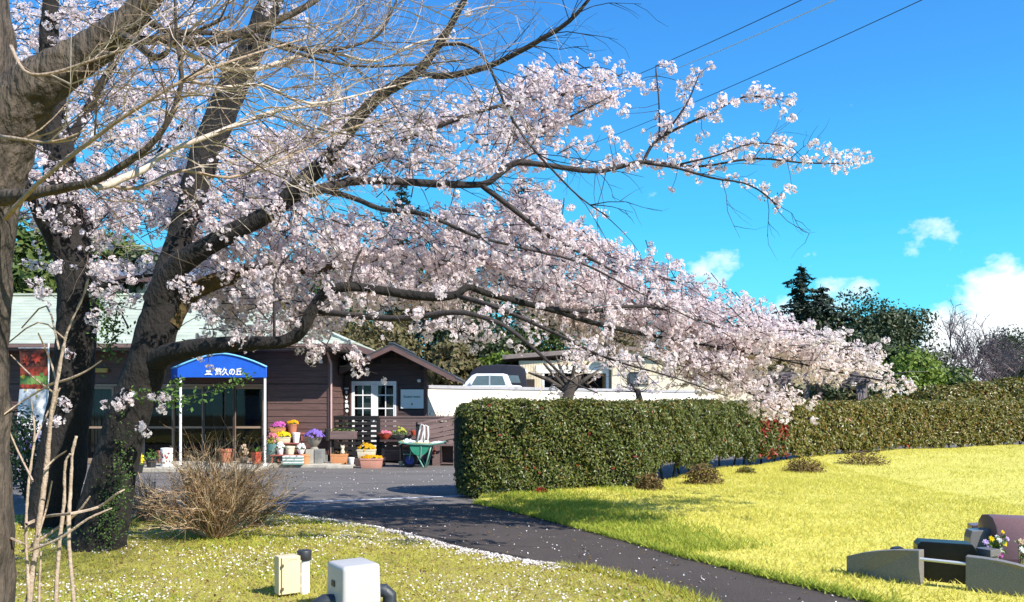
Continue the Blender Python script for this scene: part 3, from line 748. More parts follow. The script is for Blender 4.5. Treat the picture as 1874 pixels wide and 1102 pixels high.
for s, h in ((0, 1.1), (.5, 1.1), (1, 1.25)):
    p = ra.lerp(rb, s); MB().box(p.x - .045, p.x + .045, p.y + .012, p.y + .09, 0, h).build('post', m_black_wood, t)
b = MB(); b.box(-4.7, -1.3, YF + .2, YG - .1, .02, .3); tag(b.build('timber_deck', m_fence, None, loc=(-3.2, 22.3, 0)), 'low timber deck between the slat fence and the cabin', 'deck')

# ================================================================== CREAM GARAGE AND PARKED VEHICLES ON THE UPPER LOT
ZU = 1.5
t = thing('cream_garage', 'cream flat roofed garage with a wide dark opening above the wall', 'garage', (3, 42, ZU))
X0, X1, YGf = .36, 4.95, 42.0
b = MB(); b.box(X0, X0 + 1.25, YGf, YGf + .2, ZU, 3.75); b.box(X0 + 1.25, X1, YGf, YGf + .2, 3.12, 3.75); b.box(X0, X0 + .15, YGf + .203, 48, ZU, 3.75); b.box(X1 - .05, X1 + .1, YGf + .203, 48, ZU, 3.75); b.box(X0 + .153, X1 - .06, 47.8, 48, ZU, 3.75); w_ = b.build('wall', m_cream, t)
for k in range(9): MB().box(X0 + .06 + k * .138, X0 + .18 + k * .138, YGf - .02, YGf - .002, ZU, 3.74).build('siding_board', m_cream, w_)
MB().box(X0 + .85, X1, YGf - .05, YGf - .022, 3.10, 3.52).build('header_panel', m_white_wall, t)
b = MB(); b.prism([(X0 - .85, YGf - .28, 3.80), (X1 + .2, YGf - .28, 4.22), (X1 + .2, YGf - .28, 4.46), (X0 - .85, YGf - .28, 4.02)], (0, 6.6, 0)); b.build('roof', mat('taupe_roof_edge', (.20, .155, .14), .6, .12), t, bevel=.02)
b = MB(); b.box(X0 + 1.25, X1 - .06, 44.5, 44.6, ZU, 3.7); b.build('shade_panel', mat('painted_recess_shade', (.012, .012, .014), .8, .2), t)  # black panel added inside the opening, its colour painting the shade there
b = MB(); b.box(X0 + 1.2, X0 + 1.3, YGf - .03, YGf + .2, ZU, 3.1); b.box(X1 - .12, X1, YGf - .03, YGf + .2, ZU, 3.1); b.build('jamb', m_white, t)
MB().box(X0 + .40, X0 + .80, YGf - .08, YGf - .022, 2.25, 2.80).build('meter_box', m_alu_dark, t)
b = MB(); b.lathe([(0, 0), (.09, 0), (.12, .1), (.07, .2)], (X0 + .35, YGf - .1, 3.1), 10); b.build('wall_lamp', m_white, t)
t = thing('cream_annex', 'taller cream block with a small window right of the garage', 'building', (8, 41.5, ZU))
b = MB(); b.prism([(5.07, 41.6, ZU), (12.2, 41.6, ZU), (12.2, 41.6, 3.65), (5.07, 41.6, 4.30)], (0, 6, 0)); w_ = b.build('wall', m_cream2, t)
for k in range(24): 
    x = 5.1 + k * .29; MB().box(x, x + .275, 41.58, 41.597, 3.0, 4.27 - (x + .29 - 5.07) * .0912).build('siding_board', m_cream, w_)
b = MB(); b.prism([(4.9, 41.2, 4.34), (12.6, 41.2, 3.64), (12.6, 41.2, 3.76), (4.9, 41.2, 4.52)], (0, 6.6, 0)); b.build('roof', mat('brown_roof_edge', (.22, .16, .14), .6, .12), t)
wx0, wx1 = (1151 - CU) / FPX * 41.5, (1187 - CU) / FPX * 41.5
b = MB(); b.box(wx0, wx1, 41.53, 41.597, 2.50, 2.56); b.box(wx0, wx1, 41.53, 41.597, 3.1, 3.16); b.box(wx0, wx0 + .06, 41.53, 41.597, 2.563, 3.097); b.box(wx1 - .06, wx1, 41.53, 41.597, 2.563, 3.097); b.box((wx0 + wx1) / 2 - .025, (wx0 + wx1) / 2 + .025, 41.53, 41.597, 2.563, 3.097)
wf = b.build('window', m_alu_dark, t)
for xa, xb in ((wx0 + .06, (wx0 + wx1) / 2 - .025), ((wx0 + wx1) / 2 + .025, wx1 - .06)): MB().box(xa, xb, 41.56, 41.575, 2.563, 3.097).build('pane', mat('dark_pane', (.05, .06, .07), .08, .1), wf)
# white pickup
def vehicle(name, label, cat, x0, x1, y, z0, prof, belt, width, mbody, win, roofm=None):
    t = thing(name, label, cat, ((x0 + x1) / 2, y, z0)); L_ = x1 - x0
    P = [(x0 + s * L_, z0 + h) for s, h in prof]
    b = MB(); b.prism([(x, y, z) for x, z in P], (0, width, 0)); bo = b.build('body', mbody, t, bevel=.06, segs=3, smooth='auto')
    for wpts in win:
        b = MB(); b.prism([(x0 + s * L_, y - .012, z0 + h) for s, h in wpts], (0, .011, 0)); b.build('side_window', m_carglass, t)
    for s in (.18, .80):
        b = MB(); c = (x0 + s * L_, y, z0 + .33)
        ring = [(.30, 0), (.33, .02), (.33, .18), (.30, .2)]
        V, F = [], []; n = 18
        for r_, yy in ring:
            for k in range(n): V.append((c[0] + r_ * math.cos(2 * math.pi * k / n), c[1] - .02 + yy, c[2] + r_ * math.sin(2 * math.pi * k / n)))
        for i in range(3):
            for k in range(n): F.append((i * n + k, i * n + (k + 1) % n, (i + 1) * n + (k + 1) % n, (i + 1) * n + k))
        F.append(tuple(range(n))); b.add(V, F); wh = b.build('wheel', mat('tyre_black', (.02, .02, .02), .8, .2), t)
        b = MB(); b.add([(c[0] + .19 * math.cos(2 * math.pi * k / n), c[1] - .03, c[2] + .19 * math.sin(2 * math.pi * k / n)) for k in range(n)] , [tuple(range(n))]); b.build('rim', m_alurim, wh)
    return t, P, bo
m_carglass = mat('car_glass', (.10, .15, .17), .05, .1, spec=.9)
m_alurim = mat('wheel_rim', (.45, .45, .46), .3, .1, metal=.8)
m_carwhite = mat('white_car_paint', (.80, .80, .82), .2, .03)
px = lambda u, Y: (u - CU) / FPX * Y
YV = 37.5
vx0, vx1 = px(825, YV), px(955, YV)
pr = [(0, .30), (.0, .72), (.10, .84), (.16, .86), (.30, 1.36), (.36, 1.43), (.74, 1.43), (.80, 1.38), (.86, .90), (.98, .88), (1.0, .84), (1.0, .30)]
t, P, bo = vehicle('pickup_truck', 'white double cab pickup parked behind the cream wall', 'pickup truck', vx0, vx1 , YV, ZU, pr, .95, 1.7, m_carwhite,
        [[(.285, .90), (.365, 1.32), (.54, 1.34), (.54, .90)], [(.56, .90), (.56, 1.34), (.73, 1.32), (.775, .90)]])
b = MB(); b.prism([(vx0 + .175 * (vx1 - vx0), YV + .12, ZU + .90), (vx0 + .305 * (vx1 - vx0) - .02, YV + .18, ZU + 1.34), (vx0 + .305 * (vx1 - vx0) - .02, YV + 1.52, ZU + 1.34), (vx0 + .175 * (vx1 - vx0), YV + 1.58, ZU + .90)], (-.03, 0, .02)); b.build('windscreen', m_carglass, t)
m_seam = mat('panel_gap', (.05, .05, .055), .7, .1)
for s0, z0_, z1_ in ((.285, .38, .9), (.55, .38, 1.36), (.785, .38, .9)): MB().box(vx0 + s0 * (vx1 - vx0) - .008, vx0 + s0 * (vx1 - vx0) + .008, YV - .006, YV + .003, ZU + z0_, ZU + z1_).build('door_gap', m_seam, t)
for s0 in (.50, .74): MB().box(vx0 + s0 * (vx1 - vx0) - .07, vx0 + s0 * (vx1 - vx0) + .07, YV - .03, YV - .002, ZU + .78, ZU + .82).build('door_handle', m_seam, t)
b = MB(); b.box(vx0 + .275 * (vx1 - vx0), vx0 + .30 * (vx1 - vx0), YV - .16, YV - .014, ZU + .92, ZU + 1.06); b.build('wing_mirror', m_carwhite, t, bevel=.02)
YV2 = 40.5
vx0, vx1 = px(845, YV2), px(965, YV2)
pr = [(0, .35), (.0, .85), (.06, 1.15), (.16, 1.72), (.30, 1.93), (.55, 2.0), (.88, 1.95), (.97, 1.80), (1.0, 1.0), (1.0, .35)]
vehicle('dark_van', 'dark roofed van parked behind the white pickup', 'van', vx0, vx1, YV2, ZU, pr, 1, 1.7, mat('dark_plum_paint', (.018, .014, .022), .4, .1), [[(.18, 1.08), (.22, 1.42), (.50, 1.48), (.50, 1.08)], [(.53, 1.08), (.53, 1.48), (.86, 1.44), (.90, 1.08)]])

# ================================================================== HOUSE WITH BLUE TILED ROOF BEHIND
t = thing('tiled_house', 'cream house with blue grey tiled roof behind the wooden building', 'house', (-12, 33, 0))
b = MB(); b.box(-15.6, -10.9, 31.2, 36, 0, 6.3); w_ = b.build('wall', m_cream2, t)
b = MB(); x0, x1, y0, y1, ze, zr = -16.3, -10.3, 30.5, 36.7, 6.3, 8.0
b.add([(x0, y0, ze), (x1, y0, ze), (x1, y1, ze), (x0, y1, ze), (-14.2, 33.6, zr), (-12.4, 33.6, zr)], [(0, 1, 5, 4), (1, 2, 5), (2, 3, 4, 5), (3, 0, 4), (3, 2, 1, 0)]); rf = b.build('roof', m_roof_blue, t)
for k in range(18):
    s0 = k / 18
    p0, p1 = Vector((x0 + (x1 - x0) * s0, y0, ze + .02)), Vector((-14.2 + 1.8 * s0, 33.6, zr + .02)); b = MB(); b.bar(p0, p1, .12, .07); b.build('tile_row', m_roof_blue, rf)
b = MB(); b.box(x0, x1, y0 - .03, y0 - .003, ze - .2, ze + .02); b.build('fascia', m_fascia, rf)
b = MB(); b.box(-12.0, -11.2, 31.14, 31.197, 4.2, 5.3); wf = b.build('window', m_alu_dark, t); MB().box(-11.94, -11.26, 31.12, 31.138, 4.26, 5.24).build('pane', m_carglass, wf)

# ================================================================== WISTERIA PERGOLA
t = thing('wisteria_pergola', 'grey timber pergola covered in bare wisteria vines behind the hedge', 'pergola', (16, 45, 0))
m_grey_wood = mat('grey_timber', (.16, .13, .125), .85, .3, 5)
for u, Y in ((1432, 43), (1476, 44), (1500, 47), (1576, 43.4), (1582, 47)):
    p = at(u, 737, Y); MB().box(p.x - .12, p.x + .12, Y - .1, Y + .1, -.05, 2.62).build('post', m_grey_wood, t)
for Y in (43, 45, 47):
    MB().bar((px(1415, Y), Y, 2.68), (px(1600, Y), Y, 2.68), .1, .14).build('beam', m_grey_wood, t)
for k in range(16):
    u = 1415 + k * 12.3; MB().bar((px(u, 42.5), 42.5, 2.80), (px(u, 42.5), 47.5, 2.80), .07, .07).build('cross_rail', m_grey_wood, t)
b = MB()
for k in range(150):
    x = random.uniform(px(1412, 44), px(1606, 44)); y = random.uniform(42.4, 47.5); z = 2.9 + random.uniform(-.15, .35); pts = [Vector((x, y, z))]
    for j in range(5): pts.append(pts[-1] + Vector((random.uniform(-.9, .9), random.uniform(-.5, .5), random.uniform(-.14, .15))))
    b.tube(pts, [.035, .03, .026, .022, .016, .01], 4, cap=False)
p = at(1575, 737, 43.3)
for k in range(6): b.tube([(p.x + random.uniform(-.2, .2), 43.2, 0), (p.x + random.uniform(-.25, .25), 43.15, 1.3), (p.x + random.uniform(-.35, .35), 43.2, 2.9)], .06, 5)
b.build('vine', mat('wisteria_vine', (.17, .14, .145), .9, .3, 8), t, kind='stuff')
b = MB(); p = at(1648, 737, 40); b.tube([(p.x, 40, 0), (p.x, 40, 2.15)], .07, 8); b.lathe([(.1, 2.15), (.12, 2.2), (.02, 2.32)], (p.x, 40, 0), 8)
tag(b.build('post_lamp', m_coping, None, loc=(p.x, 40, 0)), 'short grey post standing behind the hedge right of the pergola', 'post')
# ================================================================== PLANTING HELPERS
def foliage_obj(name, C, Nn, size, m, parent=None, loc=None, aspect=.55, spread=.6, kind='stuff', droop=None):
    V, F = leaves(C, Nn, size, aspect, spread=spread, droop=droop)
    return np_obj(name, V, F, m, parent, loc, kind=kind)
def clumps_in(center, radii, n, cr):
    """clump centres spread through an ellipsoid, biased to its outside"""
    d = unit(rng.normal(0, 1, (n, 3))); r = rng.uniform(.35, 1.0, (n, 1)) ** .5
    return np.array(center) + d * r * (np.array(radii) - cr * .6)
def broadleaf(name, label, base, h, w, nleaf, size, m, group=None, cat='tree', trunk=True, crown0=.25, nclump=26, depth=None, mt=None):
    base = Vector(base); t = thing(name, label, cat, base, group)
    c = base + Vector((0, 0, h * (crown0 + (1 - crown0) / 2))); rad = (w / 2, (depth or w) / 2, h * (1 - crown0) / 2)
    cr = min(rad) * .42
    K = clumps_in(c, rad, nclump, cr)
    idx = rng.integers(0, nclump, nleaf); d = unit(rng.normal(0, 1, (nleaf, 3)) + np.array([0, 0, .25]))
    rr = cr * rng.uniform(.6, 1.5, nclump)[idx][:, None] * rng.uniform(.55, 1.08, (nleaf, 1))
    C = K[idx] + d * rr * np.array([1.15, 1.15, .8])
    foliage_obj('crown', C, d, size, m, t, spread=.5)
    if trunk:
        b = MB(); b.tube([base + Vector((0, 0, -.2)), base + Vector((.05 * w, 0, h * .3)), c], [h * .022 + .04, h * .017 + .03, h * .006 + .01], 7)
        for k in K[:10]: b.tube([base + Vector((.04 * w, 0, h * random.uniform(.25, .5))), Vector(k)], [h * .008 + .01, .012], 4)
        b.build('trunk', mt or m_trunk_far, t, smooth=True)
    return t
def conifer(name, label, base, h, w, m, nlayer=17, group=None, size=.3, per=26, lean=0, bare=.12):
    base = Vector(base); t = thing(name, label, 'tree', base, group); b = MB()
    b.tube([base, base + Vector((lean * .5, 0, h * .55)), base + Vector((lean, 0, h))], [h * .018 + .05, h * .011 + .03, .02], 7)
    C, Nn = [], []
    for k in range(nlayer):
        s = bare + (1 - bare) * (k / nlayer) ** .95
        z = h * s; L_ = w / 2 * (1 - s) ** .8 * random.uniform(.5, 1.25) + .12
        for a in np.linspace(0, 2 * math.pi, 8, endpoint=False) + random.uniform(0, 1):
            l = L_ * random.choice((.45, .8, 1.0, 1.3)) * random.uniform(.8, 1.1); droop = -.22 * l + random.uniform(-.25, .25)
            p0 = base + Vector((lean * s, 0, z)); p1 = p0 + Vector((math.cos(a) * l, math.sin(a) * l, droop))
            b.tube([p0, p0.lerp(p1, .5) + Vector((0, 0, .1 * l)), p1], [.04, .025, .01], 3, cap=False)
            n = max(8, int(per * l / (w / 2)))
            q = rng.uniform(.12, 1.06, n); wid = (.30 * l + .1) * (1.1 - q) + .08
            X = np.array(p0)[None] * (1 - q[:, None]) + np.array(p1)[None] * q[:, None] + rng.normal(0, 1, (n, 3)) * (wid[:, None] * np.array([.6, .6, .30]))
            C.append(X); Nn.append(np.tile([math.cos(a) * .3, math.sin(a) * .3, 1.0], (n, 1)))
    b.build('trunk', m_trunk_far, t)
    foliage_obj('crown', np.vstack(C), np.vstack(Nn), size, m, t, aspect=.4, spread=.35)
    return t
def grow(b, p, d, L_, r, lev, segs=4, wob=.22, up=0.0, kids=(4, 3), n=3, ang=(.5, 1.0), taper=.35, out=None):
    """a branching twig"""
    pts, dirs = [Vector(p)], [Vector(d).normalized()]
    for i in range(segs):
        dd = (dirs[-1] + Vector((random.gauss(0, wob), random.gauss(0, wob), random.gauss(0, wob) + up))).normalized()
        pts.append(pts[-1] + dd * L_ / segs); dirs.append(dd)
    b.tube(pts, [r * (1 - (1 - taper) * i / segs) * random.uniform(.85, 1.3) for i in range(segs + 1)], n, cap=False)
    if out is not None: out += pts[1:]
    if lev > 0:
        for k in range(kids[0] if lev > 1 else kids[-1]):
            s = random.uniform(.25, 1.0); i = min(int(s * segs), segs - 1); q = pts[i].lerp(pts[i + 1], s * segs - i)
            side = dirs[i].cross(Vector((random.gauss(0, 1), random.gauss(0, 1), random.gauss(0, 1)))).normalized()
            nd = dirs[i] * 1.0 + side * random.uniform(*ang)
            grow(b, q, nd, L_ * random.uniform(.4, .7), r * .55, lev - 1, max(2, segs - 1), wob, up, kids, n, ang, taper, out)
def bare_tree(name, label, base, h, spread, m, group=None, n0=7, lev=3):
    base = Vector(base); t = thing(name, label, 'tree', base, group)
    b = MB(); b.tube([base, base + Vector((.1, 0, h * .3)), base + Vector((.15, 0, h * .55))], [h * .02 + .04, h * .015 + .03, h * .010 + .02], 6); b.build('trunk', m, t)
    b = MB()
    for k in range(n0):
        a = random.uniform(0, 6.28); d = Vector((math.cos(a) * spread, math.sin(a) * spread, random.uniform(.6, 1.3)))
        grow(b, base + Vector((.12, 0, h * random.uniform(.25, .55))), d, h * random.uniform(.4, .6), h * .008 + .02, lev, 4, .16, .05, (4, 4), 3)
    b.build('branches', m, t, kind='stuff')
    return t

# ================================================================== TREES ON THE HILL BEHIND THE BUILDINGS
gB = 'trees on the slope behind the buildings'
mats3 = [m_tree_dark, m_tree_mid, m_tree_olive]
spec = [  # u, v_top, Y, width_px, material, label
 (505, 560, 50, 150, m_tree_olive, 'brownish olive tree behind the green roof, left of the cabin gable'),
 (610, 556, 54, 170, m_tree_olive, 'ochre tinged scrub tree directly behind the cabin roof'),
 (700, 575, 47, 130, m_tree_olive, 'olive bushy tree behind the right slope of the cabin roof'),
 (655, 440, 62, 190, m_tree_mid, 'mid green tree high on the slope above the cabin'),
 (775, 455, 58, 190, m_tree_olive, 'mottled olive brown tree left of the parked pickup'),
 (885, 500, 56, 170, m_tree_dark, 'dark glossy evergreen tree behind the parked pickup'),
 (915, 640, 46, 80, m_tree_bright, 'small yellow green shrub tree by the garage eave'),
 (830, 620, 45, 110, m_tree_olive, 'low scrubby brown bush tree above the pickup cab'),
 (560, 425, 70, 190, m_tree_olive, 'tall olive tree far behind the blue tiled house'),
 (1005, 530, 58, 150, m_tree_mid, 'green tree behind the flat garage roof'),
 (1130, 590, 60, 150, m_tree_olive, 'olive tree behind the cream annex roof'),
 (1300, 625, 62, 170, m_tree_dark, 'dark tree between the annex and the pergola'),
 (1400, 640, 60, 150, m_tree_olive, 'dull olive tree behind the left end of the pergola')]
for i, (u, v, Y, wpx, m, lb) in enumerate(spec):
    z0 = 1.4; top = at(u, v, Y)
    broadleaf('broadleaf_tree', lb, (top.x, Y, z0), top.z - z0, wpx / FPX * Y, 5500, .34, m, gB, nclump=30, crown0=.12)
gL = 'evergreens behind the wooden building'
for u, v, Y, wpx, m, lb in ((60, 395, 33, 190, m_tree_mid, 'leftmost green evergreen tree above the pale roof'), (180, 375, 35, 190, m_tree_mid, 'yellowish green evergreen tree between the two dark cherry trunks'),
                            (265, 430, 32, 120, m_tree_dark, 'dark evergreen tree left of the blue tiled house'), (-70, 330, 36, 220, m_tree_dark, 'tall dark evergreen tree at the left edge behind the building'), (470, 470, 45, 160, m_tree_olive, 'olive tree right of the blue tiled house')):
    top = at(u, v, Y); broadleaf('evergreen_tree', lb, (top.x, Y, 0), top.z, wpx / FPX * Y, 8000, .34, m, gL, nclump=34, crown0=.2)
for u, v, Y, wpx, lb in ((735, 330, 66, 300, 'tall narrow conifer rising behind the blossom left of centre'), (955, 325, 68, 330, 'tall conifer rising behind the blossom right of centre'), (850, 375, 66, 280, 'shorter conifer between the two tall ones behind the blossom')):
    top = at(u, v, Y); conifer('tall_conifer', lb, (top.x, Y, 2.5), top.z - 2.5, wpx / FPX * Y, m_conifer, 26, 'conifers rising behind the cherry blossom', .40, 80, bare=.2)
# right-hand wood
gR = 'trees beyond the far hedge on the right'
top = at(1466, 482, 72); conifer('spire_conifer', 'dark spire shaped conifer standing out against the clouds', (top.x, 72, 1), top.z - 1, 185 / FPX * 72, m_conifer, 22, gR, .48, 120, bare=.12)
top = at(1518, 520, 74); conifer('spire_conifer', 'shorter dark conifer leaning beside the spire shaped one', (top.x, 74, 1), top.z - 1, 230 / FPX * 74, m_conifer, 18, gR, .52, 150, lean=-.8, bare=.12)
for u, v, Y, wpx, m, lb in ((1552, 538, 76, 150, m_tree_dark, 'dark rounded tree right of the spire conifer'), (1603, 542, 70, 130, m_tree_dark, 'domed dark olive tree, the tallest of the round crowns'), (1655, 572, 72, 120, m_tree_dark, 'domed tree at the right end of the dark grove'),
                            (1475, 600, 66, 150, m_tree_dark, 'dark low tree behind the pergola roof'), (1560, 610, 64, 140, m_tree_dark, 'dark tree above the right end of the pergola'), (1640, 625, 62, 120, m_tree_dark, 'shaded dark tree behind the bright green bush'),
                            (1668, 655, 54, 130, m_tree_bright, 'bright green leafy bush tree right of the pergola'), (1735, 680, 56, 120, m_tree_mid, 'mid green shrub beside the bright bush'),
                            (1845, 612, 92, 110, m_tree_dark, 'distant dark green tree at the right edge'), (1930, 640, 90, 150, m_tree_olive, 'distant olive tree beyond the right edge'), (1530, 690, 52, 160, m_tree_dark, 'dark undergrowth tree under the pergola')):
    top = at(u, v, Y); broadleaf('round_tree', lb, (top.x, Y, -.2), (top.z + .2) * 1.07, wpx / FPX * Y * 1.08, 7500, .34, m, gR, nclump=32, crown0=.08)
m_bare_far = mat('bare_far_twig', (.17, .125, .125), .9, .3, 3, col2=(.24, .18, .175))
for i, (u, v, Y, lb) in enumerate(((1715, 610, 80, 'bare pinkish grey tree right of the dark grove'), (1765, 600, 84, 'tallest bare reddish tree below the big cloud'), (1805, 618, 82, 'bare grey tree between the reddish one and the far dark tree'), (1860, 640, 78, 'bare tree at the right edge over the clipped bushes'), (1742, 640, 74, 'low bare twiggy tree above the clipped bushes'), (1820, 655, 72, 'lowest bare twiggy tree above the clipped bushes'))):
    top = at(u, v, Y); bare_tree('bare_tree', lb, (top.x, Y, 0), top.z * 1.02, .75, m_bare_far, 'bare trees on the far slope', 9, 3)
m_far_scrub = leaf_mat('far_scrub_leaf', [(.12, .10, .05), (.15, .13, .07), (.10, .11, .05)], .7, .2)
P = sample([(30, 66), (75, 66), (90, 120), (34, 120)], 9000); zz = rng.uniform(0, 1, 9000) ** 1.2 * (2.6 + .045 * (P[:, 1] - 66))
tag(foliage_obj('scrub', np.column_stack([P, zz]), np.tile([0, -.4, 1.], (9000, 1)), .42, m_far_scrub, None, (50, 80, 0)), 'brown green scrub covering the far slope on the right', kind='stuff')
P = sample([(-40, 46), (20, 46), (26, 60), (-45, 60)], 9000)
tag(foliage_obj('undergrowth', np.column_stack([P, 1.2 + rng.uniform(0, 1, 9000) ** 1.3 * 2.6]), np.tile([0, -.4, 1.], (9000, 1)), .34, m_tree_olive, None, (0, 50, 0)), 'dry brown undergrowth on the slope behind the parked cars', kind='stuff')
# clipped olive bushes of the second hedge
for u, v, Y, wpx, lb in ((1720, 705, 40, 120, 'clipped olive bush right of the grey post, leftmost of the back row'), (1785, 699, 41, 120, 'clipped olive bush in the middle of the back row'), (1850, 692, 42, 130, 'tallest clipped olive bush at the right end of the back row'), (1930, 690, 42, 130, 'clipped olive bush just past the right edge'), (1625, 722, 40, 110, 'low clipped olive bush behind the hedge left of the grey post')):
    top = at(u, v, Y); w = wpx / FPX * Y
    t = thing('clipped_bush', lb, 'bush', (top.x, Y, 0), 'clipped bushes behind the far hedge')
    d = unit(rng.normal(0, 1, (7500, 3)) * np.array([1, 1, .9]) + np.array([0, -.2, .3])); C = np.array([top.x, Y, top.z * .5]) + d * np.array([w * .58, 1.1, top.z * .5]) * rng.uniform(.72, 1.03, (7500, 1))
    foliage_obj('foliage', C, d, .19, m_hedge_olive, t, spread=.5)
    MB().lathe([(.3, 0), (w * .3, top.z * .2), (w * .34, top.z * .5), (w * .2, top.z * .72), (.05, top.z * .8)], (top.x, Y, 0), 12, sy=.6).build('inner_twigs', m_hedge_core, t)

# ================================================================== THE HEDGE
hp_ = np.array(HL, float); seg = np.hypot(*np.diff(hp_, axis=0).T); cum = np.concatenate([[0], np.cumsum(seg)])
def hline(s):
    s = np.asarray(s, float); x = np.interp(s, cum, hp_[:, 0]); y = np.interp(s, cum, hp_[:, 1])
    e = .5; x1, y1 = np.interp(s + e, cum, hp_[:, 0]), np.interp(s + e, cum, hp_[:, 1]); x0, y0 = np.interp(s - e, cum, hp_[:, 0]), np.interp(s - e, cum, hp_[:, 1])
    t = np.stack([x1 - x0, y1 - y0], -1); t /= np.linalg.norm(t, axis=-1, keepdims=True)
    return x, y, t
HW = .52
def hbot(s): return np.where(s < 2.5, .05 + .05 * np.sin(s * 5), np.clip(.05 + (s - 2.5) * .28, .05, .36) - .10 * np.clip((s - 8) / 2, 0, 1) + .06 * np.sin(s * 2.1) + .05 * np.sin(s * 5.3) + .04 * np.sin(s * 13.1))
def htop(s): return 1.585 + .02 * np.sin(s * 1.3) + .018 * np.sin(s * 4.1) + .012 * np.sin(s * 9.7)
def hedge(label, s0, s1, n, m, size, red=0, cap0=True):
    x, y, _ = hline(s0); t = thing('hedge', label, 'hedge', (float(x), float(y), 0), 'clipped hedge along the top of the bank')
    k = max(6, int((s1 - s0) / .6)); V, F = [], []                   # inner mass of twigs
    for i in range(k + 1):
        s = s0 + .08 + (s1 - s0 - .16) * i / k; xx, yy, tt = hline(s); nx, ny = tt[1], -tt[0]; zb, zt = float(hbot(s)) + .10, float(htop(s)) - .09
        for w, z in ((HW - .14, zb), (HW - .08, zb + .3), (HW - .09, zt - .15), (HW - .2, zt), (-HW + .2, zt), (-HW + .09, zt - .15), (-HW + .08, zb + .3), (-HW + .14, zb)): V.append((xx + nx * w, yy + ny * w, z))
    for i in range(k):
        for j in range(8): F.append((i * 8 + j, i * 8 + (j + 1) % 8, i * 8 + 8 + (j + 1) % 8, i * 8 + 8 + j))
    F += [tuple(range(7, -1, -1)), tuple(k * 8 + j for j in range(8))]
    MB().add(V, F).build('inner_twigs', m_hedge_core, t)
    s = rng.uniform(s0, s1, n); face = rng.uniform(0, 1, n)
    xx, yy, tt = hline(s); nrm = np.column_stack([tt[:, 1], -tt[:, 0], np.zeros(n)])
    zb, zt = hbot(s), htop(s); q = rng.uniform(0, 1, n)
    front = face < .62; topf = (face >= .62) & (face < .85); back = face >= .85
    bul = .030 * np.sin(s * 2.3 + q * 4) * np.sin(s * .9 + 1 - q * 3) + .028 * np.sin(s * 5.7 - q * 7 + 2 * np.sin(s * 1.3)) + .024 * np.sin(s * 13 + q * 12 + 3 * np.sin(s * 2.1)) + rng.normal(0, .04, n)
    off = np.where(front, HW + bul, np.where(back, -HW - bul, rng.uniform(-HW, HW, n)))
    z = np.where(topf, zt + rng.normal(0, .03, n) - .06 * (np.abs(off) / HW) ** 6, zb + (zt - zb) * q)
    z = z + np.where(topf & (rng.uniform(0, 1, n) < .02), rng.uniform(.03, .12, n), 0)
    off = np.where(front, off - .12 * np.clip((z - zt + .14) / .14, 0, 1) ** 2 - .10 * np.clip((zb + .2 - z) / .2, 0, 1), off)
    C = np.column_stack([xx, yy, z]) + nrm * off[:, None]
    Nn = np.where(topf[:, None], np.array([0, 0, 1.]), nrm * np.where(back, -1, 1)[:, None] + np.array([0, 0, .35]))
    if cap0:                                                          # rounded leafy end
        ne = 5200; a = rng.uniform(-math.pi / 2, math.pi / 2, ne); x0, y0, t0 = hline(s0); zz = hbot(np.full(ne, s0)) + (htop(np.full(ne, s0)) - hbot(np.full(ne, s0))) * rng.uniform(0, 1, ne)
        rr = HW * (.96 + rng.normal(0, .07, ne)) * np.where(zz > 1.4, 1 - .35 * ((zz - 1.4) / .2) ** 2, 1) * (1 - .12 * np.clip((.35 - zz) / .35, 0, 1))
        nn = np.array([t0[1], -t0[0]]); dd = -np.array(t0)[None] * np.cos(a)[:, None] * .62 + nn[None] * np.sin(a)[:, None]
        C = np.vstack([C, np.column_stack([x0 + dd[:, 0] * rr, y0 + dd[:, 1] * rr, zz])]); Nn = np.vstack([Nn, np.column_stack([dd, np.full(ne, .3)])])
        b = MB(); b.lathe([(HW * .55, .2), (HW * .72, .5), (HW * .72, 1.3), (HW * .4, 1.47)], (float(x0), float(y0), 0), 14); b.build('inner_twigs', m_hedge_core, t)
    foliage_obj('foliage', C, Nn, size, m, t, aspect=.5, spread=.55)
    nt_ = int(420 * (s1 - s0)); st_ = rng.uniform(s0, s1, nt_); xx, yy, tt = hline(st_); ot = rng.uniform(-HW, HW, nt_); nr_ = np.column_stack([tt[:, 1], -tt[:, 0]])
    foliage_obj('bronze_tips', np.column_stack([xx + nr_[:, 0] * ot, yy + nr_[:, 1] * ot, htop(st_) + rng.normal(.012, .022, nt_) - .06 * (np.abs(ot) / HW) ** 6]), np.tile([0, -.6, .8], (nt_, 1)), size * .95, m_hedge_olive, t, spread=.7)
    if red:
        xx, yy, tt = hline(rng.uniform(s0, s1, red)); nrm = np.column_stack([tt[:, 1], -tt[:, 0], np.zeros(red)])
        foliage_obj('young_leaves', np.column_stack([xx, yy, rng.uniform(.2, 1.62, red) ** .8 * 1.1]) + nrm * (HW + .04), nrm, size * 1.2, m_red_leaf, t)
    b = MB(); s = s0 + .25
    while s < s1:
        xx, yy, _ = hline(s + random.uniform(-.1, .1)); dx = random.uniform(-.1, .1)
        b.tube([(float(xx), float(yy), -.02), (float(xx) + dx, float(yy), .35), (float(xx) + dx * 2, float(yy) + .05, .8)], [.028, .022, .015], 5); s += .42
    b.build('stems', m_trunk_far, t, kind='stuff')
    return t
S1, S2, S3 = 3.0, 8.2, 9.6
hedge('dark green glossy end of the hedge nearest the forecourt', 0, S1, 21000, m_hedge, .060, 26)
hedge('green middle stretch of the hedge standing on bare stems', S1, S2, 23000, m_hedge, .066, 14, False)
hedge('short stretch of hedge speckled with bright red young leaves', S2, S3, 5200, m_hedge, .085, 420, False)
hedge('olive and bronze tinted far stretch of the hedge running to the right edge', S3, float(cum[-1]) - .3, 44000, m_hedge_olive, .092, 40, False)

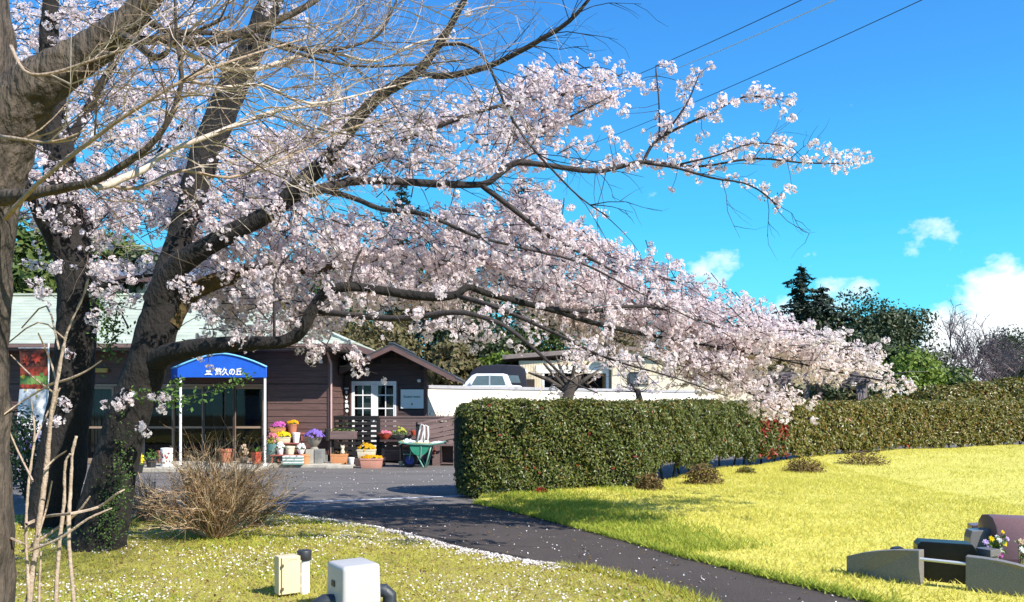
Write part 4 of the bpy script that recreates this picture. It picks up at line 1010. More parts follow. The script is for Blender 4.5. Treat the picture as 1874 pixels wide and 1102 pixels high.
# low shrubs in front of the hedge
def low_shrub(u, v, wpx, hpx, m, label, dens=1.0, name='low_shrub'):
    p = gp(u, v, .03); w = wpx / FPX * p.y; h = hpx / FPX * p.y
    t = thing(name, label, 'shrub', p, 'low shrubs at the foot of the hedge')
    n = int(1500 * dens); d = unit(rng.normal(0, 1, (n, 3)) + np.array([0, 0, .35])); d[:, 2] = np.abs(d[:, 2])
    C = np.array(p) + d * np.array([w * .52, w * .42, h]) * rng.uniform(.55, 1.05, (n, 1))
    foliage_obj('foliage', C, d, .05, m, t, spread=.8)
    b = MB()
    for k in range(40):
        dd = Vector(d[k]); b.tube([p, p + Vector((dd.x * w * .25, dd.y * w * .2, dd.z * h * .6)), p + Vector((dd.x * w * .5, dd.y * w * .4, dd.z * h))], [.008, .006, .003], 3, cap=False)
    b.build('twigs', m_trunk_far, t, kind='stuff')
low_shrub(1190, 905, 56, 38, m_dry, 'small brown rounded shrub in front of the green hedge, leftmost of the row')
low_shrub(1288, 893, 74, 44, m_dry, 'brown rounded shrub below the hedge where the stems show')
low_shrub(1365, 874, 40, 20, m_hedge_olive, 'tiny green shrub under the red leaved stretch of hedge', .5)
low_shrub(1472, 870, 80, 32, m_dry, 'low wide brown shrub right of the red leaved stretch')
low_shrub(1580, 861, 100, 38, m_dry, 'largest brown shrub mounded against the bronze hedge')
low_shrub(990, 911, 28, 18, m_red_leaf, 'tiny orange red shrub at the foot of the dark hedge end', .35)
low_shrub(1845, 834, 50, 14, m_hedge_olive, 'low olive tuft at the foot of the hedge near the right edge', .4)
# dry plants before the white wall
for u, v, Y, lb in ((800, 770, 24.5, 'dry pinkish shrub against the cream wall by the ramp'), (828, 772, 24.0, 'dry ochre shrub between the cream wall and the hedge end')):
    p = Vector((px(u, Y), Y, 0)); t = thing('dry_shrub', lb, 'shrub', p); n = 900
    d = unit(rng.normal(0, 1, (n, 3))); foliage_obj('foliage', np.array(p) + np.array([0, 0, .75]) + d * np.array([.5, .4, .62]) * rng.uniform(.4, 1, (n, 1)), d, .06, m_dry, t)
    b = MB()
    for k in range(22): grow(b, p, (random.gauss(0, .3), random.gauss(0, .3), 1), random.uniform(.8, 1.35), .01, 1, 3, .15, 0, (2, 2))
    b.build('twigs', m_twig_tan, t, kind='stuff')

# ================================================================== GRASS AND FALLEN PETALS
def blades(name, P, z, h, w, m, label, lean=.5):
    n = len(P); a = rng.uniform(0, 6.283, n); hh = h * rng.uniform(.5, 1.35, n); ww = w * rng.uniform(.7, 1.3, n)
    bx = np.column_stack([np.cos(a), np.sin(a), np.zeros(n)]) * ww[:, None] * .5; b0 = np.column_stack([P, z])
    tip = b0 + np.column_stack([rng.normal(0, lean, n) * hh, rng.normal(0, lean, n) * hh, hh])
    V = np.stack([b0 - bx, b0 + bx, tip], 1).reshape(-1, 3)
    o = np_obj(name, V, np.arange(3 * n).reshape(-1, 3), m, None, (float(P[0, 0]), float(P[0, 1]), 0), kind='stuff'); return tag(o, label)
vis_lawn = [(-9.5, 9.0), (-9.2, 11.1), (-5.5, 11.3), (-3.7, 11.4)] + [(x - .07, y - .03) for x, y in PL] + [(1.9, 4.6), (-4.2, 4.6)]
P = sample(vis_lawn, 85000)
keep = rng.uniform(0, 1, len(P)) < .55 + .45 * np.sin(P[:, 0] * 2.3 + np.sin(P[:, 1] * 1.7)) * np.sin(P[:, 1] * 2.9 + 1)
P = P[keep | (rng.uniform(0, 1, len(P)) < .5)]
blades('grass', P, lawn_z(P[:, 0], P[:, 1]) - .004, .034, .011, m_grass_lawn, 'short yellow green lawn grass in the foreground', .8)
E = np.array(PL[1:-1]); q = rng.uniform(0, len(E) - 1.001, 5000); i = q.astype(int); f = (q - i)[:, None]; P = E[i] * (1 - f) + E[i + 1] * f + np.column_stack([rng.normal(-.08, .05, 5000), rng.normal(-.04, .05, 5000)])
P = P[P[:, 1] < 7.7]
blades('grass', P, np.full(len(P), .05), .06, .013, m_grass_lawn, 'taller grass fringe along the left edge of the path', .6)
A1 = sample([(-.5, 13.5)] + PR + [(6.5, 3.6), (7.2, 9), (7.4, 20.7), (4.3, 18.0), (3.1, 16.2), (1.9, 14.6), (.4, 14.1)], 120000)
A2 = sample([(7.2, 8), (14, 12.5), (21, 24), (19, 28), (11, 23.9), (7.0, 20.6)], 70000)
P = np.vstack([A1, A2])
lump = np.sin(P[:, 0] * 3.1 + np.sin(P[:, 1] * 2.3) * 1.5) * np.sin(P[:, 1] * 3.7 + np.sin(P[:, 0] * 1.9))
P = P[rng.uniform(0, 1, len(P)) < .72 + .28 * lump]
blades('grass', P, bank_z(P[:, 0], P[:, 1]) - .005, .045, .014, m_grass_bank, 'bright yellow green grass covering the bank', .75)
def petals(name, P, z, size, label):
    n = len(P); V, F = leaves(np.column_stack([P, z]), np.tile([0, 0, 1.], (n, 1)), size, .8, .3, .45)
    tag(np_obj(name, V, F, m_fallen, None, (float(P[0, 0]), float(P[0, 1]), 0), kind='stuff'), label)
P = sample(vis_lawn, 30000); w = .28 + .45 * np.sin(P[:, 0] * 1.9 + 2 * np.sin(P[:, 1] * .8)) * np.sin(P[:, 1] * 2.6) ; P = P[rng.uniform(0, 1, len(P)) < w]
petals('fallen_petals', P, lawn_z(P[:, 0], P[:, 1]) + .026, .0205, 'fallen cherry petals scattered over the lawn')
NP = 4200; q = rng.uniform(0, 7.4, NP); i = q.astype(int); f = (q - i)[:, None]; E = np.array(PL); P = E[i] * (1 - f) + E[i + 1] * f + np.abs(rng.gamma(1.2, .05, (NP, 1)) * (1 + .8 * np.sin(q * 9)[:, None])) * np.array([[-.75, -.7]]) + np.array([[-.02, -.02]])
petals('fallen_petals', P, np.full(NP, .062) + rng.uniform(0, .02, NP), .024, 'drift of fallen petals along the lawn edge beside the path')
P = sample(path_poly, 420); petals('fallen_petals', P, np.full(420, .012), .020, 'fallen petals speckling the dark path')
P = sample([(-8.5, 11.6), (-1.5, 12.5), (-1.0, 20), (-9, 18.5)], 500); petals('fallen_petals', P, np.full(500, .012), .024, 'fallen petals speckling the grey forecourt')

P = np.vstack([sample(vis_lawn, 1500), sample(path_poly, 160)]); z = np.where(np.arange(len(P)) < 1500, lawn_z(P[:, 0], P[:, 1]) + .022, .012)
V, F = leaves(np.column_stack([P, z]), np.tile([0, 0, 1.], (len(P), 1)), .038, .5, .5, .4)
tag(np_obj('leaf_litter', V, F, m_litter, None, (float(P[0, 0]), float(P[0, 1]), 0), kind='stuff'), 'brown dead leaves littering the lawn and path')
P = sample([(-.5, 13.5), (-.55, 13.0), (.9, 10.6), (1.9, 8.6), (3.1, 8.8), (2.2, 11), (1.9, 14.4)], 16000); P = P[rng.uniform(0, 1, len(P)) < .5 + .5 * np.sin(P[:, 0] * 2.7 + P[:, 1])]
blades('grass', P, bank_z(P[:, 0], P[:, 1]) - .005, .07, .017, m_grass_green, 'greener grass at the near corner of the bank beside the path', .7)
E = np.array(PR); q = rng.uniform(0, len(E) - 1.001, 7000); i = q.astype(int); f = (q - i)[:, None]; P = E[i] * (1 - f) + E[i + 1] * f + np.column_stack([rng.gamma(1.5, .05, 7000) - .05, rng.normal(.02, .05, 7000)])
blades('grass', P, bank_z(P[:, 0], P[:, 1]) - .005, .06, .015, m_grass_green, 'ragged grass fringe overhanging the right edge of the path', .8)
P = sample(vis_lawn, 26000); P = P[(np.sin(P[:, 0] * 1.3 + 1.1 * np.sin(P[:, 1] * 1.9)) * np.sin(P[:, 1] * 2.2 + .5) > .35) & (rng.uniform(0, 1, len(P)) < .6)]
blades('grass', P, lawn_z(P[:, 0], P[:, 1]) - .004, .055, .014, m_grass_green, 'lusher green tufts in patches on the lawn', .7)

# ================================================================== CHERRY TREES
def pix_line(L_, smooth=3):
    """(u, v, Y, half-width px) control points -> a smooth 3-D path with radii"""
    P = [np.array([*at(u, v, Y), r / FPX * Y]) for u, v, Y, r in L_]
    P = [2 * P[0] - P[1]] + P + [2 * P[-1] - P[-2]]; out = []
    for i in range(1, len(P) - 2):
        for k in range(smooth):
            t = k / smooth; a, b_, c, d = P[i - 1], P[i], P[i + 1], P[i + 2]
            out.append(.5 * ((2 * b_) + (c - a) * t + (2 * a - 5 * b_ + 4 * c - d) * t * t + (3 * b_ - a - 3 * c + d) * t ** 3))
    out.append(P[-2]); return [Vector(o[:3]) for o in out], [max(.004, float(o[3])) for o in out]
from mathutils import noise as mnoise
def bark(L_, name, m, parent, n=40, smooth=14, amp=.02, f=(9, 9, 3), flare=0):
    """a thick trunk whose bark is modelled as ridges and hollows"""
    pts, rad = pix_line(L_, smooth); V, F = [], []; x = None
    for i, p in enumerate(pts):
        d = (pts[min(i + 1, len(pts) - 1)] - pts[max(i - 1, 0)]).normalized()
        if x is None: x = d.cross(Vector((0, 1, 0))).normalized()
        x = (x - d * x.dot(d)).normalized(); y = d.cross(x)
        for k in range(n):
            a = 2 * math.pi * k / n; e = x * math.cos(a) + y * math.sin(a); q = p + e * rad[i]
            s = mnoise.fractal(Vector((q.x * f[0], q.y * f[1], q.z * f[2])), 1.0, 2.0, 4); s2 = mnoise.noise(Vector((q.x * 2.1, q.y * 2.1, q.z * 1.6)))
            V.append(p + e * (rad[i] * (1 + .10 * s2) + amp * s))
    for i in range(len(pts) - 1):
        for k in range(n): F.append((i * n + k, i * n + (k + 1) % n, (i + 1) * n + (k + 1) % n, (i + 1) * n + k))
    F.append(tuple((len(pts) - 1) * n + k for k in range(n)))
    b = MB(); b.add(V, F); return b.build(name, m, parent, smooth=True), pts, rad
def limb(L_, name, m, parent, n=8, smooth=3, rough=.06):
    pts, rad = pix_line(L_, smooth); b = MB(); jr = .10
    pts = [p + Vector((random.uniform(-1, 1), random.uniform(-1, 1), random.uniform(-1, 1))) * r * jr * (0 < i < len(pts) - 1) for i, (p, r) in enumerate(zip(pts, rad))]
    b.tube(pts, rad, n, True, 0, rough); return b.build(name, m, parent, smooth=True), pts, rad

# ---- a blossom cluster: flowers of five petals on a loose ball, with a few buds and calyces
def cluster_proto(nf, Rr, seed):
    r = np.random.default_rng(seed); V, F, M = [], [], []
    for i in range(nf):
        d = unit(r.normal(0, 1, (1, 3)))[0]; c = d * Rr * r.uniform(.65, 1.08); d = unit((d + r.normal(0, .35, 3))[None])[0]
        t = unit(np.cross(d, r.normal(0, 1, 3))[None])[0]; s = np.cross(d, t); Lp = r.uniform(.018, .0235); cup = r.uniform(.1, .7)
        for k in range(5):
            a = 2 * math.pi * k / 5; x = t * math.cos(a) + s * math.sin(a); y = -t * math.sin(a) + s * math.cos(a); j = len(V)
            V += [c + d * .002, c + x * Lp * .62 - y * Lp * .42 + d * Lp * cup * .5, c + x * Lp * 1.0 + d * Lp * cup * .75, c + x * Lp * .62 + y * Lp * .42 + d * Lp * cup * .5]; F.append((j, j + 1, j + 2, j + 3)); M.append(0)
        j = len(V); q = .0045; V += [c + d * .006 + t * q, c + d * .006 + s * q, c + d * .006 - t * q, c + d * .006 - s * q]; F.append((j, j + 1, j + 2, j + 3)); M.append(1)
    for i in range(max(3, nf // 3)):
        d = unit(r.normal(0, 1, (1, 3)))[0]; c = d * Rr * r.uniform(.3, .95); t = unit(np.cross(d, r.normal(0, 1, 3))[None])[0]; j = len(V)
        V += [c - d * .012, c + t * .006, c + d * .014, c - t * .006]; F.append((j, j + 1, j + 2, j + 3)); M.append(1)
    return np.array(V), np.array(F), np.array(M)
PROTO = [cluster_proto(n, r_, 50 + i) for i, (n, r_) in enumerate(((13, .048), (11, .042), (15, .055), (9, .036), (12, .05), (7, .03)))]
def rand_rot(n):
    q = unit(rng.normal(0, 1, (n, 4))); w, x, y, z = q.T
    return np.stack([np.stack([1 - 2 * (y * y + z * z), 2 * (x * y - z * w), 2 * (x * z + y * w)], -1), np.stack([2 * (x * y + z * w), 1 - 2 * (x * x + z * z), 2 * (y * z - x * w)], -1), np.stack([2 * (x * z - y * w), 2 * (y * z + x * w), 1 - 2 * (x * x + y * y)], -1)], 1)
def blossom_mass(name, C, scale, parent, label=None):
    C = np.asarray(C, float); n = len(C); k = rng.integers(0, len(PROTO), n); sc = scale * rng.uniform(.75, 1.3, n); Vs, Fs, Ms, off = [], [], [], 0
    for j, (V, F, M) in enumerate(PROTO):
        I = np.where(k == j)[0]
        if not len(I): continue
        Rm = rand_rot(len(I)); W_ = np.einsum('nij,vj->nvi', Rm, V) * sc[I][:, None, None] + C[I][:, None]
        Vs.append(W_.reshape(-1, 3)); Fs.append((F[None] + (np.arange(len(I)) * len(V))[:, None, None] + off).reshape(-1, 4)); Ms.append(np.tile(M, len(I))); off += len(I) * len(V)
    o = np_obj(name, np.vstack(Vs), np.vstack(Fs), [m_petal, m_calyx], parent, mi=np.concatenate(Ms), kind='stuff')
    if label: o['label'] = label
    return o
PM = [np_mesh('blossom_cluster', V, F, [m_petal, m_calyx], M) for V, F, M in PROTO]

CH = thing('cherry_tree', 'large cherry tree in pink blossom with dark leaning trunk and long right hand limbs', 'cherry tree', gp(180, 1010))
Y0 = 8.75
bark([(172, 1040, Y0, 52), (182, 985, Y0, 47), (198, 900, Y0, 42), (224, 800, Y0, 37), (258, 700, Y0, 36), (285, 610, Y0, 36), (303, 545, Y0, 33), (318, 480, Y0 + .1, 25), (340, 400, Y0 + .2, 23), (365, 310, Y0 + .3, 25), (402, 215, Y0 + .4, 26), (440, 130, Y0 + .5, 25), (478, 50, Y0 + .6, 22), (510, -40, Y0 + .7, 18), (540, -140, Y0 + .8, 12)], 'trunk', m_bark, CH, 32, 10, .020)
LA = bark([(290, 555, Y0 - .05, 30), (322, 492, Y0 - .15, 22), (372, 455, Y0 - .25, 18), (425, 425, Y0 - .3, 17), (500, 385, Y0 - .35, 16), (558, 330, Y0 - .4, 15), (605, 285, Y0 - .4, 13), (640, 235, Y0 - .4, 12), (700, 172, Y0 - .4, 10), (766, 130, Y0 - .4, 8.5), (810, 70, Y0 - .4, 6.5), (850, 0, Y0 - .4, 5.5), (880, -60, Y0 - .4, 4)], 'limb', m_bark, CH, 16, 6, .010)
LA2 = limb([(762, 133, Y0 - .4, 6), (808, 139, Y0 - .5, 6), (870, 129, Y0 - .6, 5.5), (930, 105, Y0 - .7, 5), (990, 72, Y0 - .8, 4.6), (1042, 38, Y0 - .9, 4), (1085, -10, Y0 - 1, 3)], 'limb', m_branch, CH, 7)
LB = limb([(545, 360, Y0 - .4, 9), (600, 343, Y0 - .3, 9), (640, 333, Y0 - .2, 8), (690, 330, Y0 - .1, 7), (800, 336, Y0, 7), (882, 338, Y0 + .1, 6), (915, 318, Y0 + .15, 6), (948, 297, Y0 + .2, 6), (1010, 304, Y0 + .3, 5), (1090, 313, Y0 + .5, 5), (1140, 304, Y0 + .55, 4), (1180, 296, Y0 + .6, 3.6), (1280, 305, Y0 + .7, 2.2), (1380, 290, Y0 + .8, 2), (1470, 298, Y0 + .9, 1.5), (1560, 299, Y0 + 1, 1)], 'limb', m_branch, CH, 7)
LB1 = limb([(882, 340, Y0 + .1, 5), (920, 368, Y0 + .1, 5), (955, 395, Y0 + .2, 4.5), (1000, 430, Y0 + .3, 4), (1060, 462, Y0 + .4, 3), (1130, 500, Y0 + .6, 2)], 'limb', m_branch, CH, 6)
LB2 = limb([(1178, 297, Y0 + .6, 3), (1190, 270, Y0 + .6, 3), (1212, 250, Y0 + .6, 3), (1255, 228, Y0 + .65, 2.6), (1300, 208, Y0 + .7, 2.2), (1360, 178, Y0 + .8, 1.6), (1420, 180, Y0 + .9, 1)], 'limb', m_branch, CH, 6)
LB4 = limb([(1180, 298, Y0 + .6, 2.6), (1240, 308, Y0 + .5, 2.2), (1300, 325, Y0 + .5, 2), (1360, 335, Y0 + .5, 1.6), (1395, 352, Y0 + .5, 1.3), (1422, 376, Y0 + .5, 1)], 'limb', m_branch, CH, 6)
LB5 = limb([(1207, 251, Y0 + .6, 2), (1207, 215, Y0 + .6, 1.8), (1205, 175, Y0 + .6, 1.4), (1200, 120, Y0 + .6, 1)], 'limb', m_branch, CH, 5)
LB6 = limb([(1215, 248, Y0 + .6, 2), (1240, 215, Y0 + .5, 1.8), (1262, 180, Y0 + .45, 1.4), (1280, 135, Y0 + .4, 1)], 'limb', m_branch, CH, 5)
LB7 = limb([(1240, 302, Y0 + .6, 2), (1310, 285, Y0 + .5, 1.6), (1380, 262, Y0 + .5, 1.3), (1450, 270, Y0 + .5, 1)], 'limb', m_branch, CH, 5)
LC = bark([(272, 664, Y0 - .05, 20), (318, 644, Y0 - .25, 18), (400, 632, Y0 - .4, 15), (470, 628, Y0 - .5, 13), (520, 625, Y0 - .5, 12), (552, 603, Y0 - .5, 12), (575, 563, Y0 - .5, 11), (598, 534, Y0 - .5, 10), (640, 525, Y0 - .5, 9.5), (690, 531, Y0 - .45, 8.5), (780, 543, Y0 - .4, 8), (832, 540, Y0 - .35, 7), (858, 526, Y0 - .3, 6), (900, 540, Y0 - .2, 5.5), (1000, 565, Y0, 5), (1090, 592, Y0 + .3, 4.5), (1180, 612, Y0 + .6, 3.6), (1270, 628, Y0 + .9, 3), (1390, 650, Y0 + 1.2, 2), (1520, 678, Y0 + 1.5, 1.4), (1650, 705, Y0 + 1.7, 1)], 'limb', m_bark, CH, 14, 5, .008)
LC2 = limb([(585, 570, Y0 - .45, 6.5), (640, 577, Y0 - .6, 6), (720, 583, Y0 - .8, 6), (790, 576, Y0 - .9, 5.5), (850, 573, Y0 - 1, 5), (905, 588, Y0 - 1, 4.5), (945, 612, Y0 - 1, 4), (990, 650, Y0 - 1, 3), (1040, 695, Y0 - 1, 2), (1095, 720, Y0 - 1, 1.2)], 'limb', m_branch, CH, 7)
LC3 = limb([(835, 541, Y0 - .3, 5), (900, 560, Y0 - .5, 4.5), (960, 585, Y0 - .6, 4), (1020, 612, Y0 - .7, 3), (1110, 655, Y0 - .8, 2.2), (1230, 690, Y0 - .9, 1.4), (1330, 725, Y0 - .9, 1)], 'limb', m_branch, CH, 6)
LC4 = limb([(0, 0, Y0, 1), (585, 347, Y0 - .35, 5), (640, 360, Y0 - .3, 5), (700, 383, Y0 - .4, 4.5), (760, 388, Y0 - .5, 4), (820, 410, Y0 - .5, 3.5), (870, 432, Y0 - .5, 3), (960, 455, Y0 - .4, 2.4), (1060, 480, Y0 - .3, 2), (1160, 530, Y0 - .1, 1.5), (1280, 590, Y0 + .1, 1)][1:], 'limb', m_branch, CH, 6)
LD = bark([(305, 590, Y0, 26), (338, 545, Y0 + .1, 18), (372, 525, Y0 + .2, 16), (415, 508, Y0 + .3, 14.5), (450, 498, Y0 + .4, 13), (500, 484, Y0 + .6, 10), (570, 495, Y0 + .9, 7), (660, 480, Y0 + 1.2, 4), (760, 470, Y0 + 1.5, 2)], 'mossy_limb', m_bark_moss, CH, 16, 6, .012)
LE = limb([(600, 330, Y0 + .1, 4), (700, 290, Y0 + .3, 6), (728, 268, Y0 + .35, 6), (765, 244, Y0 + .4, 6), (825, 222, Y0 + .5, 5), (890, 200, Y0 + .6, 4), (960, 186, Y0 + .7, 3), (1050, 168, Y0 + .8, 2), (1140, 135, Y0 + .9, 1.2)], 'limb', m_branch, CH, 7)
LE2 = limb([(870, 260, Y0 + .4, 3), (950, 245, Y0 + .5, 2.5), (1040, 215, Y0 + .6, 2), (1120, 175, Y0 + .6, 1.2)], 'limb', m_branch, CH, 5)
LF = limb([(805, 82, Y0 - .4, 3.2), (850, 82, Y0 - .6, 3), (885, 105, Y0 - .7, 2.8), (908, 150, Y0 - .7, 2.6), (930, 205, Y0 - .7, 2.5), (970, 265, Y0 - .7, 2.3), (1012, 312, Y0 - .7, 2), (1062, 362, Y0 - .7, 1.5), (1115, 398, Y0 - .7, 1)], 'limb', m_branch, CH, 6)
LG = limb([(503, 628, Y0 - .5, 3), (502, 560, Y0 - .6, 2.6), (506, 500, Y0 - .6, 2.2), (540, 455, Y0 - .6, 1.6)], 'limb', m_branch, CH, 5)
LH = limb([(640, 526, Y0 - .5, 3.4), (648, 485, Y0 - .5, 2.6), (665, 450, Y0 - .5, 2)], 'limb', m_branch, CH, 5)
LI = limb([(1000, 565, Y0, 4), (1080, 570, Y0 + .2, 4), (1180, 560, Y0 + .5, 3), (1290, 590, Y0 + .9, 2), (1420, 630, Y0 + 1.2, 1.5), (1560, 640, Y0 + 1.5, 1)], 'limb', m_branch, CH, 6)
LJ = limb([(1210, 625, Y0 + .8, 3), (1280, 665, Y0 + .8, 2.4), (1350, 705, Y0 + .8, 1.8), (1430, 755, Y0 + .8, 1.2)], 'limb', m_branch, CH, 5)
# second tree: the upright dark trunk on the left
CH2 = thing('cherry_tree', 'second cherry tree with upright dark trunk and pale blossom at the left', 'cherry tree', gp(95, 965))
Y2 = 10.2
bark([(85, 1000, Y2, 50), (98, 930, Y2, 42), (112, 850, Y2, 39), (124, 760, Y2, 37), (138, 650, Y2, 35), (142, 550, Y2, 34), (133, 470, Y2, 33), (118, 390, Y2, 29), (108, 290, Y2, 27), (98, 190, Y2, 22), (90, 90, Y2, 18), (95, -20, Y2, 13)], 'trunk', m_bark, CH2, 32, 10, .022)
M1 = limb([(135, 500, Y2, 20), (105, 455, Y2 - .2, 15), (75, 400, Y2 - .4, 11), (45, 330, Y2 - .6, 8), (20, 240, Y2 - .8, 5)], 'limb', m_bark, CH2, 7)
M2 = limb([(128, 440, Y2, 13), (175, 400, Y2 + .4, 9), (235, 340, Y2 + .8, 6), (300, 270, Y2 + 1.1, 4), (360, 200, Y2 + 1.3, 2)], 'limb', m_bark, CH2, 7)
M3 = limb([(110, 290, Y2, 12), (160, 200, Y2 + .3, 8), (210, 110, Y2 + .6, 6), (260, 20, Y2 + .8, 4)], 'limb', m_bark, CH2, 7)
M4 = limb([(135, 560, Y2, 10), (180, 530, Y2 - .3, 6), (240, 510, Y2 - .5, 4), (300, 500, Y2 - .6, 2)], 'limb', m_bark, CH2, 6)

# ---- blossom: twigs strung with clusters through each limb's spray
tw = {CH.name: MB(), CH2.name: MB()}; clus = {CH.name: [], CH2.name: []}; solo = []
def spray(tree, poly, n, Y, dY, flow, length=(45, 130), per=(3, 7), jit=.055, keep_solo=False, sag=.1, big=False):
    """n twigs through a region, each running roughly along flow, strung with blossom clusters"""
    Q = sample(poly, n); b = tw[tree.name]
    for u, v in Q:
        y = Y(u) + random.gauss(0, dY); a = math.atan2(-flow[1], flow[0]) + random.gauss(0, .55); l = random.uniform(*length) / FPX * y
        d = Vector((math.cos(a), random.gauss(0, .35), math.sin(a))).normalized(); p = at(u, v, y) - d * l * .5; pts = [p]
        for k in range(4):
            d = (d + Vector((random.gauss(0, .16), random.gauss(0, .16), random.gauss(0, .16) - sag * .3))).normalized(); pts.append(pts[-1] + d * l / 4)
        b.tube(pts, [.0075, .006, .005, .004, .003], 3, cap=False)
        for k in range(random.randint(*per)):
            s = random.uniform(.1, 1.02) * 4; i = min(int(s), 3); c = pts[i].lerp(pts[i + 1], s - i) + Vector((random.gauss(0, jit), random.gauss(0, jit), random.gauss(0, jit)))
            (solo if keep_solo else clus[tree.name]).append(c[:])
def along(tree, res, n, jit=.07, s0=.2, lst=None, twl=.10):
    pts, rad_ = res[1], res[2]; m_ = len(pts) - 1; b = tw[tree.name]
    for k in range(n):
        s = (s0 + (1 - s0) * random.random()) * m_; i = min(int(s), m_ - 1); q = pts[i].lerp(pts[i + 1], s - i)
        o = Vector((random.gauss(0, jit), abs(random.gauss(0, jit * 1.4)) + rad_[i] * .8 - .02, random.gauss(0, jit) + jit * .5)); b.tube([q, q + o * .5 + Vector((0, 0, .01)), q + o], [.004, .003, .0025], 3, cap=False)
        (solo if lst is None else lst).append((q + o)[:])
yD = lambda u: Y0 + .30 + max(0, (u - 500)) / 1150 * 1.6
c1 = clus[CH.name]
# the great drooping band
bandT = [(330, 395), (450, 372), (560, 365), (690, 405), (800, 405), (860, 385), (960, 350), (1010, 375), (1080, 440), (1190, 478), (1300, 530), (1390, 575), (1530, 615), (1600, 650), (1655, 690)]
bandB = [(1640, 705), (1560, 682), (1480, 660), (1400, 668), (1300, 645), (1200, 632), (1110, 610), (1010, 580), (930, 545), (830, 562), (700, 555), (640, 545), (570, 590), (500, 610), (400, 600), (330, 545)]
spray(CH, bandT + bandB, 540, lambda u: yD(u) + .25, .75, (1, .35), per=(4, 8))
spray(CH, [(600, 400), (960, 365), (1300, 540), (1560, 640), (1540, 680), (1200, 640), (950, 545), (620, 530)], 190, yD, .45, (1, .35), per=(4, 8))
spray(CH, [(930, 535), (1100, 550), (1400, 605), (1600, 650), (1660, 698), (1590, 698), (1400, 672), (1200, 642), (1060, 618), (980, 585)], 120, yD, .35, (1, .3), per=(4, 8))
spray(CH, [(1120, 470), (1300, 535), (1400, 580), (1500, 615), (1420, 640), (1250, 600), (1100, 520)], 70, yD, .35, (1, .45), per=(4, 7))
spray(CH, [(320, 470), (560, 470), (640, 560), (600, 620), (480, 615), (360, 600)], 75, lambda u: Y0 + 1.3, .4, (1, .2), per=(3, 6))
# hanging lower tip over the hedge, and the fringe under the band
spray(CH, [(1180, 640), (1330, 660), (1420, 710), (1480, 745), (1470, 765), (1400, 752), (1300, 715), (1180, 680)], 54, lambda u: Y0 + .8, .22, (1, .6), (40, 90), per=(4, 7))
spray(CH, [(1040, 640), (1100, 640), (1190, 655), (1240, 700), (1170, 690), (1110, 660)], 12, lambda u: Y0 - .6, .3, (1, .5), (40, 90), per=(4, 7))
spray(CH, [(480, 610), (560, 630), (640, 560), (560, 575), (500, 590), (360, 590), (330, 640), (430, 640)], 18, lambda u: Y0 + .25, .35, (1, .3), (40, 90), per=(2, 5))
spray(CH, [(540, 640), (620, 615), (670, 650), (665, 690), (640, 660), (560, 660)], 9, lambda u: Y0 - .4, .15, (1, .5), (40, 80), per=(2, 4))
spray(CH, [(640, 570), (900, 585), (890, 630), (800, 600), (700, 600)], 10, lambda u: Y0 - .8, .2, (1, .4), (40, 80), per=(2, 4))
spray(CH, [(830, 590), (880, 610), (880, 640)], 3, lambda u: Y0 - .9, .1, (1, .4), (30, 50), per=(2, 3))
# the middle spray over the fork
spray(CH, [(560, 200), (640, 160), (760, 175), (900, 185), (960, 250), (900, 330), (700, 325), (600, 330), (500, 330)], 140, lambda u: Y0 + .3, .6, (1, -.25), (45, 120), per=(3, 6))
spray(CH, [(920, 165), (985, 112), (1050, 108), (1110, 135), (1150, 165), (1080, 200), (1000, 235), (930, 240)], 54, lambda u: Y0 + .7, .3, (1, -.3), (40, 90), per=(4, 7))
spray(CH, [(860, 240), (950, 230), (1060, 240), (1100, 290), (1010, 300), (900, 300)], 20, lambda u: Y0 + .5, .3, (1, -.1), (40, 90), per=(2, 5))
spray(CH, [(940, 330), (1010, 340), (1060, 420), (1100, 460), (1020, 420)], 16, lambda u: Y0 + .3, .25, (1, .5), (30, 70), per=(2, 5))
# upper trunk and left-hand crown
spray(CH, [(300, 330), (480, 230), (560, 240), (560, 360), (420, 420), (300, 420)], 185, lambda u: Y0 + .9, .6, (1, .1), per=(3, 6))
spray(CH2, [(20, 0), (300, 0), (430, 60), (400, 210), (300, 330), (30, 330)], 310, lambda u: Y2 + .9, .9, (1, -.1), per=(3, 6))
spray(CH2, [(30, 330), (330, 310), (330, 420), (200, 440), (60, 420)], 150, lambda u: Y2 + .2, .6, (1, .1), per=(3, 6))
spray(CH2, [(60, 480), (150, 460), (320, 470), (330, 560), (220, 600), (150, 560), (60, 540)], 32, lambda u: Y2 - .7, .35, (1, .2), (40, 90), per=(2, 5))
for u, v in ((205, 735), (300, 742), (112, 765), (262, 790), (125, 640), (290, 725), (235, 720), (120, 740)): spray(CH2, [(u - 8, v - 6), (u + 8, v - 6), (u, v + 8)], 1, lambda u: Y0 - .9, .05, (1, .3), (18, 34), (2, 4), .025)
spray(CH, [(480, -20), (560, 10), (560, 60), (470, 60)], 6, lambda u: Y0 + .6, .3, (1, 0), per=(2, 4))
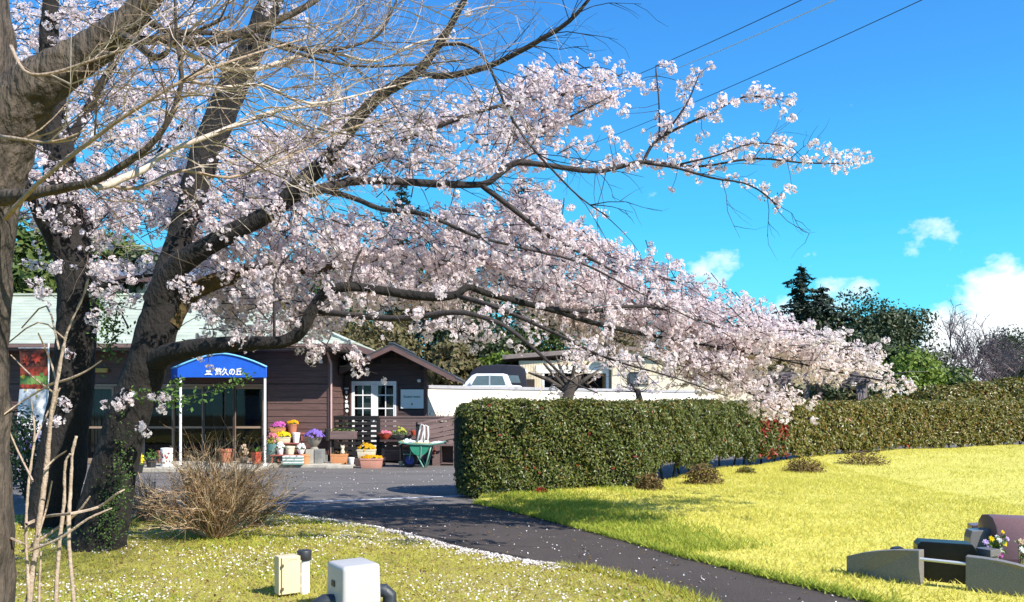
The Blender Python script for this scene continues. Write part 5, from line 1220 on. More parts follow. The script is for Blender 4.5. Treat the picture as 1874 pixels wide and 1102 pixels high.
# single pompoms that stand clear against the sky
for res, n in ((LB, 62), (LB2, 26), (LB4, 20), (LB5, 7), (LB6, 9), (LB7, 18)): along(CH, res, n, .055, .45 if res is LB else .12)
for u, v in ((1212, 122), (1276, 136), (1300, 125), (1280, 158), (1225, 128), (1168, 150), (1178, 165), (1142, 195), (1140, 210), (1243, 150), (1250, 165), (1440, 185), (1452, 190), (1432, 210), (1380, 165), (1395, 178), (1410, 172), (1345, 185), (1320, 180), (1225, 270), (1170, 250), (1108, 235), (1120, 258), (1148, 262),
             (1490, 265), (1515, 270), (1530, 288), (1548, 297), (1566, 295), (1588, 292), (1510, 300), (1480, 285), (1445, 265), (1420, 268), (1420, 365), (1405, 350), (1440, 335), (1445, 345), (1230, 350), (1275, 330), (1210, 323), (1285, 205), (1310, 200), (1290, 245), (1350, 260), (1330, 255), (1192, 455), (1222, 468), (1240, 488), (1090, 388), (1105, 392), (1675, 703), (1650, 690), (1660, 705), (1488, 765), (1610, 640), (1520, 610)):
    c = at(u, v, Y0 + .7 + random.gauss(0, .12)) + Vector((random.gauss(0, .02), 0, random.gauss(0, .02))); solo.append(c[:]); 
    if random.random() < .55: solo.append((c + Vector((random.gauss(0, .05), random.gauss(0, .05), random.gauss(0, .05))))[:])
    q = min((p for r_ in (LB, LB2, LB4, LB5, LB6, LB7, LC, LJ, LI) for p in r_[1]), key=lambda p: (p - c).length)
    if (q - c).length < 1.2: tw[CH.name].tube([q, q.lerp(c, .5) + Vector((random.gauss(0, .02), 0, random.gauss(0, .02))), c], [.0045, .0035, .0025], 3, cap=False)
for res, n in ((LA, 40), (LE, 80), (LE2, 40), (LC, 110), (LC2, 20), (LC3, 22), (LC4, 50), (LI, 50), (LJ, 30), (LD, 30), (LB1, 30), (LG, 8), (LH, 8)): along(CH, res, n, .10, .35, c1)
for res, n in ((M1, 40), (M2, 50), (M3, 50), (M4, 20)): along(CH2, res, n, .12, .3, clus[CH2.name])
# bare wispy twigs among the blossom
for res, n in ((LA2, 18), (LF, 12), (LB, 16), (LA, 16), (LB4, 6), (LC4, 10)):
    for k in range(n):
        i = random.randint(len(res[1]) // 4, len(res[1]) - 2); d = (res[1][i + 1] - res[1][i]).normalized() + Vector((random.gauss(0, .5), random.gauss(0, .4), random.gauss(0, .6)))
        grow(tw[CH.name], res[1][i], d, random.uniform(.4, .9), .0055, 1, 4, .2, 0, (3, 3))
# the blossom leaves the garage front, its annex window and the wall below them open to view
GAP = [(915, 646), (1048, 652), (1062, 676), (1120, 668), (1213, 664), (1213, 708), (1120, 712), (915, 712)]
c_ = np.array(clus[CH.name]); inn = inside(GAP, CU + c_[:, 0] / c_[:, 1] * FPX, HV - (c_[:, 2] - EYE) / c_[:, 1] * FPX) & (rng.uniform(0, 1, len(c_)) < .88)
clus[CH.name] = [tuple(c) for c in c_[~inn]]
print('clusters', {k: len(v) for k, v in clus.items()}, 'solo', len(solo))
for t in (CH, CH2):
    tw[t.name].build('twigs', m_branch, t, kind='stuff')
    blossom_mass('blossom', clus[t.name], 1.0, t)
random.shuffle(solo)
for c in solo[:295]:
    o = bpy.data.objects.new('blossom_cluster', random.choice(PM)); COL.objects.link(o); o.parent = CH; o.location = Vector(c) - ORG[CH.name]
    o.rotation_euler = [random.uniform(0, 6.28) for _ in range(3)]; o.scale = (random.uniform(.95, 1.4),) * 3; ORG[o.name] = ORG[CH.name]
if len(solo) > 295: blossom_mass('blossom', solo[295:], 1.15, CH)
# ivy at the foot of the first trunk and a leafy shoot across the trunks
C, Nn = [], []
for u, v, w, n in ((222, 880, 26, 240), (205, 945, 34, 280), (225, 815, 16, 60), (180, 1000, 40, 110)):
    uu = rng.normal(u, w * .5, n); vv = rng.normal(v, 30, n); C.append(np.array([at(a, b_, Y0 - .34 + .0016 * abs(a - u)) for a, b_ in zip(uu, vv)])); Nn.append(np.tile([.2, -1, .4], (n, 1)))
foliage_obj('ivy', np.vstack(C), np.vstack(Nn), .028, m_bark_moss if False else m_ivy, CH, spread=.7)
C = []
for (u0, v0, u1, v1), n in (((330, 690, 300, 735), 60), ((190, 545, 210, 640), 420), ((330, 740, 470, 685), 110), ((240, 720, 330, 735), 60)):
    s = rng.uniform(0, 1, n); w_ = 15 if n > 200 else 7; C += [at(u0 + (u1 - u0) * a + random.gauss(0, w_), v0 + (v1 - v0) * a + random.gauss(0, w_), Y0 + (.9 if n > 200 else -.6)) for a in s]
foliage_obj('young_leaves', np.array(C), np.tile([.2, -.8, .6], (len(C), 1)), .05, m_green_leaf, CH, spread=.8)
b = MB(); b.tube([at(300, 735, Y0 - .6), at(390, 715, Y0 - .6), at(470, 685, Y0 - .6)], [.005, .004, .002], 4); b.tube([at(240, 722, Y0 - .6), at(300, 735, Y0 - .6)], [.007, .005], 4); b.tube([at(235, 600, Y0 + .5), at(215, 560, Y0 + .9), at(200, 650, Y0 + .9)], [.012, .008, .004], 4); b.build('shoot', m_branch, CH)

# ================================================================== BARE TREE AT THE LEFT EDGE
BT = thing('bare_tree', 'bare tan barked tree at the left edge reaching pale twigs across the sky', 'tree', (-2.95, 4.55, .05))
YB = 4.6
bark([(-58, 1240, YB, 78), (-56, 1100, YB, 70), (-57, 900, YB, 66), (-58, 700, YB, 63), (-58, 500, YB, 66), (-54, 400, YB, 74), (-48, 300, YB, 80), (-46, 180, YB, 70), (-46, 60, YB, 62), (-48, -80, YB, 50)], 'trunk', m_bark_tan, BT, 56, 16, .022, (14, 14, 4))
B0 = bark([(-46, 360, YB, 70), (-6, 255, YB - .03, 62), (50, 172, YB - .08, 47), (120, 120, YB - .1, 37), (180, 82, YB - .1, 32), (222, 50, YB - .1, 29), (262, 8, YB - .1, 23), (300, -50, YB - .1, 22)], 'limb', m_bark_tan, BT, 40, 14, .016, (12, 12, 12))
lim = [([(0, 362, YB - .2, 22), (45, 357, YB - .3, 14), (110, 345, YB - .35, 11), (172, 332, YB - .4, 9), (232, 298, YB - .45, 8), (285, 255, YB - .5, 7), (318, 200, YB - .5, 6), (332, 140, YB - .5, 5.5), (322, 60, YB - .5, 4), (320, -20, YB - .5, 3)], m_bark_tan),
       ([(172, 345, YB - .4, 8), (205, 335, YB - .3, 9), (262, 310, YB - .2, 8.5), (300, 280, YB - .1, 7), (380, 250, YB, 6), (450, 222, YB + .2, 5), (520, 200, YB + .4, 4), (620, 190, YB + .7, 2.5)], m_twig_pale),
       ([(215, 66, YB - .1, 18), (250, 74, YB, 11), (300, 73, YB + .1, 10), (370, 77, YB + .2, 9.5), (430, 66, YB + .3, 9), (495, 42, YB + .4, 8), (560, 12, YB + .5, 7), (620, -30, YB + .6, 5)], m_bark_tan),
       ([(212, 60, YB - .1, 12), (245, 75, YB - .3, 9), (280, 104, YB - .4, 8), (305, 95, YB - .4, 6), (318, 60, YB - .4, 5), (345, 62, YB - .4, 4), (420, 30, YB - .4, 3)], m_bark_tan),
       ([(250, 20, YB, 10), (300, 55, YB + .1, 7), (380, 60, YB + .3, 6), (470, 65, YB + .5, 5), (570, 95, YB + .8, 4), (660, 80, YB + 1, 3.2), (700, 55, YB + 1.1, 3), (730, -10, YB + 1.2, 2)], m_branch),
       ([(300, 73, YB + .1, 6), (370, 110, YB + .3, 6), (450, 130, YB + .5, 5.5), (530, 108, YB + .7, 5), (600, 95, YB + .9, 4), (690, 112, YB + 1.1, 3.2), (770, 76, YB + 1.3, 2.4), (860, 70, YB + 1.4, 1.4)], m_twig_pale),
       ([(160, 330, YB - .2, 5), (250, 345, YB - .1, 4.5), (330, 312, YB + .1, 4), (420, 325, YB + .3, 3.4), (520, 290, YB + .6, 3), (640, 235, YB + .9, 2.2), (740, 210, YB + 1.1, 1.4)], m_twig_tan),
       ([(10, 400, YB - .3, 6), (70, 335, YB - .5, 5), (150, 270, YB - .6, 5), (240, 205, YB - .7, 4.4), (330, 150, YB - .7, 4), (430, 110, YB - .6, 3), (560, 70, YB - .4, 2)], m_twig_tan),
       ([(450, 60, YB + .3, 4), (520, 90, YB + .5, 3.6), (640, 120, YB + .8, 3), (760, 118, YB + 1.1, 2.2), (850, 110, YB + 1.3, 1.2)], m_branch),
       ([(330, 140, YB - .5, 4), (400, 160, YB - .2, 3.6), (480, 155, YB + .1, 3.2), (570, 190, YB + .4, 3), (690, 165, YB + .8, 2), (790, 140, YB + 1, 1)], m_twig_pale),
       ([(20, 85, YB - .4, 5), (45, 130, YB - .5, 4), (90, 135, YB - .5, 3.6), (170, 110, YB - .5, 3), (230, 90, YB - .5, 2)], m_twig_tan),
       ([(0, 250, YB - .5, 5), (40, 255, YB - .6, 4), (90, 260, YB - .6, 3.4), (130, 250, YB - .6, 2.6), (160, 235, YB - .6, 1.6)], m_twig_tan)]
m_twig_brown = mat('brown_bark_twig', (.10, .07, .05), .9, .3, 14, col2=(.20, .145, .105))
LIM = [limb([(u, v, y, r * .78) for u, v, y, r in l], 'branch', m, BT, 7) for l, m in lim]
tb = [MB(), MB(), MB()]
for i, (o, pts, rad) in enumerate(LIM):
    n = 11 if i in (1, 2, 4, 5, 6, 7, 8, 9) else 7
    for k in range(n):
        j = random.randint(len(pts) // 5, len(pts) - 2); d = (pts[j + 1] - pts[j]).normalized() * 1.2 + Vector((.35, random.gauss(.15, .35), random.gauss(0, .55)))
        grow(tb[(k + i) % 3], pts[j], d, random.uniform(.45, 1.25), min(.0056, rad[j] * .5), 2, 7, .26, .02, (4, 3), 3, (.4, 1.1))
for k in range(34):                                                   # wisps along the top of the frame
    u, v, y = random.uniform(330, 900), random.uniform(-60, 180), random.uniform(4.6, 6.2)
    grow(tb[1], at(u, v, y), Vector((1, random.gauss(0, .3), random.gauss(-.05, .35))), random.uniform(.4, .8), .0036, 2, 4, .16, .02, (3, 3), 3, (.4, .9))
tb[0].build('twigs', m_twig_tan, BT, kind='stuff'); tb[1].build('twigs', m_twig_pale, BT, kind='stuff'); tb[2].build('twigs', m_twig_brown, BT, kind='stuff')
# pale shoots rising at the lower left
SH = thing('sapling_clump', 'clump of pale leafless saplings at the lower left in front of the trunks', 'sapling', (-2.75, 4.6, .05), None)
YS = 4.7
st = [[(38, 1190, 9), (52, 1080, 8), (72, 960, 7), (86, 860, 6.4), (95, 760, 5.6), (105, 690, 5), (122, 610, 3.6), (150, 545, 2.2), (165, 510, 1.2)],
      [(138, 1190, 6), (131, 1080, 5.6), (127, 980, 5), (128, 900, 4.8), (133, 830, 4), (138, 798, 3.4)],
      [(106, 1190, 6), (106, 1090, 5.4), (108, 1000, 5), (115, 920, 4.6), (122, 850, 3.6), (125, 830, 3)],
      [(55, 1190, 5), (53, 1080, 4.6), (50, 980, 4.2), (52, 880, 3.6), (62, 800, 3), (60, 730, 2)],
      [(75, 1190, 4), (72, 1090, 3.6), (74, 1010, 2)]]
for l in st: bark([(u + random.gauss(0, 2), v, YS + random.gauss(0, .02), r * .66 * random.uniform(.9, 1.12)) for u, v, r in l], 'stem', m_sapling, SH, 9, 9, .0045, (38, 38, 30))
sb = MB()
for l in ([(48, 960, 4), (85, 945, 3.6), (130, 940, 3.4), (180, 928, 3), (212, 905, 2.6), (228, 896, 1.6)], [(40, 1010, 3.6), (100, 970, 3.2), (140, 940, 2.8), (165, 908, 1.8)], [(55, 1008, 3.2), (110, 985, 3), (160, 950, 2.6), (205, 930, 1.6)],
          [(88, 705, 3), (130, 692, 2.8), (160, 678, 2), (186, 660, 1.6)], [(96, 760, 2.6), (105, 715, 2.4), (92, 660, 2.2), (70, 610, 1.8)], [(100, 720, 2.4), (60, 690, 2.2), (20, 650, 1.4)], [(98, 700, 2.4), (40, 735, 2), (5, 760, 1.6)],
          [(60, 880, 2.6), (30, 820, 2.4), (5, 760, 1.8)], [(80, 860, 2.4), (100, 840, 2.2), (122, 825, 1.6)], [(70, 980, 2.4), (85, 930, 2.2), (95, 880, 1.5)], [(62, 810, 2.2), (80, 770, 2), (110, 710, 1.4)], [(0, 975, 3.4), (30, 990, 3), (52, 1000, 2.4)], [(108, 640, 2.4), (85, 560, 2), (40, 600, 1.4)], [(118, 620, 2), (70, 590, 1.8), (0, 640, 1.4)]):
    p, r = pix_line([(u, v, YS + random.uniform(-.15, .15), q * .8) for u, v, q in l]); sb.tube(p, r, 5, False)
sb.build('side_shoots', m_sapling, SH)

# ================================================================== TWIGGY SHRUBS ON THE LAWN EDGE
def twiggy(name, label, u, v, wpx, hpx, n, mt, leaf, nleaf, group='bare twiggy shrubs at the lawn edge'):
    p = gp(u, v, .05); w, h = wpx / FPX * p.y, hpx / FPX * p.y; t = thing(name, label, 'shrub', p, group); out = []; bs = [MB(), MB()]
    for k in range(n):
        a, e = random.uniform(0, 6.283), random.uniform(0, 1) ** .7; d = Vector((math.cos(a) * e * w * .5, math.sin(a) * e * w * .40, h * (1.04 - .52 * e * e))) * random.uniform(.7, 1.0)
        grow(bs[k % 2], p + Vector((d.x * .12, d.y * .12, 0)), d, d.length * .92, .0072, 2, 6, .17, .03, (4, 3), 3, (.3, .8), .4, out)
    for b, m in zip(bs, mt): b.build('twigs', m, t, kind='stuff')
    C = np.array([random.choice(out)[:] for _ in range(nleaf)]) + rng.normal(0, .015, (nleaf, 3)); foliage_obj('leaves', C, np.tile([0, -.5, 1.], (nleaf, 1)), .026, leaf, t)
twiggy('twiggy_shrub', 'large bare twiggy brown shrub standing on the lawn in front of the canopy', 395, 985, 250, 150, 150, (mat('warm_tan_twig', (.42, .30, .17), .9, .35, 14, col2=(.60, .45, .29)), mat('brown_twig', (.27, .16, .08), .9, .35, 14)), m_dry, 3000)
twiggy('twiggy_shrub', 'small dark twiggy shrub between the leaning trunk and the large bare shrub', 268, 955, 90, 68, 46, (mat('dark_brown_twig', (.07, .05, .04), .9, .35, 14), m_twig_tan), m_dry, 260)
t_ = gp(470, 955, .05)
twiggy('twiggy_shrub', 'low olive tinged shrub leaning at the right side of the large bare shrub', 468, 962, 90, 80, 40, (mat('olive_twig', (.15, .11, .05), .9, .35, 14), m_twig_tan), m_hedge_olive, 420)

# small pruned tree behind the hedge
p = Vector((px(1042, 22), 22, 0)); t = thing('pruned_tree', 'small stubby pruned cherry tree behind the green hedge', 'tree', p)
b = MB(); b.tube([p, p + Vector((-.25, 0, 1.2)), p + Vector((0, 0, 2.0)), p + Vector((.25, 0, 2.35))], [.22, .19, .18, .11], 9, rough=.1)
for dx, dz in ((-.7, .6), (-.35, .8), (.2, .9), (.55, .7), (.85, .45), (-1.1, .35)): b.tube([p + Vector((0, 0, 1.85)), p + Vector((dx * .5, random.uniform(-.2, .2), 2.1 + dz * .3)), p + Vector((dx, random.uniform(-.3, .3), 2.05 + dz))], [.08, .055, .025], 6)
b.build('trunk', m_trunk_far, t, smooth=True)
b = MB(); C = []
for k in range(26):
    o_ = []; grow(b, p + Vector((random.uniform(-.7, .9), random.uniform(-.2, .2), random.uniform(2.0, 2.6))), Vector((random.gauss(0, 1), random.gauss(0, .4), random.uniform(-.3, .8))), random.uniform(.4, .9), .018, 1, 3, .2, 0, (2, 2), 3, (.5, 1.), .35, o_)
    C += [q[:] for q in o_[::3] if random.random() < .22 and q.x > p.x + .2]
b.build('twigs', m_twig_tan, t, kind='stuff'); blossom_mass('blossom', C, 1.5, t)
p = Vector((px(1172, 24), 24, 0)); t = thing('pruned_tree', 'thin dark trunked young cherry tree behind the hedge below the annex window', 'tree', p)
b = MB(); b.tube([p, p + Vector((.05, 0, 1.4)), p + Vector((-.1, 0, 2.0))], [.12, .11, .07], 7, rough=.1); b.build('trunk', m_bark, t, smooth=True)
b = MB(); C = []
for k in range(18):
    o_ = []; grow(b, p + Vector((-.1, 0, 1.9)), Vector((random.gauss(-.6, .7), random.gauss(0, .4), random.uniform(0, .8))), random.uniform(.5, 1.0), .014, 1, 3, .2, 0, (2, 2), 3, (.5, 1.), .35, o_); C += [q[:] for q in o_ if random.random() < .25]
b.build('twigs', m_branch, t, kind='stuff'); blossom_mass('blossom', C, 1.4, t)
# ================================================================== FLOWER POTS AND OTHER THINGS BY THE ENTRANCE
m_terra = mat('terracotta', (.42, .155, .085), .75, .15, 9, .1, 60)
m_terra_pink = mat('pinkish_terracotta', (.50, .235, .17), .75, .12, 9, .1, 60)
m_terra_orange = mat('orange_clay', (.55, .24, .10), .75, .12, 9, .1, 60)
m_red_plastic = mat('red_plastic', (.48, .075, .035), .45, .1, 8)
m_cream_pot = mat('cream_pot', (.66, .57, .40), .6, .1, 9)
m_white_pot = mat('white_pot', (.76, .74, .71), .5, .06, 9)
m_black_pot = mat('black_plastic', (.025, .025, .027), .5, .15, 9)
m_teal_pot = mat('teal_glaze', (.10, .22, .21), .35, .2, 9)
m_stone_urn = mat('grey_urn', (.24, .215, .18), .85, .2, 12, .3, 60)
m_pot_soil = mat('potting_soil', (.03, .02, .014), 1, .4, 30)
fl = lambda n, c: leaf_mat(n, c, .6, .35, .2)
f_yellow = fl('yellow_petal', [(.80, .58, .01), (.85, .70, .02), (.75, .50, .01)])
f_gold = fl('golden_petal', [(.72, .36, .005), (.80, .46, .01), (.62, .28, .01)])
f_magenta = fl('magenta_petal', [(.55, .10, .42), (.70, .18, .55), (.45, .06, .30)])
f_violet = fl('violet_petal', [(.22, .14, .55), (.30, .20, .65), (.16, .10, .42)])
f_white = fl('white_petal', [(.80, .80, .76), (.72, .74, .70)])
f_pink = fl('pink_petal', [(.65, .16, .25), (.75, .30, .38), (.6, .1, .2)])
f_lemon = fl('lemon_leaf', [(.50, .50, .06), (.35, .42, .05), (.55, .48, .10)])
f_orange = fl('orange_petal', [(.70, .22, .02), (.75, .35, .03), (.55, .12, .02)])
f_cream = fl('cream_petal', [(.62, .48, .32), (.55, .40, .28), (.70, .55, .40)])
gPOT = 'flower pots by the entrance'
def pot(label, u, v, Y, z, w, h, m, shape='round', flower=None, fh=.12, fw=1.15, nf=60, leafm=None, d=None, name='flower_pot', fsize=.035, nl=70, rimm=None, spike=False):
    """w, h in metres; v unused when z is the height of what it stands on"""
    x = px(u, Y); t = thing(name, label, 'flower pot', (x, Y, z), gPOT); d = d or w
    b = MB()
    if shape == 'round':
        r = w / 2; b.lathe([(r * .68, 0), (r * .72, .004), (r * .92, h * .80), (r * .92, h * .80), (r * 1.0, h * .81), (r, h), (r * .88, h), (r * .86, h * .88)], (x, Y, z), 16); tw_, td_ = r * .86, r * .86
    elif shape == 'bowl':
        r = w / 2; b.lathe([(r * .45, 0), (r * .5, .01), (r * .85, h * .5), (r * .98, h * .92), (r * 1.04, h), (r * .9, h), (r * .86, h * .9)], (x, Y, z), 16); tw_, td_ = r * .86, r * .86
    elif shape == 'urn':
        r = w / 2; b.lathe([(r * .55, 0), (r * .5, h * .1), (r * .35, h * .2), (r * .5, h * .32), (r * .8, h * .6), (r * .95, h * .92), (r * 1.05, h), (r * .9, h), (r * .86, h * .9)], (x, Y, z), 16); tw_, td_ = r * .86, r * .86
    else:
        b.box(x - w * .43, x + w * .43, Y - d * .42, Y + d * .42, z, z + h * .82, top=1.12)
        b.box(x - w / 2, x + w / 2, Y - d / 2, Y + d / 2, z + h * .822, z + h); tw_, td_ = w * .46, d * .44
    b.build('pot', m, t, smooth='auto', bevel=.006 if shape == 'box' else 0)
    b = MB(); b.lathe([(0, 0), (1.0, 0)], (0, 0, 0), 12, cap=False); b.V = [(x + a * tw_, Y + c * td_, z + h * (.9 if shape != 'box' else 1.004)) for a, c, _ in b.V]; b.build('soil', m_pot_soil, t)
    n = nl; a = rng.uniform(0, 6.283, n); q = np.sqrt(rng.uniform(0, 1, n)); zz = (1 - q ** 2) * fh * .75
    C = np.column_stack([x + np.cos(a) * q * tw_ * fw, Y + np.sin(a) * q * td_ * fw, z + h + zz * rng.uniform(.3, 1, n) + .005])
    if nl:
        if spike:
            C2 = np.column_stack([np.cos(a) * tw_ * .5, np.sin(a) * td_ * .5, np.zeros(n)]); b = MB()
            for k in range(n):
                p0 = Vector((x, Y, z + h * .9)) + Vector(C2[k]) * .4; hh = fh * random.uniform(.6, 1.1); p1 = p0 + Vector((C2[k][0] * 1.6, C2[k][1] * 1.6, hh)); s = Vector((-C2[k][1], C2[k][0], 0)).normalized() * .012
                b.add([p0 - s, p0 + s, p0.lerp(p1, .6) + s, p1, p0.lerp(p1, .6) - s], [(0, 1, 2, 3, 4)])
            b.build('leaves', leafm or m_green_leaf, t)
        else: foliage_obj('leaves', C, np.column_stack([np.cos(a) * q, np.sin(a) * q, np.full(n, .8)]), .055, leafm or m_green_leaf, t, spread=.5)
    if flower:
        n = nf; a = rng.uniform(0, 6.283, n); q = np.sqrt(rng.uniform(0, 1, n)); C = np.column_stack([x + np.cos(a) * q * tw_ * fw, Y + np.sin(a) * q * td_ * fw, z + h + (1 - q ** 2 * .8) * fh + rng.normal(0, .012, n)])
        Nn = np.column_stack([np.cos(a) * q, np.sin(a) * q - .5, np.full(n, .7)]); Nn = unit(Nn); V, F = [], []
        for c, nn in zip(C, Nn):                                     # five-petalled blooms
            tt = unit(np.cross(nn, rng.normal(0, 1, 3))[None])[0]; s = np.cross(nn, tt); L_ = fsize * rng.uniform(.7, 1.2)
            for k in range(5):
                th = 2 * math.pi * k / 5; e = tt * math.cos(th) + s * math.sin(th); y = -tt * math.sin(th) + s * math.cos(th); j = len(V)
                V += [c, c + e * L_ * .6 - y * L_ * .42 + nn * L_ * .2, c + e * L_ + nn * L_ * .1, c + e * L_ * .6 + y * L_ * .42 + nn * L_ * .2]; F.append((j, j + 1, j + 2, j + 3))
        np_obj('blooms', V, F, flower, t, kind='stuff')
    return t
# three-tier stand of pots right of the canopy
t = thing('pot_stand', 'red brown stepped plant stand right of the canopy post', 'plant stand', (px(528, 20.75), 20.75, .07))
m_stand = mat('red_brown_paint', (.34, .10, .075), .6, .2, 8)
sx = lambda u: px(u, 20.7)
tiers = ((sx(500), sx(560), 20.42, 20.70, .30), (sx(502), sx(552), 20.71, 20.96, .58), (sx(500), sx(550), 20.97, 21.2, .82))
for x0, x1, y0, y1, z in tiers: MB().box(x0, x1, y0, y1, z - .03, z).build('shelf', m_stand, t)
for x0, x1, y0, y1, z in tiers:
    for x in (x0 + .03, x1 - .06): b = MB(); b.box(x, x + .03, y0 + .02, y0 + .05, .07, z - .032); b.build('leg', m_stand, t)
pot('orange planter of magenta flowers at the top left of the stepped stand', 510, 0, 21.08, .82, .40, .14, m_terra_orange, 'box', f_magenta, .13, 1.2, 90, d=.22)
pot('tall terracotta pot of golden flowers at the top right of the stand', 535, 0, 21.08, .82, .27, .24, m_terra, 'round', f_gold, .07, 1.25, 80)
pot('cream trough of bright yellow flowers on the middle tier', 516, 0, 20.83, .58, .46, .15, m_cream_pot, 'box', f_yellow, .12, 1.15, 110, d=.22)
pot('tall empty white pot right of the yellow trough', 542, 0, 20.83, .58, .20, .26, m_white_pot, 'round', None, nl=0)
pot('white pot of white flowers at the left of the lowest tier', 513, 0, 20.55, .30, .20, .17, m_white_pot, 'round', f_white, .12, 1.25, 50)
pot('empty cream pot in the middle of the lowest tier', 531, 0, 20.55, .30, .25, .21, m_cream_pot, 'round', None, nl=0)
pot('small white pot of white flowers at the right of the lowest tier', 551, 0, 20.55, .30, .19, .14, m_white_pot, 'bowl', f_white, .12, 1.3, 45)
t = thing('striped_planter', 'green and white striped wooden planter box below the stand', 'planter', (sx(536), 20.2, .07))
x0, x1 = px(519, 20.2), px(555, 20.2)
m_gs = mat('sea_green_slat', (.17, .30, .25), .6, .15, 8)
for k in range(6):
    b = MB(); b.box(x0, x1, 20.1, 20.34, .078 + k * .036, .110 + k * .036); b.build('slat', (m_gs, m_white)[k % 2], t)
pot('orange clay pot right of the striped planter', 559, 0, 20.35, .07, .22, .25, m_terra_orange, 'round', None, nl=0)
pot('dark teal pot of pink flowers and lemon foliage behind the right canopy post', 499, 0, 20.65, .07, .36, .50, m_teal_pot, 'bowl', f_pink, .26, 1.2, 36, leafm=f_lemon, nl=110)
pot('red pot of spiky green leaves left of the right canopy post', 469, 0, 20.2, .09, .27, .30, m_red_plastic, 'round', None, .16, 1, 0, spike=True, nl=30)
pot('dry flower heads in a low brown pot in front of the glazed doors', 446, 0, 20.5, .09, .22, .16, m_stone_urn, 'round', f_cream, .28, 1.1, 26, leafm=m_dry, fsize=.05, nl=30)
pot('wide terracotta pot before the dark middle door frame', 414, 0, 20.7, .09, .42, .34, m_terra, 'round', None, nl=0)
pot('terracotta pot half hidden behind the patterned white stand', 296, 0, 20.6, .09, .26, .30, m_terra, 'round', None, nl=0)
pot('black pot of bright yellow daffodils beside the leaning trunk', 253, 0, 18.7, 0, .24, .18, m_black_pot, 'round', f_yellow, .28, 1.3, 40, nl=90, fsize=.04)
pot('dark pot with a leafy green plant beside the daffodils', 277, 0, 19.1, .09, .26, .20, m_black_pot, 'round', None, .34, 1.5, 0, nl=120)
pot('small terracotta pot left of the daffodils', 237, 0, 18.6, 0, .16, .18, m_terra_orange, 'round', None, nl=0)
# white cylinder with a cherry print
c = (px(305, 19.5), 19.5, .09); t = thing('umbrella_stand', 'white ceramic cylinder with red and black blossom print left of the canopy post', 'umbrella stand', c)
b = MB(); b.lathe([(.135, 0), (.14, .02), (.14, .42), (.128, .43), (.12, .41), (.12, .05), (0, .05)], c, 20, cap=False); b.build('cylinder', m_white_pot, t, smooth='auto')
b = MB()
for k in range(13):
    a = R(-90) + random.gauss(0, .45); z = .09 + .08 + .28 * k / 13; 
    for q in range(3 if k % 3 else 1):
        aa = a + random.gauss(0, .12); rr = random.uniform(.014, .026); zz = z + random.gauss(0, .02); P = []
        for i in range(7): th = 6.283 * i / 7; P.append((c[0] + .1425 * math.cos(aa + math.cos(th) * rr / .14), c[1] + .1425 * math.sin(aa + math.cos(th) * rr / .14), zz + math.sin(th) * rr))
        b.poly(P, random.choice((0, 0, 1)))
b.build('blossom_print', [mat('red_print', (.42, .08, .06), .5, .2), mat('black_print', (.03, .02, .02), .5, .2)], t)
# violet urn on concrete blocks
for i, (u, lb) in enumerate(((568, 'left concrete block of the pair under the violet urn'), (584, 'right concrete block of the pair under the violet urn'))):
    x = px(u, 20.7); b = MB(); b.box(x - .10, x + .10, 20.6, 20.95, .07, .42); o = b.build('concrete_block', m_concrete_dark if i else m_concrete, None, loc=(x, 20.7, .07), bevel=.01); tag(o, lb, 'block', 'concrete blocks under the urn')
pot('grey urn of violet flowers standing on concrete blocks', 575, 0, 20.75, .422, .40, .30, m_stone_urn, 'urn', f_violet, .18, 1.5, 120, leafm=m_dry)
# wooden planter on legs by the lattice
x = px(627, 21.2); t = thing('raised_planter', 'dark wooden planter box on legs in front of the black lattice', 'planter', (x, 21.2, 0))
MB().box(x - .30, x + .34, 21.05, 21.4, .66, .86).build('box', m_fence, t, bevel=.006)
MB().box(x - .42, x - .305, 21.02, 21.43, .60, .94).build('end_panel', m_black_wood, t, bevel=.03)
for dx in (-.26, .29): MB().box(x + dx - .03, x + dx + .03, 21.2, 21.26, .0, .657).build('leg', m_black_wood, t)
n = 60; foliage_obj('foliage', np.column_stack([rng.uniform(x - .28, x + .3, n), rng.uniform(21.1, 21.35, n), .87 + rng.uniform(0, .05, n) + .15 * (rng.uniform(0, 1, n) < .2)]), np.tile([0, -.3, 1.], (n, 1)), .07, m_green_leaf, t)
pot('long terracotta planter with sparse stalks beneath the raised wooden box', 621, 0, 20.75, .04, .42, .26, m_terra_orange, 'box', None, .16, 1, 0, leafm=m_dry, nl=26, d=.22)
x = px(627, 20.7); t = thing('figurine', 'small pale cat figurine standing in the terracotta planter', 'figurine', (x, 20.7, .30))
b = MB(); b.lathe([(0, 0), (.05, .01), (.055, .06), (.035, .11), (.03, .125), (.048, .15), (.05, .18), (.03, .21), (0, .215)], (x, 20.7, .30), 12, cap=False); b.build('body', m_cream_pot, t, smooth=True)
for s in (-1, 1): MB().prism([(x + s * .02, 20.69, .495), (x + s * .045, 20.69, .475), (x + s * .043, 20.69, .54)], (0, .02, 0)).build('ear', m_cream_pot, t)
pot('tiny white cup shaped pot right of the terracotta planter', 643, 0, 20.5, .04, .16, .19, m_white_pot, 'round', None, nl=0)
MB_ = MB(); MB_.box(px(648, 20.5), px(700, 20.5), 20.55, 21.0, -.01, .20); tag(MB_.build('timber_block', m_wood_dark, None, loc=(px(672, 20.5), 20.7, 0), bevel=.01), 'dark timber block raising the cream planter of yellow flowers', 'block')
pot('cream planter of golden flowers on the dark timber block', 671, 0, 20.75, .20, .46, .22, m_cream_pot, 'box', f_gold, .13, 1.1, 90, d=.26)
pot('pink terracotta trough of golden flowers on the asphalt', 680, 0, 20.05, 0.0, .54, .24, m_terra_pink, 'box', f_gold, .06, 1.05, 110, d=.28)
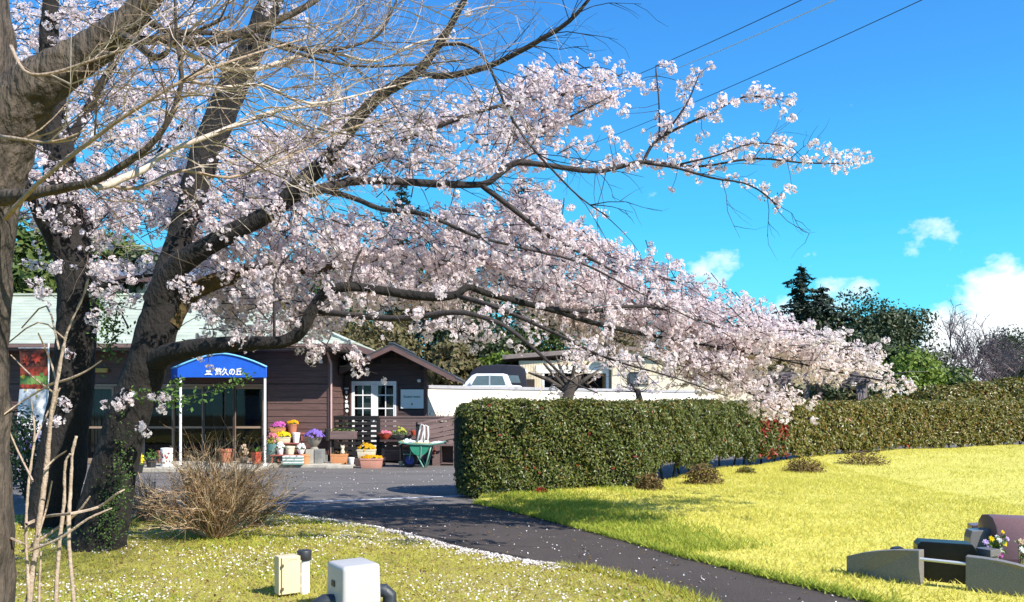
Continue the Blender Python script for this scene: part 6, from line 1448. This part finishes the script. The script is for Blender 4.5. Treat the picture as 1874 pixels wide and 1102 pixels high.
b = MB(); b.box(px(600, 20.2), px(648, 20.2), 19.95, 20.4, -.01, .06, rz=.05); tag(b.build('stone_slab', m_concrete, None, loc=(px(624, 20.2), 20.2, 0), bevel=.012), 'pale stone slab lying in front of the terracotta planter', 'slab')
# shelf along the slat fence
t = thing('fence_shelf', 'dark shelf along the slat fence carrying potted plants', 'shelf', (px(735, 21.5), 21.5, 0))
MB().box(px(696, 21.5), px(770, 21.5), 21.42, 21.76, .58, .63).build('shelf', m_wood_dark, t)
for u in (700, 733, 766): MB().box(px(u, 21.5) - .03, px(u, 21.5) + .03, 21.55, 21.61, 0, .578).build('leg', m_black_wood, t)
pot('wide red pot of red and white flowers on the fence shelf', 704, 0, 21.58, .632, .36, .16, m_red_plastic, 'bowl', f_pink, .05, 1.1, 30, nl=24)
pot('grey bowl of yellow green plants on the fence shelf', 731, 0, 21.58, .632, .42, .13, m_stone_urn, 'bowl', f_lemon, .20, 1.1, 30, nl=110)
pot('small orange pot hanging on the slat fence', 757, 0, 21.66, .74, .17, .12, m_red_plastic, 'round', None, nl=0)
b = MB(); x = px(757, 21.66); b.tube([(x - .07, 21.66, .83), (x - .07, 21.79, .90)], .008, 5); b.tube([(x + .07, 21.66, .83), (x + .07, 21.79, .90)], .008, 5); tag(b.build('pot_hook', m_black_wood, None, loc=(x, 21.7, .84)), 'wire hook holding the small orange pot to the fence', 'hook')
# cabinet behind the wheelbarrow
x0, x1 = px(792, 20.9), px(832, 20.9); t = thing('tool_cabinet', 'low brown cabinet with a dark open front behind the wheelbarrow', 'cabinet', ((x0 + x1) / 2, 20.9, 0))
b = MB(); b.box(x0, x1, 20.8, 21.15, .50, .54); b.box(x0, x0 + .2, 20.8, 21.15, 0, .498); b.box(x1 - .03, x1, 20.8, 21.15, 0, .498); b.box(x0 + .2, x1 - .03, 21.12, 21.15, 0, .498); b.box(x0 + .2, x1 - .03, 20.8, 21.118, .04, .07); b.build('carcass', m_fence, t)
MB().box(x0 + .205, x0 + .235, 20.79, 21.11, .075, .495).build('door', m_wood_dark, t)
b = MB(); x = px(796, 20.78); b.tube([(x, 20.78, .50), (x, 20.78, .43)], .006, 4); b.lathe([(.0, .0), (.02, .01), (.025, .10), (.0, .12)], (x, 20.78, .31), 8, cap=False); tag(b.build('trowel', m_red_plastic, None, loc=(x, 20.78, .3)), 'red handled trowel hanging from the cabinet edge', 'trowel')
# ---- green wheelbarrow, seen from its side
YW_ = 20.3; wx = lambda u: px(u, YW_); wz = lambda v: EYE - (v - HV) / FPX * YW_
m_green_metal = mat('green_enamel', (.03, .22, .135), .4, .15, 8); m_green_tube = mat('pale_green_tube', (.12, .27, .20), .4, .2, 9)
t = thing('wheelbarrow', 'green wheelbarrow with blue wheel standing by the fence', 'wheelbarrow', (wx(770), YW_, 0))
b = MB(); cx, zt, hw, hh = wx(770), wz(813), (wx(787) - wx(752)) / 2, .27; n = 12; V, F = [], []
for y, k in ((YW_ - .28, 1.0), (YW_ + .28, 1.0)):
    for i in range(n + 1): a = math.pi + math.pi * i / n; V.append((cx + hw * 1.0 * math.cos(a), y, zt + hh * math.sin(a)))
for i in range(n): F.append((i, i + 1, n + 1 + i + 1, n + 1 + i))
F += [tuple(range(n, -1, -1)), tuple(range(n + 1, 2 * n + 2))]; b.add(V, F); b.build('tray', m_green_metal, t, smooth='auto')
b = MB(); b.tube([(wx(733), YW_ - .3, zt + .06), (wx(752), YW_ - .3, zt + .02), (wx(790), YW_ - .3, zt), (wx(815), YW_ - .3, zt + .05)], .022, 8); b.tube([(wx(733), YW_ + .3, zt + .06), (wx(752), YW_ + .3, zt + .02), (wx(790), YW_ + .3, zt), (wx(815), YW_ + .3, zt + .05)], .022, 8)
b.tube([(wx(733), YW_ - .3, zt + .06), (wx(733), YW_ + .3, zt + .06)], .022, 8); b.build('rim', m_green_tube, t, smooth='auto')
for y in (YW_ - .26, YW_ + .26):
    b = MB(); b.tube([(wx(766), y, .30), (wx(777), y, .02), (wx(781), y, .02), (wx(791), y, zt - .02)], .018, 7); b.build('leg', m_green_tube, t, smooth=True)
b = MB(); b.tube([(wx(756), YW_ - .24, zt - .04), (wx(750), YW_ - .1, .2), (wx(750), YW_ + .1, .2), (wx(756), YW_ + .24, zt - .04)], .018, 7); b.tube([(wx(773), YW_ - .285, zt), (wx(772), YW_ - .285, .24)], .016, 6); b.tube([(wx(740), YW_ - .14, .33), (wx(762), YW_ - .14, .34)], .014, 6); b.build('frame', m_green_tube, t, smooth='auto')
def wheel(t, c, r, w, mt, mr):
    b = MB(); V, F = [], []; n = 22; prof = [(r * .62, -w / 2), (r * .95, -w / 2), (r, -w / 4), (r, w / 4), (r * .95, w / 2), (r * .62, w / 2)]
    for rr, y in prof:
        for k in range(n): V.append((c[0] + rr * math.cos(6.2832 * k / n), c[1] + y, c[2] + rr * math.sin(6.2832 * k / n)))
    for i in range(6):
        j = (i + 1) % 6
        for k in range(n): F.append((i * n + k, i * n + (k + 1) % n, j * n + (k + 1) % n, j * n + k))
    wo_ = b.add(V, F).build('wheel', mt, t, smooth='auto')
    b = MB()
    for y in (-w * .3, w * .3): b.add([(c[0] + r * .615 * math.cos(6.2832 * k / n), c[1] + y, c[2] + r * .615 * math.sin(6.2832 * k / n)) for k in range(n)], [tuple(range(n))])
    b.tube([(c[0], c[1] - w * .8, c[2]), (c[0], c[1] + w * .8, c[2])], r * .14, 8); b.build('rim', mr, wo_)
m_rub = mat('black_rubber', (.022, .022, .022), .85, .2, 9)
wheel(t, (wx(750), YW_, .185), .185, .10, m_rub, mat('blue_rim', (.02, .05, .35), .4, .1))
for y in (YW_ - .3, YW_ + .3): b = MB(); b.tube([(wx(815), y, zt + .05), (wx(819), y, zt + .05)], .026, 8); b.build('grip', m_rub, t)
b = MB(); b.tube([(wx(736), YW_ - .22, zt + .09), (wx(755), YW_ - .22, zt + .05), (wx(812), YW_ - .2, zt + .03)], .012, 5); tag(b.build('garden_hoe', mat('ochre_handle', (.5, .40, .10), .6, .1), None, loc=(wx(770), YW_ - .2, zt)), 'ochre handled tool lying across the wheelbarrow', 'tool')
def crumple(name, label, x0, x1, y0, y1, z0, h, m, cat, drape=0):
    nx, ny = 12, 8; V, F = [], []
    for j in range(ny + 1):
        for i in range(nx + 1):
            s, q = i / nx, j / ny; V.append((x0 + (x1 - x0) * s + random.gauss(0, .012), y0 + (y1 - y0) * q + random.gauss(0, .012), z0 + h * (.35 + .65 * math.sin(math.pi * s) * math.sin(math.pi * q)) * random.uniform(.6, 1.15) - drape * (s < .2) * (1 - s * 5)))
    for j in range(ny):
        for i in range(nx): a = j * (nx + 1) + i; F.append((a, a + 1, a + nx + 2, a + nx + 1))
    b = MB(); b.add(V, F); o = b.build(name, m, None, loc=((x0 + x1) / 2, (y0 + y1) / 2, z0)); sd = o.modifiers.new('thickness', 'SOLIDIFY'); sd.thickness = .006; return tag(o, label, cat)
crumple('plastic_sheet', 'crumpled pale grey plastic sheet draped over the front of the wheelbarrow', wx(733), wx(760), YW_ - .30, YW_ + .28, zt + .02, .12, mat('pale_plastic', (.55, .62, .64), .35, .12, 9), 'plastic sheet', .06)
crumple('plastic_sheet', 'second pale sheet bunched at the handle end of the wheelbarrow', wx(788), wx(816), YW_ - .26, YW_ + .24, zt + .02, .06, mat('grey_plastic', (.60, .62, .60), .4, .12, 9), 'plastic sheet')
t = thing('tote_bag', 'white bag with two tall upright handle loops sitting in the wheelbarrow', 'bag', (wx(773), YW_, zt - .1))
b = MB(); b.box(wx(763), wx(786), YW_ - .2, YW_ + .2, zt - .12, zt + .09, top=.8); b.build('bag', m_white_pot, t, bevel=.03)
for y, du, hgt in ((YW_ - .16, 0, .43), (YW_ + .10, 5, .40)):
    b = MB(); pts = [Vector((wx(765 + du), y, zt + .07)), Vector((wx(769 + du), y, zt + .07 + hgt * .6)), Vector((wx(773.5 + du), y + .02, zt + .07 + hgt)), Vector((wx(777.5 + du), y, zt + .07 + hgt * .9)), Vector((wx(778 + du), y, zt + .07 + hgt * .4)), Vector((wx(777 + du), y, zt + .07))]
    b.tube(pts, .022, 7); b.build('handle', m_white_pot, t, smooth=True)
pot('small white cup on the ground by the wheelbarrow wheel', 734, 0, 20.7, 0, .13, .12, m_cream_pot, 'round', None, nl=0)

# ================================================================== BANNER AND PLANT AT THE LEFT
Yb = 15.0; bx0, bx1 = px(34, Yb), px(86, Yb); bz = lambda v: EYE - (v - HV) / FPX * Yb
t = thing('banner', 'tall cloth banner printed with red, white and purple flowers behind the left trunks', 'banner', (bx0, Yb, 0))
bands = [(640, 700, (.30, .03, .015), 0), (700, 728, (.42, .06, .02), 1), (728, 760, (.16, .24, .05), 2), (760, 830, (.72, .72, .73), 3), (830, 862, (.60, .56, .62), 4)]
ml = [mat('banner_' + n, c, .8, .12, 6) for n, c in (('dark_red', (.10, .025, .015)), ('red', (.24, .04, .02)), ('green', (.14, .26, .06)), ('white', (.74, .74, .75)), ('lilac', (.50, .44, .58)))]
def bxy(s, v): return (bx0 + (bx1 - bx0 - .012 * max(0, v - 800)) * s, Yb + .05 * math.sin(s * 5 + v * .03), bz(v))
b = MB(); vs = list(range(640, 866, 8))
for v0, v1 in zip(vs[:-1], vs[1:]):
    k = 0 if v0 < 672 else 1 if v0 < 688 else 2 if v0 < 704 else 1 if v0 < 712 else 3 if v0 < 790 else 4
    for i in range(6): b.add([bxy(i / 6, v0), bxy((i + 1) / 6, v0), bxy((i + 1) / 6, v1), bxy(i / 6, v1)], [(0, 3, 2, 1)], k)
cloth = b.build('cloth', ml, t)
mp_ = [mat('print_' + n, c, .8, .1, 6) for n, c in (('red', (.36, .04, .02)), ('yellow', (.55, .42, .04)), ('purple', (.28, .17, .48)), ('pale', (.75, .72, .78)), ('leaf', (.10, .22, .05)), ('dark', (.06, .06, .06)))]
b = MB()
def bflower(s, v, r, k, n=7):
    x, y, z = bxy(s, v); P = []
    for i in range(n * 2): a = math.pi * i / n; q = r * (1 if i % 2 == 0 else .55); P.append((x + q * math.cos(a), y - .012, z + q * math.sin(a)))
    b.poly(P, k)
for s, v, r, k in ((.3, 660, .10, 0), (.7, 655, .12, 0), (.5, 682, .09, 0), (.15, 690, .05, 1), (.85, 685, .05, 4), (.15, 706, .05, 0), (.38, 707, .05, 0), (.6, 706, .055, 0), (.85, 707, .05, 0), (.3, 714, .03, 1), (.7, 714, .03, 1), (.65, 725, .03, 1), (.55, 800, .08, 2), (.3, 812, .08, 2), (.7, 820, .08, 2), (.45, 835, .07, 3), (.6, 846, .05, 2), (.3, 850, .04, 4)): bflower(s, v, r, k)
b.build('flower_print', mp_, cloth)
b = MB(); b.tube([(bx1 + .03, Yb, 0), (bx1 + .03, Yb, bz(628))], .014, 7); b.tube([(bx0, Yb, bz(637)), (bx1 + .03, Yb, bz(637))], .008, 6); b.build('pole', m_white, t)
c = (px(48, 13.2), 13.2, 0); t = thing('evergreen_shrub', 'dark leafed evergreen shrub in front of the banner behind the left trunk', 'shrub', c)
d = unit(rng.normal(0, 1, (1300, 3))); foliage_obj('foliage', np.array([c[0] - .08, c[1], .85]) + d * np.array([.34, .34, .75]) * rng.uniform(.5, 1.0, (1300, 1)), d, .075, leaf_mat('glossy_dark_leaf', [(.02, .045, .012), (.035, .07, .02), (.05, .09, .02)], .3, .15, .6), t)
b = MB()
for k in range(7): b.tube([Vector(c), Vector(c) + Vector((random.gauss(0, .1), random.gauss(0, .1), .6)), Vector(c) + Vector((random.gauss(0, .22), random.gauss(0, .2), 1.3))], [.014, .01, .005], 4)
b.build('stems', m_trunk_far, t)

# ================================================================== PUMP, VENT PIPE AND SWITCH BOX ON THE LAWN
# silver pump housing: the corner towards us stands between a shaded left face and a lit right face
pc = Vector((-1.16, 6.0, .10)); t = thing('garden_pump', 'silver grey pump housing with rounded edges and black elbow pipes on the lawn', 'pump', (pc.x, pc.y, 0))
m_silver = mat('silver_grey_housing', (.45, .435, .43), .36, .04, 6, spec=.5)
ang = R(-56)
b = MB(); b.box(pc.x - .165, pc.x + .165, pc.y - .15, pc.y + .15, .13, .435, rz=ang, top=.965); hs = b.build('housing', m_silver, t, bevel=.036, segs=5, smooth=True)
def loc2(dx, dy): return (pc.x + dx * math.cos(ang) - dy * math.sin(ang), pc.y + dx * math.sin(ang) + dy * math.cos(ang))
b = MB(); b.box(pc.x - .150, pc.x + .150, pc.y - .135, pc.y + .135, .02, .128, rz=ang); b.build('base', mat('pump_base', (.34, .34, .36), .5, .1), t, bevel=.012)
b = MB(); b.box(pc.x - .3, pc.x + .3, pc.y - .22, pc.y + .24, -.02, .075, rz=ang); tag(b.build('pump_plinth', m_concrete_dark, None, loc=(pc.x, pc.y, 0), bevel=.015), 'low concrete plinth under the silver pump', 'plinth')
x, y = loc2(-.02, -.1500); b = MB(); b.box(x - .032, x + .032, y - .003, y + .003, .27, .315, rz=ang); b.build('dark_window', m_black_pot, hs, bevel=.004)
m_pipe = mat('lagged_black_pipe', (.026, .032, .042), .5, .35, 9, .4, 20)
x0, y0 = pc.x - .10, pc.y - .06; b = MB(); b.tube([(x0, y0, .165), (x0 - .10, y0 - .02, .165), (x0 - .155, y0 - .03, .13), (x0 - .165, y0 - .03, .04), (x0 - .165, y0 - .03, -.02)], [.05, .052, .054, .054, .054], 12); b.build('elbow_pipe', m_pipe, t, smooth='auto')
x0, y0 = pc.x + .12, pc.y + .06; b = MB(); b.tube([(x0, y0, .215), (x0 + .10, y0 - .0, .212), (x0 + .135, y0 - .005, .18), (x0 + .137, y0 - .005, .10), (x0 + .137, y0 - .005, -.02)], [.046, .05, .052, .052, .052], 14); b.build('elbow_pipe', m_pipe, t, smooth='auto')
xa, ya = loc2(.06, -.16); xb, yb = loc2(.175, .04); b = MB(); b.tube([(xa, ya - .01, .115), (xa + .05, ya - .03, .15), ((xa + xb) / 2, (ya + yb) / 2 - .03, .165), (xb, yb - .02, .14), (xb + .01, yb - .02, .07)], .007, 7); b.build('cable', m_black_pot, t, smooth=True)
b = MB(); b.box(xb - .026, xb + .026, yb - .04, yb - .005, .065, .125, rz=R(34)); b.build('plug', m_black_pot, t, bevel=.006)
b = MB(); b.box(xa - .022, xa + .022, ya - .012, ya - .002, .06, .12, rz=ang); b.build('terminal', m_black_pot, t, bevel=.004)
# white vent pipe with black cap
c = gp(557, 1092, .05); t = thing('vent_pipe', 'short white standpipe with a black cap on the lawn', 'pipe', c)
k = c.y / FPX; hp2 = 84 * k
b = MB(); b.lathe([(9.6 * k, -.05), (9.6 * k, hp2 * .84)], c, 20); b.build('pipe', m_white, t, smooth='auto')
b = MB(); b.lathe([(12.2 * k, hp2 * .80), (12.8 * k, hp2 * .82), (13.2 * k, hp2 * .99), (12.2 * k, hp2 * 1.01), (5 * k, hp2 * 1.015)], c, 20); b.build('cap', m_black_pot, t, smooth='auto')
# beige switch box on a stake
c = gp(529, 1096, .05); t = thing('switch_box', 'beige weatherproof switch box on a stake beside the standpipe', 'electrical box', c); k = c.y / FPX
m_beige = mat('beige_plastic', (.60, .50, .32), .5, .07, 9)
zb_, zt_ = c.z + .045, c.z + .045 + 69 * k; w2 = 19 * k
def bx2(x0, x1, y0, y1, z0, z1, nm, m, par, bev=.004): b = MB(); b.box(c.x + x0, c.x + x1, c.y + y0, c.y + y1, z0, z1, rz=R(36), piv=(c.x, c.y)); return b.build(nm, m, par, bevel=bev)
bd = bx2(-w2 - .012, w2 - .012, -.03, .07, zb_, zt_, 'body', m_beige, t, .006)
dr = bx2(-w2 + .008, w2 - .006, -.046, -.0305, zb_ + .004, zt_ - .004, 'door', m_beige, t, .004)
for f in (.13, .74): bx2(-w2 + .004, -w2 + .020, -.058, -.047, zb_ + (zt_ - zb_) * f, zb_ + (zt_ - zb_) * f + .022, 'latch', mat('bronze_latch', (.13, .09, .05), .4, .2), dr, .002)
for f in (.15, .45, .8): bx2(w2 - .0055, w2 + .002, -.046, -.034, zb_ + (zt_ - zb_) * f, zb_ + (zt_ - zb_) * f + .02, 'hinge', m_beige, dr, .001)
bx2(-w2 * .3, w2 * .6, -.0475, -.0462, zt_ - .030, zt_ - .024, 'embossed_strip', mat('beige_dark', (.42, .34, .21), .5, .1), dr, 0)
b = MB(); b.tube([(c.x, c.y + .02, -.05), (c.x, c.y + .02, zb_ + .02)], .018, 8); b.build('stake', m_concrete, t)
b = MB(); b.tube([(c.x + .02, c.y - .01, zb_), (c.x + .03, c.y - .015, zb_ - .03), (c.x + .06, c.y - .01, zb_ - .045), (c.x + .07, c.y, .02)], .008, 6); b.build('conduit', m_black_pot, t, smooth=True)

# ================================================================== GRAVE STONES AT THE LOWER RIGHT
m_granite = mat('grey_granite', (.16, .145, .130), .45, .12, 60, .04, 160, speck=(.26, .24, .22), speck_scale=200)
m_granite_edge = m_granite
m_black_stone = mat('polished_black_stone', (.012, .011, .010), .32, .3, 30, spec=.3)
m_pink_stone = mat('mauve_granite', (.155, .085, .085), .28, .14, 70, speck=(.21, .13, .13), speck_scale=220)
m_grey_stone = mat('dark_grey_stone', (.12, .115, .12), .3, .18, 70, speck=(.2, .19, .19), speck_scale=200)
def slab_stone(label, pts_top, v_bot, Ya, Yb, th, name='granite_kerb'):
    """an upright granite slab with a curved top; pts_top: (u, v) along the top, its distance running from Ya to Yb"""
    n = len(pts_top); top = [at(u, v, Ya + (Yb - Ya) * i / (n - 1)) for i, (u, v) in enumerate(pts_top)]; dx = (top[-1] - top[0]); dx.z = 0; dx.normalize(); nrm = Vector((-dx.y, dx.x, 0)) * th
    t = thing(name, label, 'gravestone', (top[n // 2].x, top[n // 2].y, 0)); b = MB()
    poly = [Vector((top[0].x, top[0].y, -.05))] + top + [Vector((top[-1].x, top[-1].y, -.05))]
    b.prism([poly[0]] + [poly[-1]] + poly[-2:0:-1], nrm); b.build('slab', m_granite, t, bevel=.007); return t
slab_stone('grey granite slab with a curved top at the left of the grave', [(1549, 1018), (1575, 1012), (1605, 1008.5), (1640, 1006.5), (1682, 1007.5)], 0, 7.55, 7.05, .10)
slab_stone('grey granite slab curving down to the right edge in front of the flowers', [(1767, 1018), (1800, 1022), (1830, 1027), (1860, 1034), (1900, 1046), (1940, 1060)], 0, 6.85, 6.45, .10)
Yk = 7.25
t = thing('black_headstone', 'polished black headstone with clipped corners between two granite slabs', 'gravestone', (px(1738, Yk), Yk, 0))
P = [at(u, v, Yk + .25 * (u - 1680) / 120 * -1) for u, v in ((1679, 998), (1686, 991), (1780, 997), (1790, 1010))]
b = MB(); poly = [Vector((P[0].x, P[0].y, -.05)), Vector((P[3].x, P[3].y, -.05))] + P[::-1]; b.prism(poly, (.06, .20, 0)); b.build('stone', m_black_stone, t, bevel=.008)
b = MB(); p0, p1 = at(1683, 1023, 7.02), at(1768, 1032, 6.86); b.tube([p0, p1], .014, 10); tag(b.build('steel_rail', mat('brushed_steel', (.55, .55, .56), .5, .1, metal=.5), None, loc=p0, smooth='auto'), 'steel bar spanning between the two granite slabs before the black stone', 'rail')
t = thing('mauve_headstone', 'mauve granite headstone with a rounded engraved face at the right edge', 'gravestone', (px(1860, 7.6), 7.6, 0))
Ym = 7.55; c0, c1 = at(1829, 946, Ym), at(1930, 950, Ym - .15); b = MB()
prof = [(0, .0), (.02, .10), (.05, .22), (.10, .30), (.16, .345), (.24, .36), (.34, .35), (.40, .30)]
sc_ = (c0.z) / .36
V = [Vector((c0.x + .012 * (q / .1) * -0.4, c0.y + y, z * sc_)) for y, z in prof for q in (0,)]; pl = [Vector((c0.x - .02 * (1 - z / .36), c0.y + y - .05, z * sc_)) for y, z in prof] + [Vector((c0.x, c0.y + .36, 0))]
b.prism(pl, (c1.x - c0.x, c1.y - c0.y, 0)); st_ = b.build('stone', m_pink_stone, t, bevel=.012, smooth='auto')
b = MB(); g0 = at(1852, 966, Ym - .06)
for pts in (((0, 0), (6, 3), (10, 1)), ((10, 1), (14, 5), (22, 4)), ((4, -3), (10, -1)), ((12, 3), (16, -3), (24, -1)), ((8, 5), (12, 6))):
    b.tube([Vector((g0.x + x * .004, c0.y + .105 - .0 * x, g0.z + z * .004)) for x, z in pts], .005, 4)
b.build('engraving', mat('engraved_mauve', (.07, .035, .035), .6, .2), st_)
t = thing('mauve_kerbstone', 'low mauve granite block left of the mauve headstone', 'gravestone', (px(1803, 8.0), 8.0, 0))
a0, a1 = at(1779, 962, 8.0), at(1832, 957, 7.9); b = MB(); b.prism([Vector((a0.x, a0.y, -.05)), Vector((a1.x, a1.y, -.05)), a1, a0], (.04, .16, 0)); b.build('stone', m_pink_stone, t, bevel=.008)
t = thing('grey_gravestone', 'dark grey upright stone with cut corners behind the flowers', 'gravestone', (px(1800, 7.7), 7.7, 0))
P = [at(u, v, 7.68) for u, v in ((1775, 985), (1779, 972), (1830, 968), (1852, 980))]; b = MB(); b.prism([Vector((P[0].x, 7.68, -.05)), Vector((P[3].x, 7.6, -.05))] + P[::-1], (.03, .16, 0)); b.build('stone', m_grey_stone, t, bevel=.008)
a0 = at(1790, 1000, 7.2); b = MB(); b.box(a0.x - .04, a0.x + .09, 7.02, 7.16, .28, .34, rz=.4); b.box(a0.x - .02, a0.x + .07, 7.04, 7.14, -.02, .279, rz=.4); o = b.build('incense_stand', m_grey_stone, None, loc=(a0.x, 7.1, 0), bevel=.006); tag(o, 'small grey stone stand at the right end of the black headstone', 'stone stand')
a0 = at(1645, 1004, 7.75); b = MB(); b.prism([(a0.x - .05, 7.75, -.03), (a0.x + .05, 7.75, -.03), (a0.x + .05, 7.75, a0.z + .005), (a0.x + .03, 7.75, a0.z + .012), (a0.x - .03, 7.75, a0.z + .004), (a0.x - .05, 7.75, a0.z - .012)], (0, .08, 0)); tag(b.build('stone_marker', m_black_stone, None, loc=(a0.x, 7.75, 0), bevel=.006), 'small dark stone marker peeping over the left granite slab', 'gravestone')
t = thing('grave_ledge', 'dark polished stone ledge in front of the mauve headstone', 'gravestone', (px(1850, 7.25), 7.25, 0))
b = MB(); b.box(px(1806, 7.3), px(1950, 7.3), 7.12, 7.48, -.04, .17); b.build('stone', mat('dark_mauve_stone', (.04, .022, .024), .15, .2, 40), t, bevel=.008)
def bouquet(label, u, v, Y, spread, items):
    c = at(u, v, Y); t = thing('bouquet', label, 'flowers', (c.x, Y, .17), 'flower bouquets at the graves')
    b = MB(); b.lathe([(.028, 0), (.034, .02), (.03, .10), (.036, .14), (.03, .14)], (c.x, Y, .17), 12); b.build('vase', mat('steel_vase', (.5, .5, .52), .25, .1, metal=1), t, smooth='auto')
    b = MB(); root = Vector((c.x, Y, .28)); LC_ = []
    for du, dv, r, mk in items:
        p = at(u + du, v + dv, Y + random.uniform(-.05, .03)); b.tube([root, root.lerp(p, .6) + Vector((0, 0, .01)), p], .003, 4); V, F = [], []
        nn = unit(np.array([[.1 + du * .01, -1, .45 - dv * .01]]))[0]
        for layer in range(2):
            for k in range(7):
                tt = unit(np.cross(nn, [0, 0, 1.])[None])[0]; s = np.cross(nn, tt); th = 6.283 * (k + layer * .5) / 7; e = tt * math.cos(th) + s * math.sin(th); y = -tt * math.sin(th) + s * math.cos(th); j = len(V); L_ = r * (1 - .35 * layer) * random.uniform(.85, 1.15); q = np.array(p)
                V += [q, q + e * L_ * .6 - y * L_ * .3 + nn * L_ * (.15 + .4 * layer), q + e * L_ + nn * L_ * (.1 + .5 * layer), q + e * L_ * .6 + y * L_ * .3 + nn * L_ * (.15 + .4 * layer)]; F.append((j, j + 1, j + 2, j + 3))
        np_obj('bloom', V, F, mk, t)
        for k in range(5): LC_.append((root.lerp(p, random.uniform(.3, 1.02)) + Vector((random.gauss(0, .02), random.gauss(0, .02), random.gauss(0, .02))))[:])
    b.build('stalks', m_green_leaf, t); foliage_obj('leaves', np.array(LC_), np.tile([0, -1., .5], (len(LC_), 1)), .05, m_green_leaf, t, spread=.8)
f_lilac = fl('lilac_petal', [(.55, .40, .68), (.65, .50, .75)])
bouquet('bouquet of yellow, white, lilac and magenta flowers in front of the mauve stone', 1822, 998, 7.18, .1, [(-18, -6, .03, f_lilac), (-12, 4, .028, f_lilac), (-8, -12, .03, f_yellow), (0, 0, .032, f_yellow), (3, -14, .028, f_white), (8, -8, .03, f_white), (16, -4, .03, f_yellow), (10, 8, .028, f_white), (3, 16, .03, f_magenta), (-5, 18, .028, f_white), (10, 18, .028, f_magenta), (2, 26, .026, f_white), (13, -24, .02, f_yellow), (21, -12, .024, f_lilac)])
bouquet('second bouquet of cream, white and magenta flowers at the right edge', 1872, 1002, 7.1, .1, [(-4, -10, .034, f_cream), (6, -14, .03, f_yellow), (-2, 4, .03, f_white), (8, 2, .03, f_white), (0, 16, .03, f_magenta), (9, 14, .028, f_magenta), (14, -6, .03, f_lilac)])

# ================================================================== OVERHEAD WIRES
def wire(label, a, b_, r, m, sag=.25):
    pts = []
    for i in range(25): s = i / 24; p = Vector(a).lerp(Vector(b_), s); p.z -= sag * 4 * s * (1 - s); pts.append(p)
    b = MB(); b.tube(pts, r, 5); tag(b.build('power_line', m, None, loc=a, smooth=True), label, 'power line', 'overhead power lines')
m_wire = mat('dark_cable', (.03, .03, .04), .6, .1); m_wire_pale = mat('pale_cable', (.62, .70, .76), .5, .05)
wire('dark twisted overhead cable passing above the blossom, leftmost of the three', at(1000, 203, 60), at(1700, -112, 22), .017, m_wire)
wire('thin pale overhead wire between the two dark cables', at(1130, 165, 58), at(1740, -100, 24), .024, m_wire_pale)
wire('dark overhead cable furthest to the right across the open sky', at(1060, 272, 60), at(1900, -100, 24), .017, m_wire)
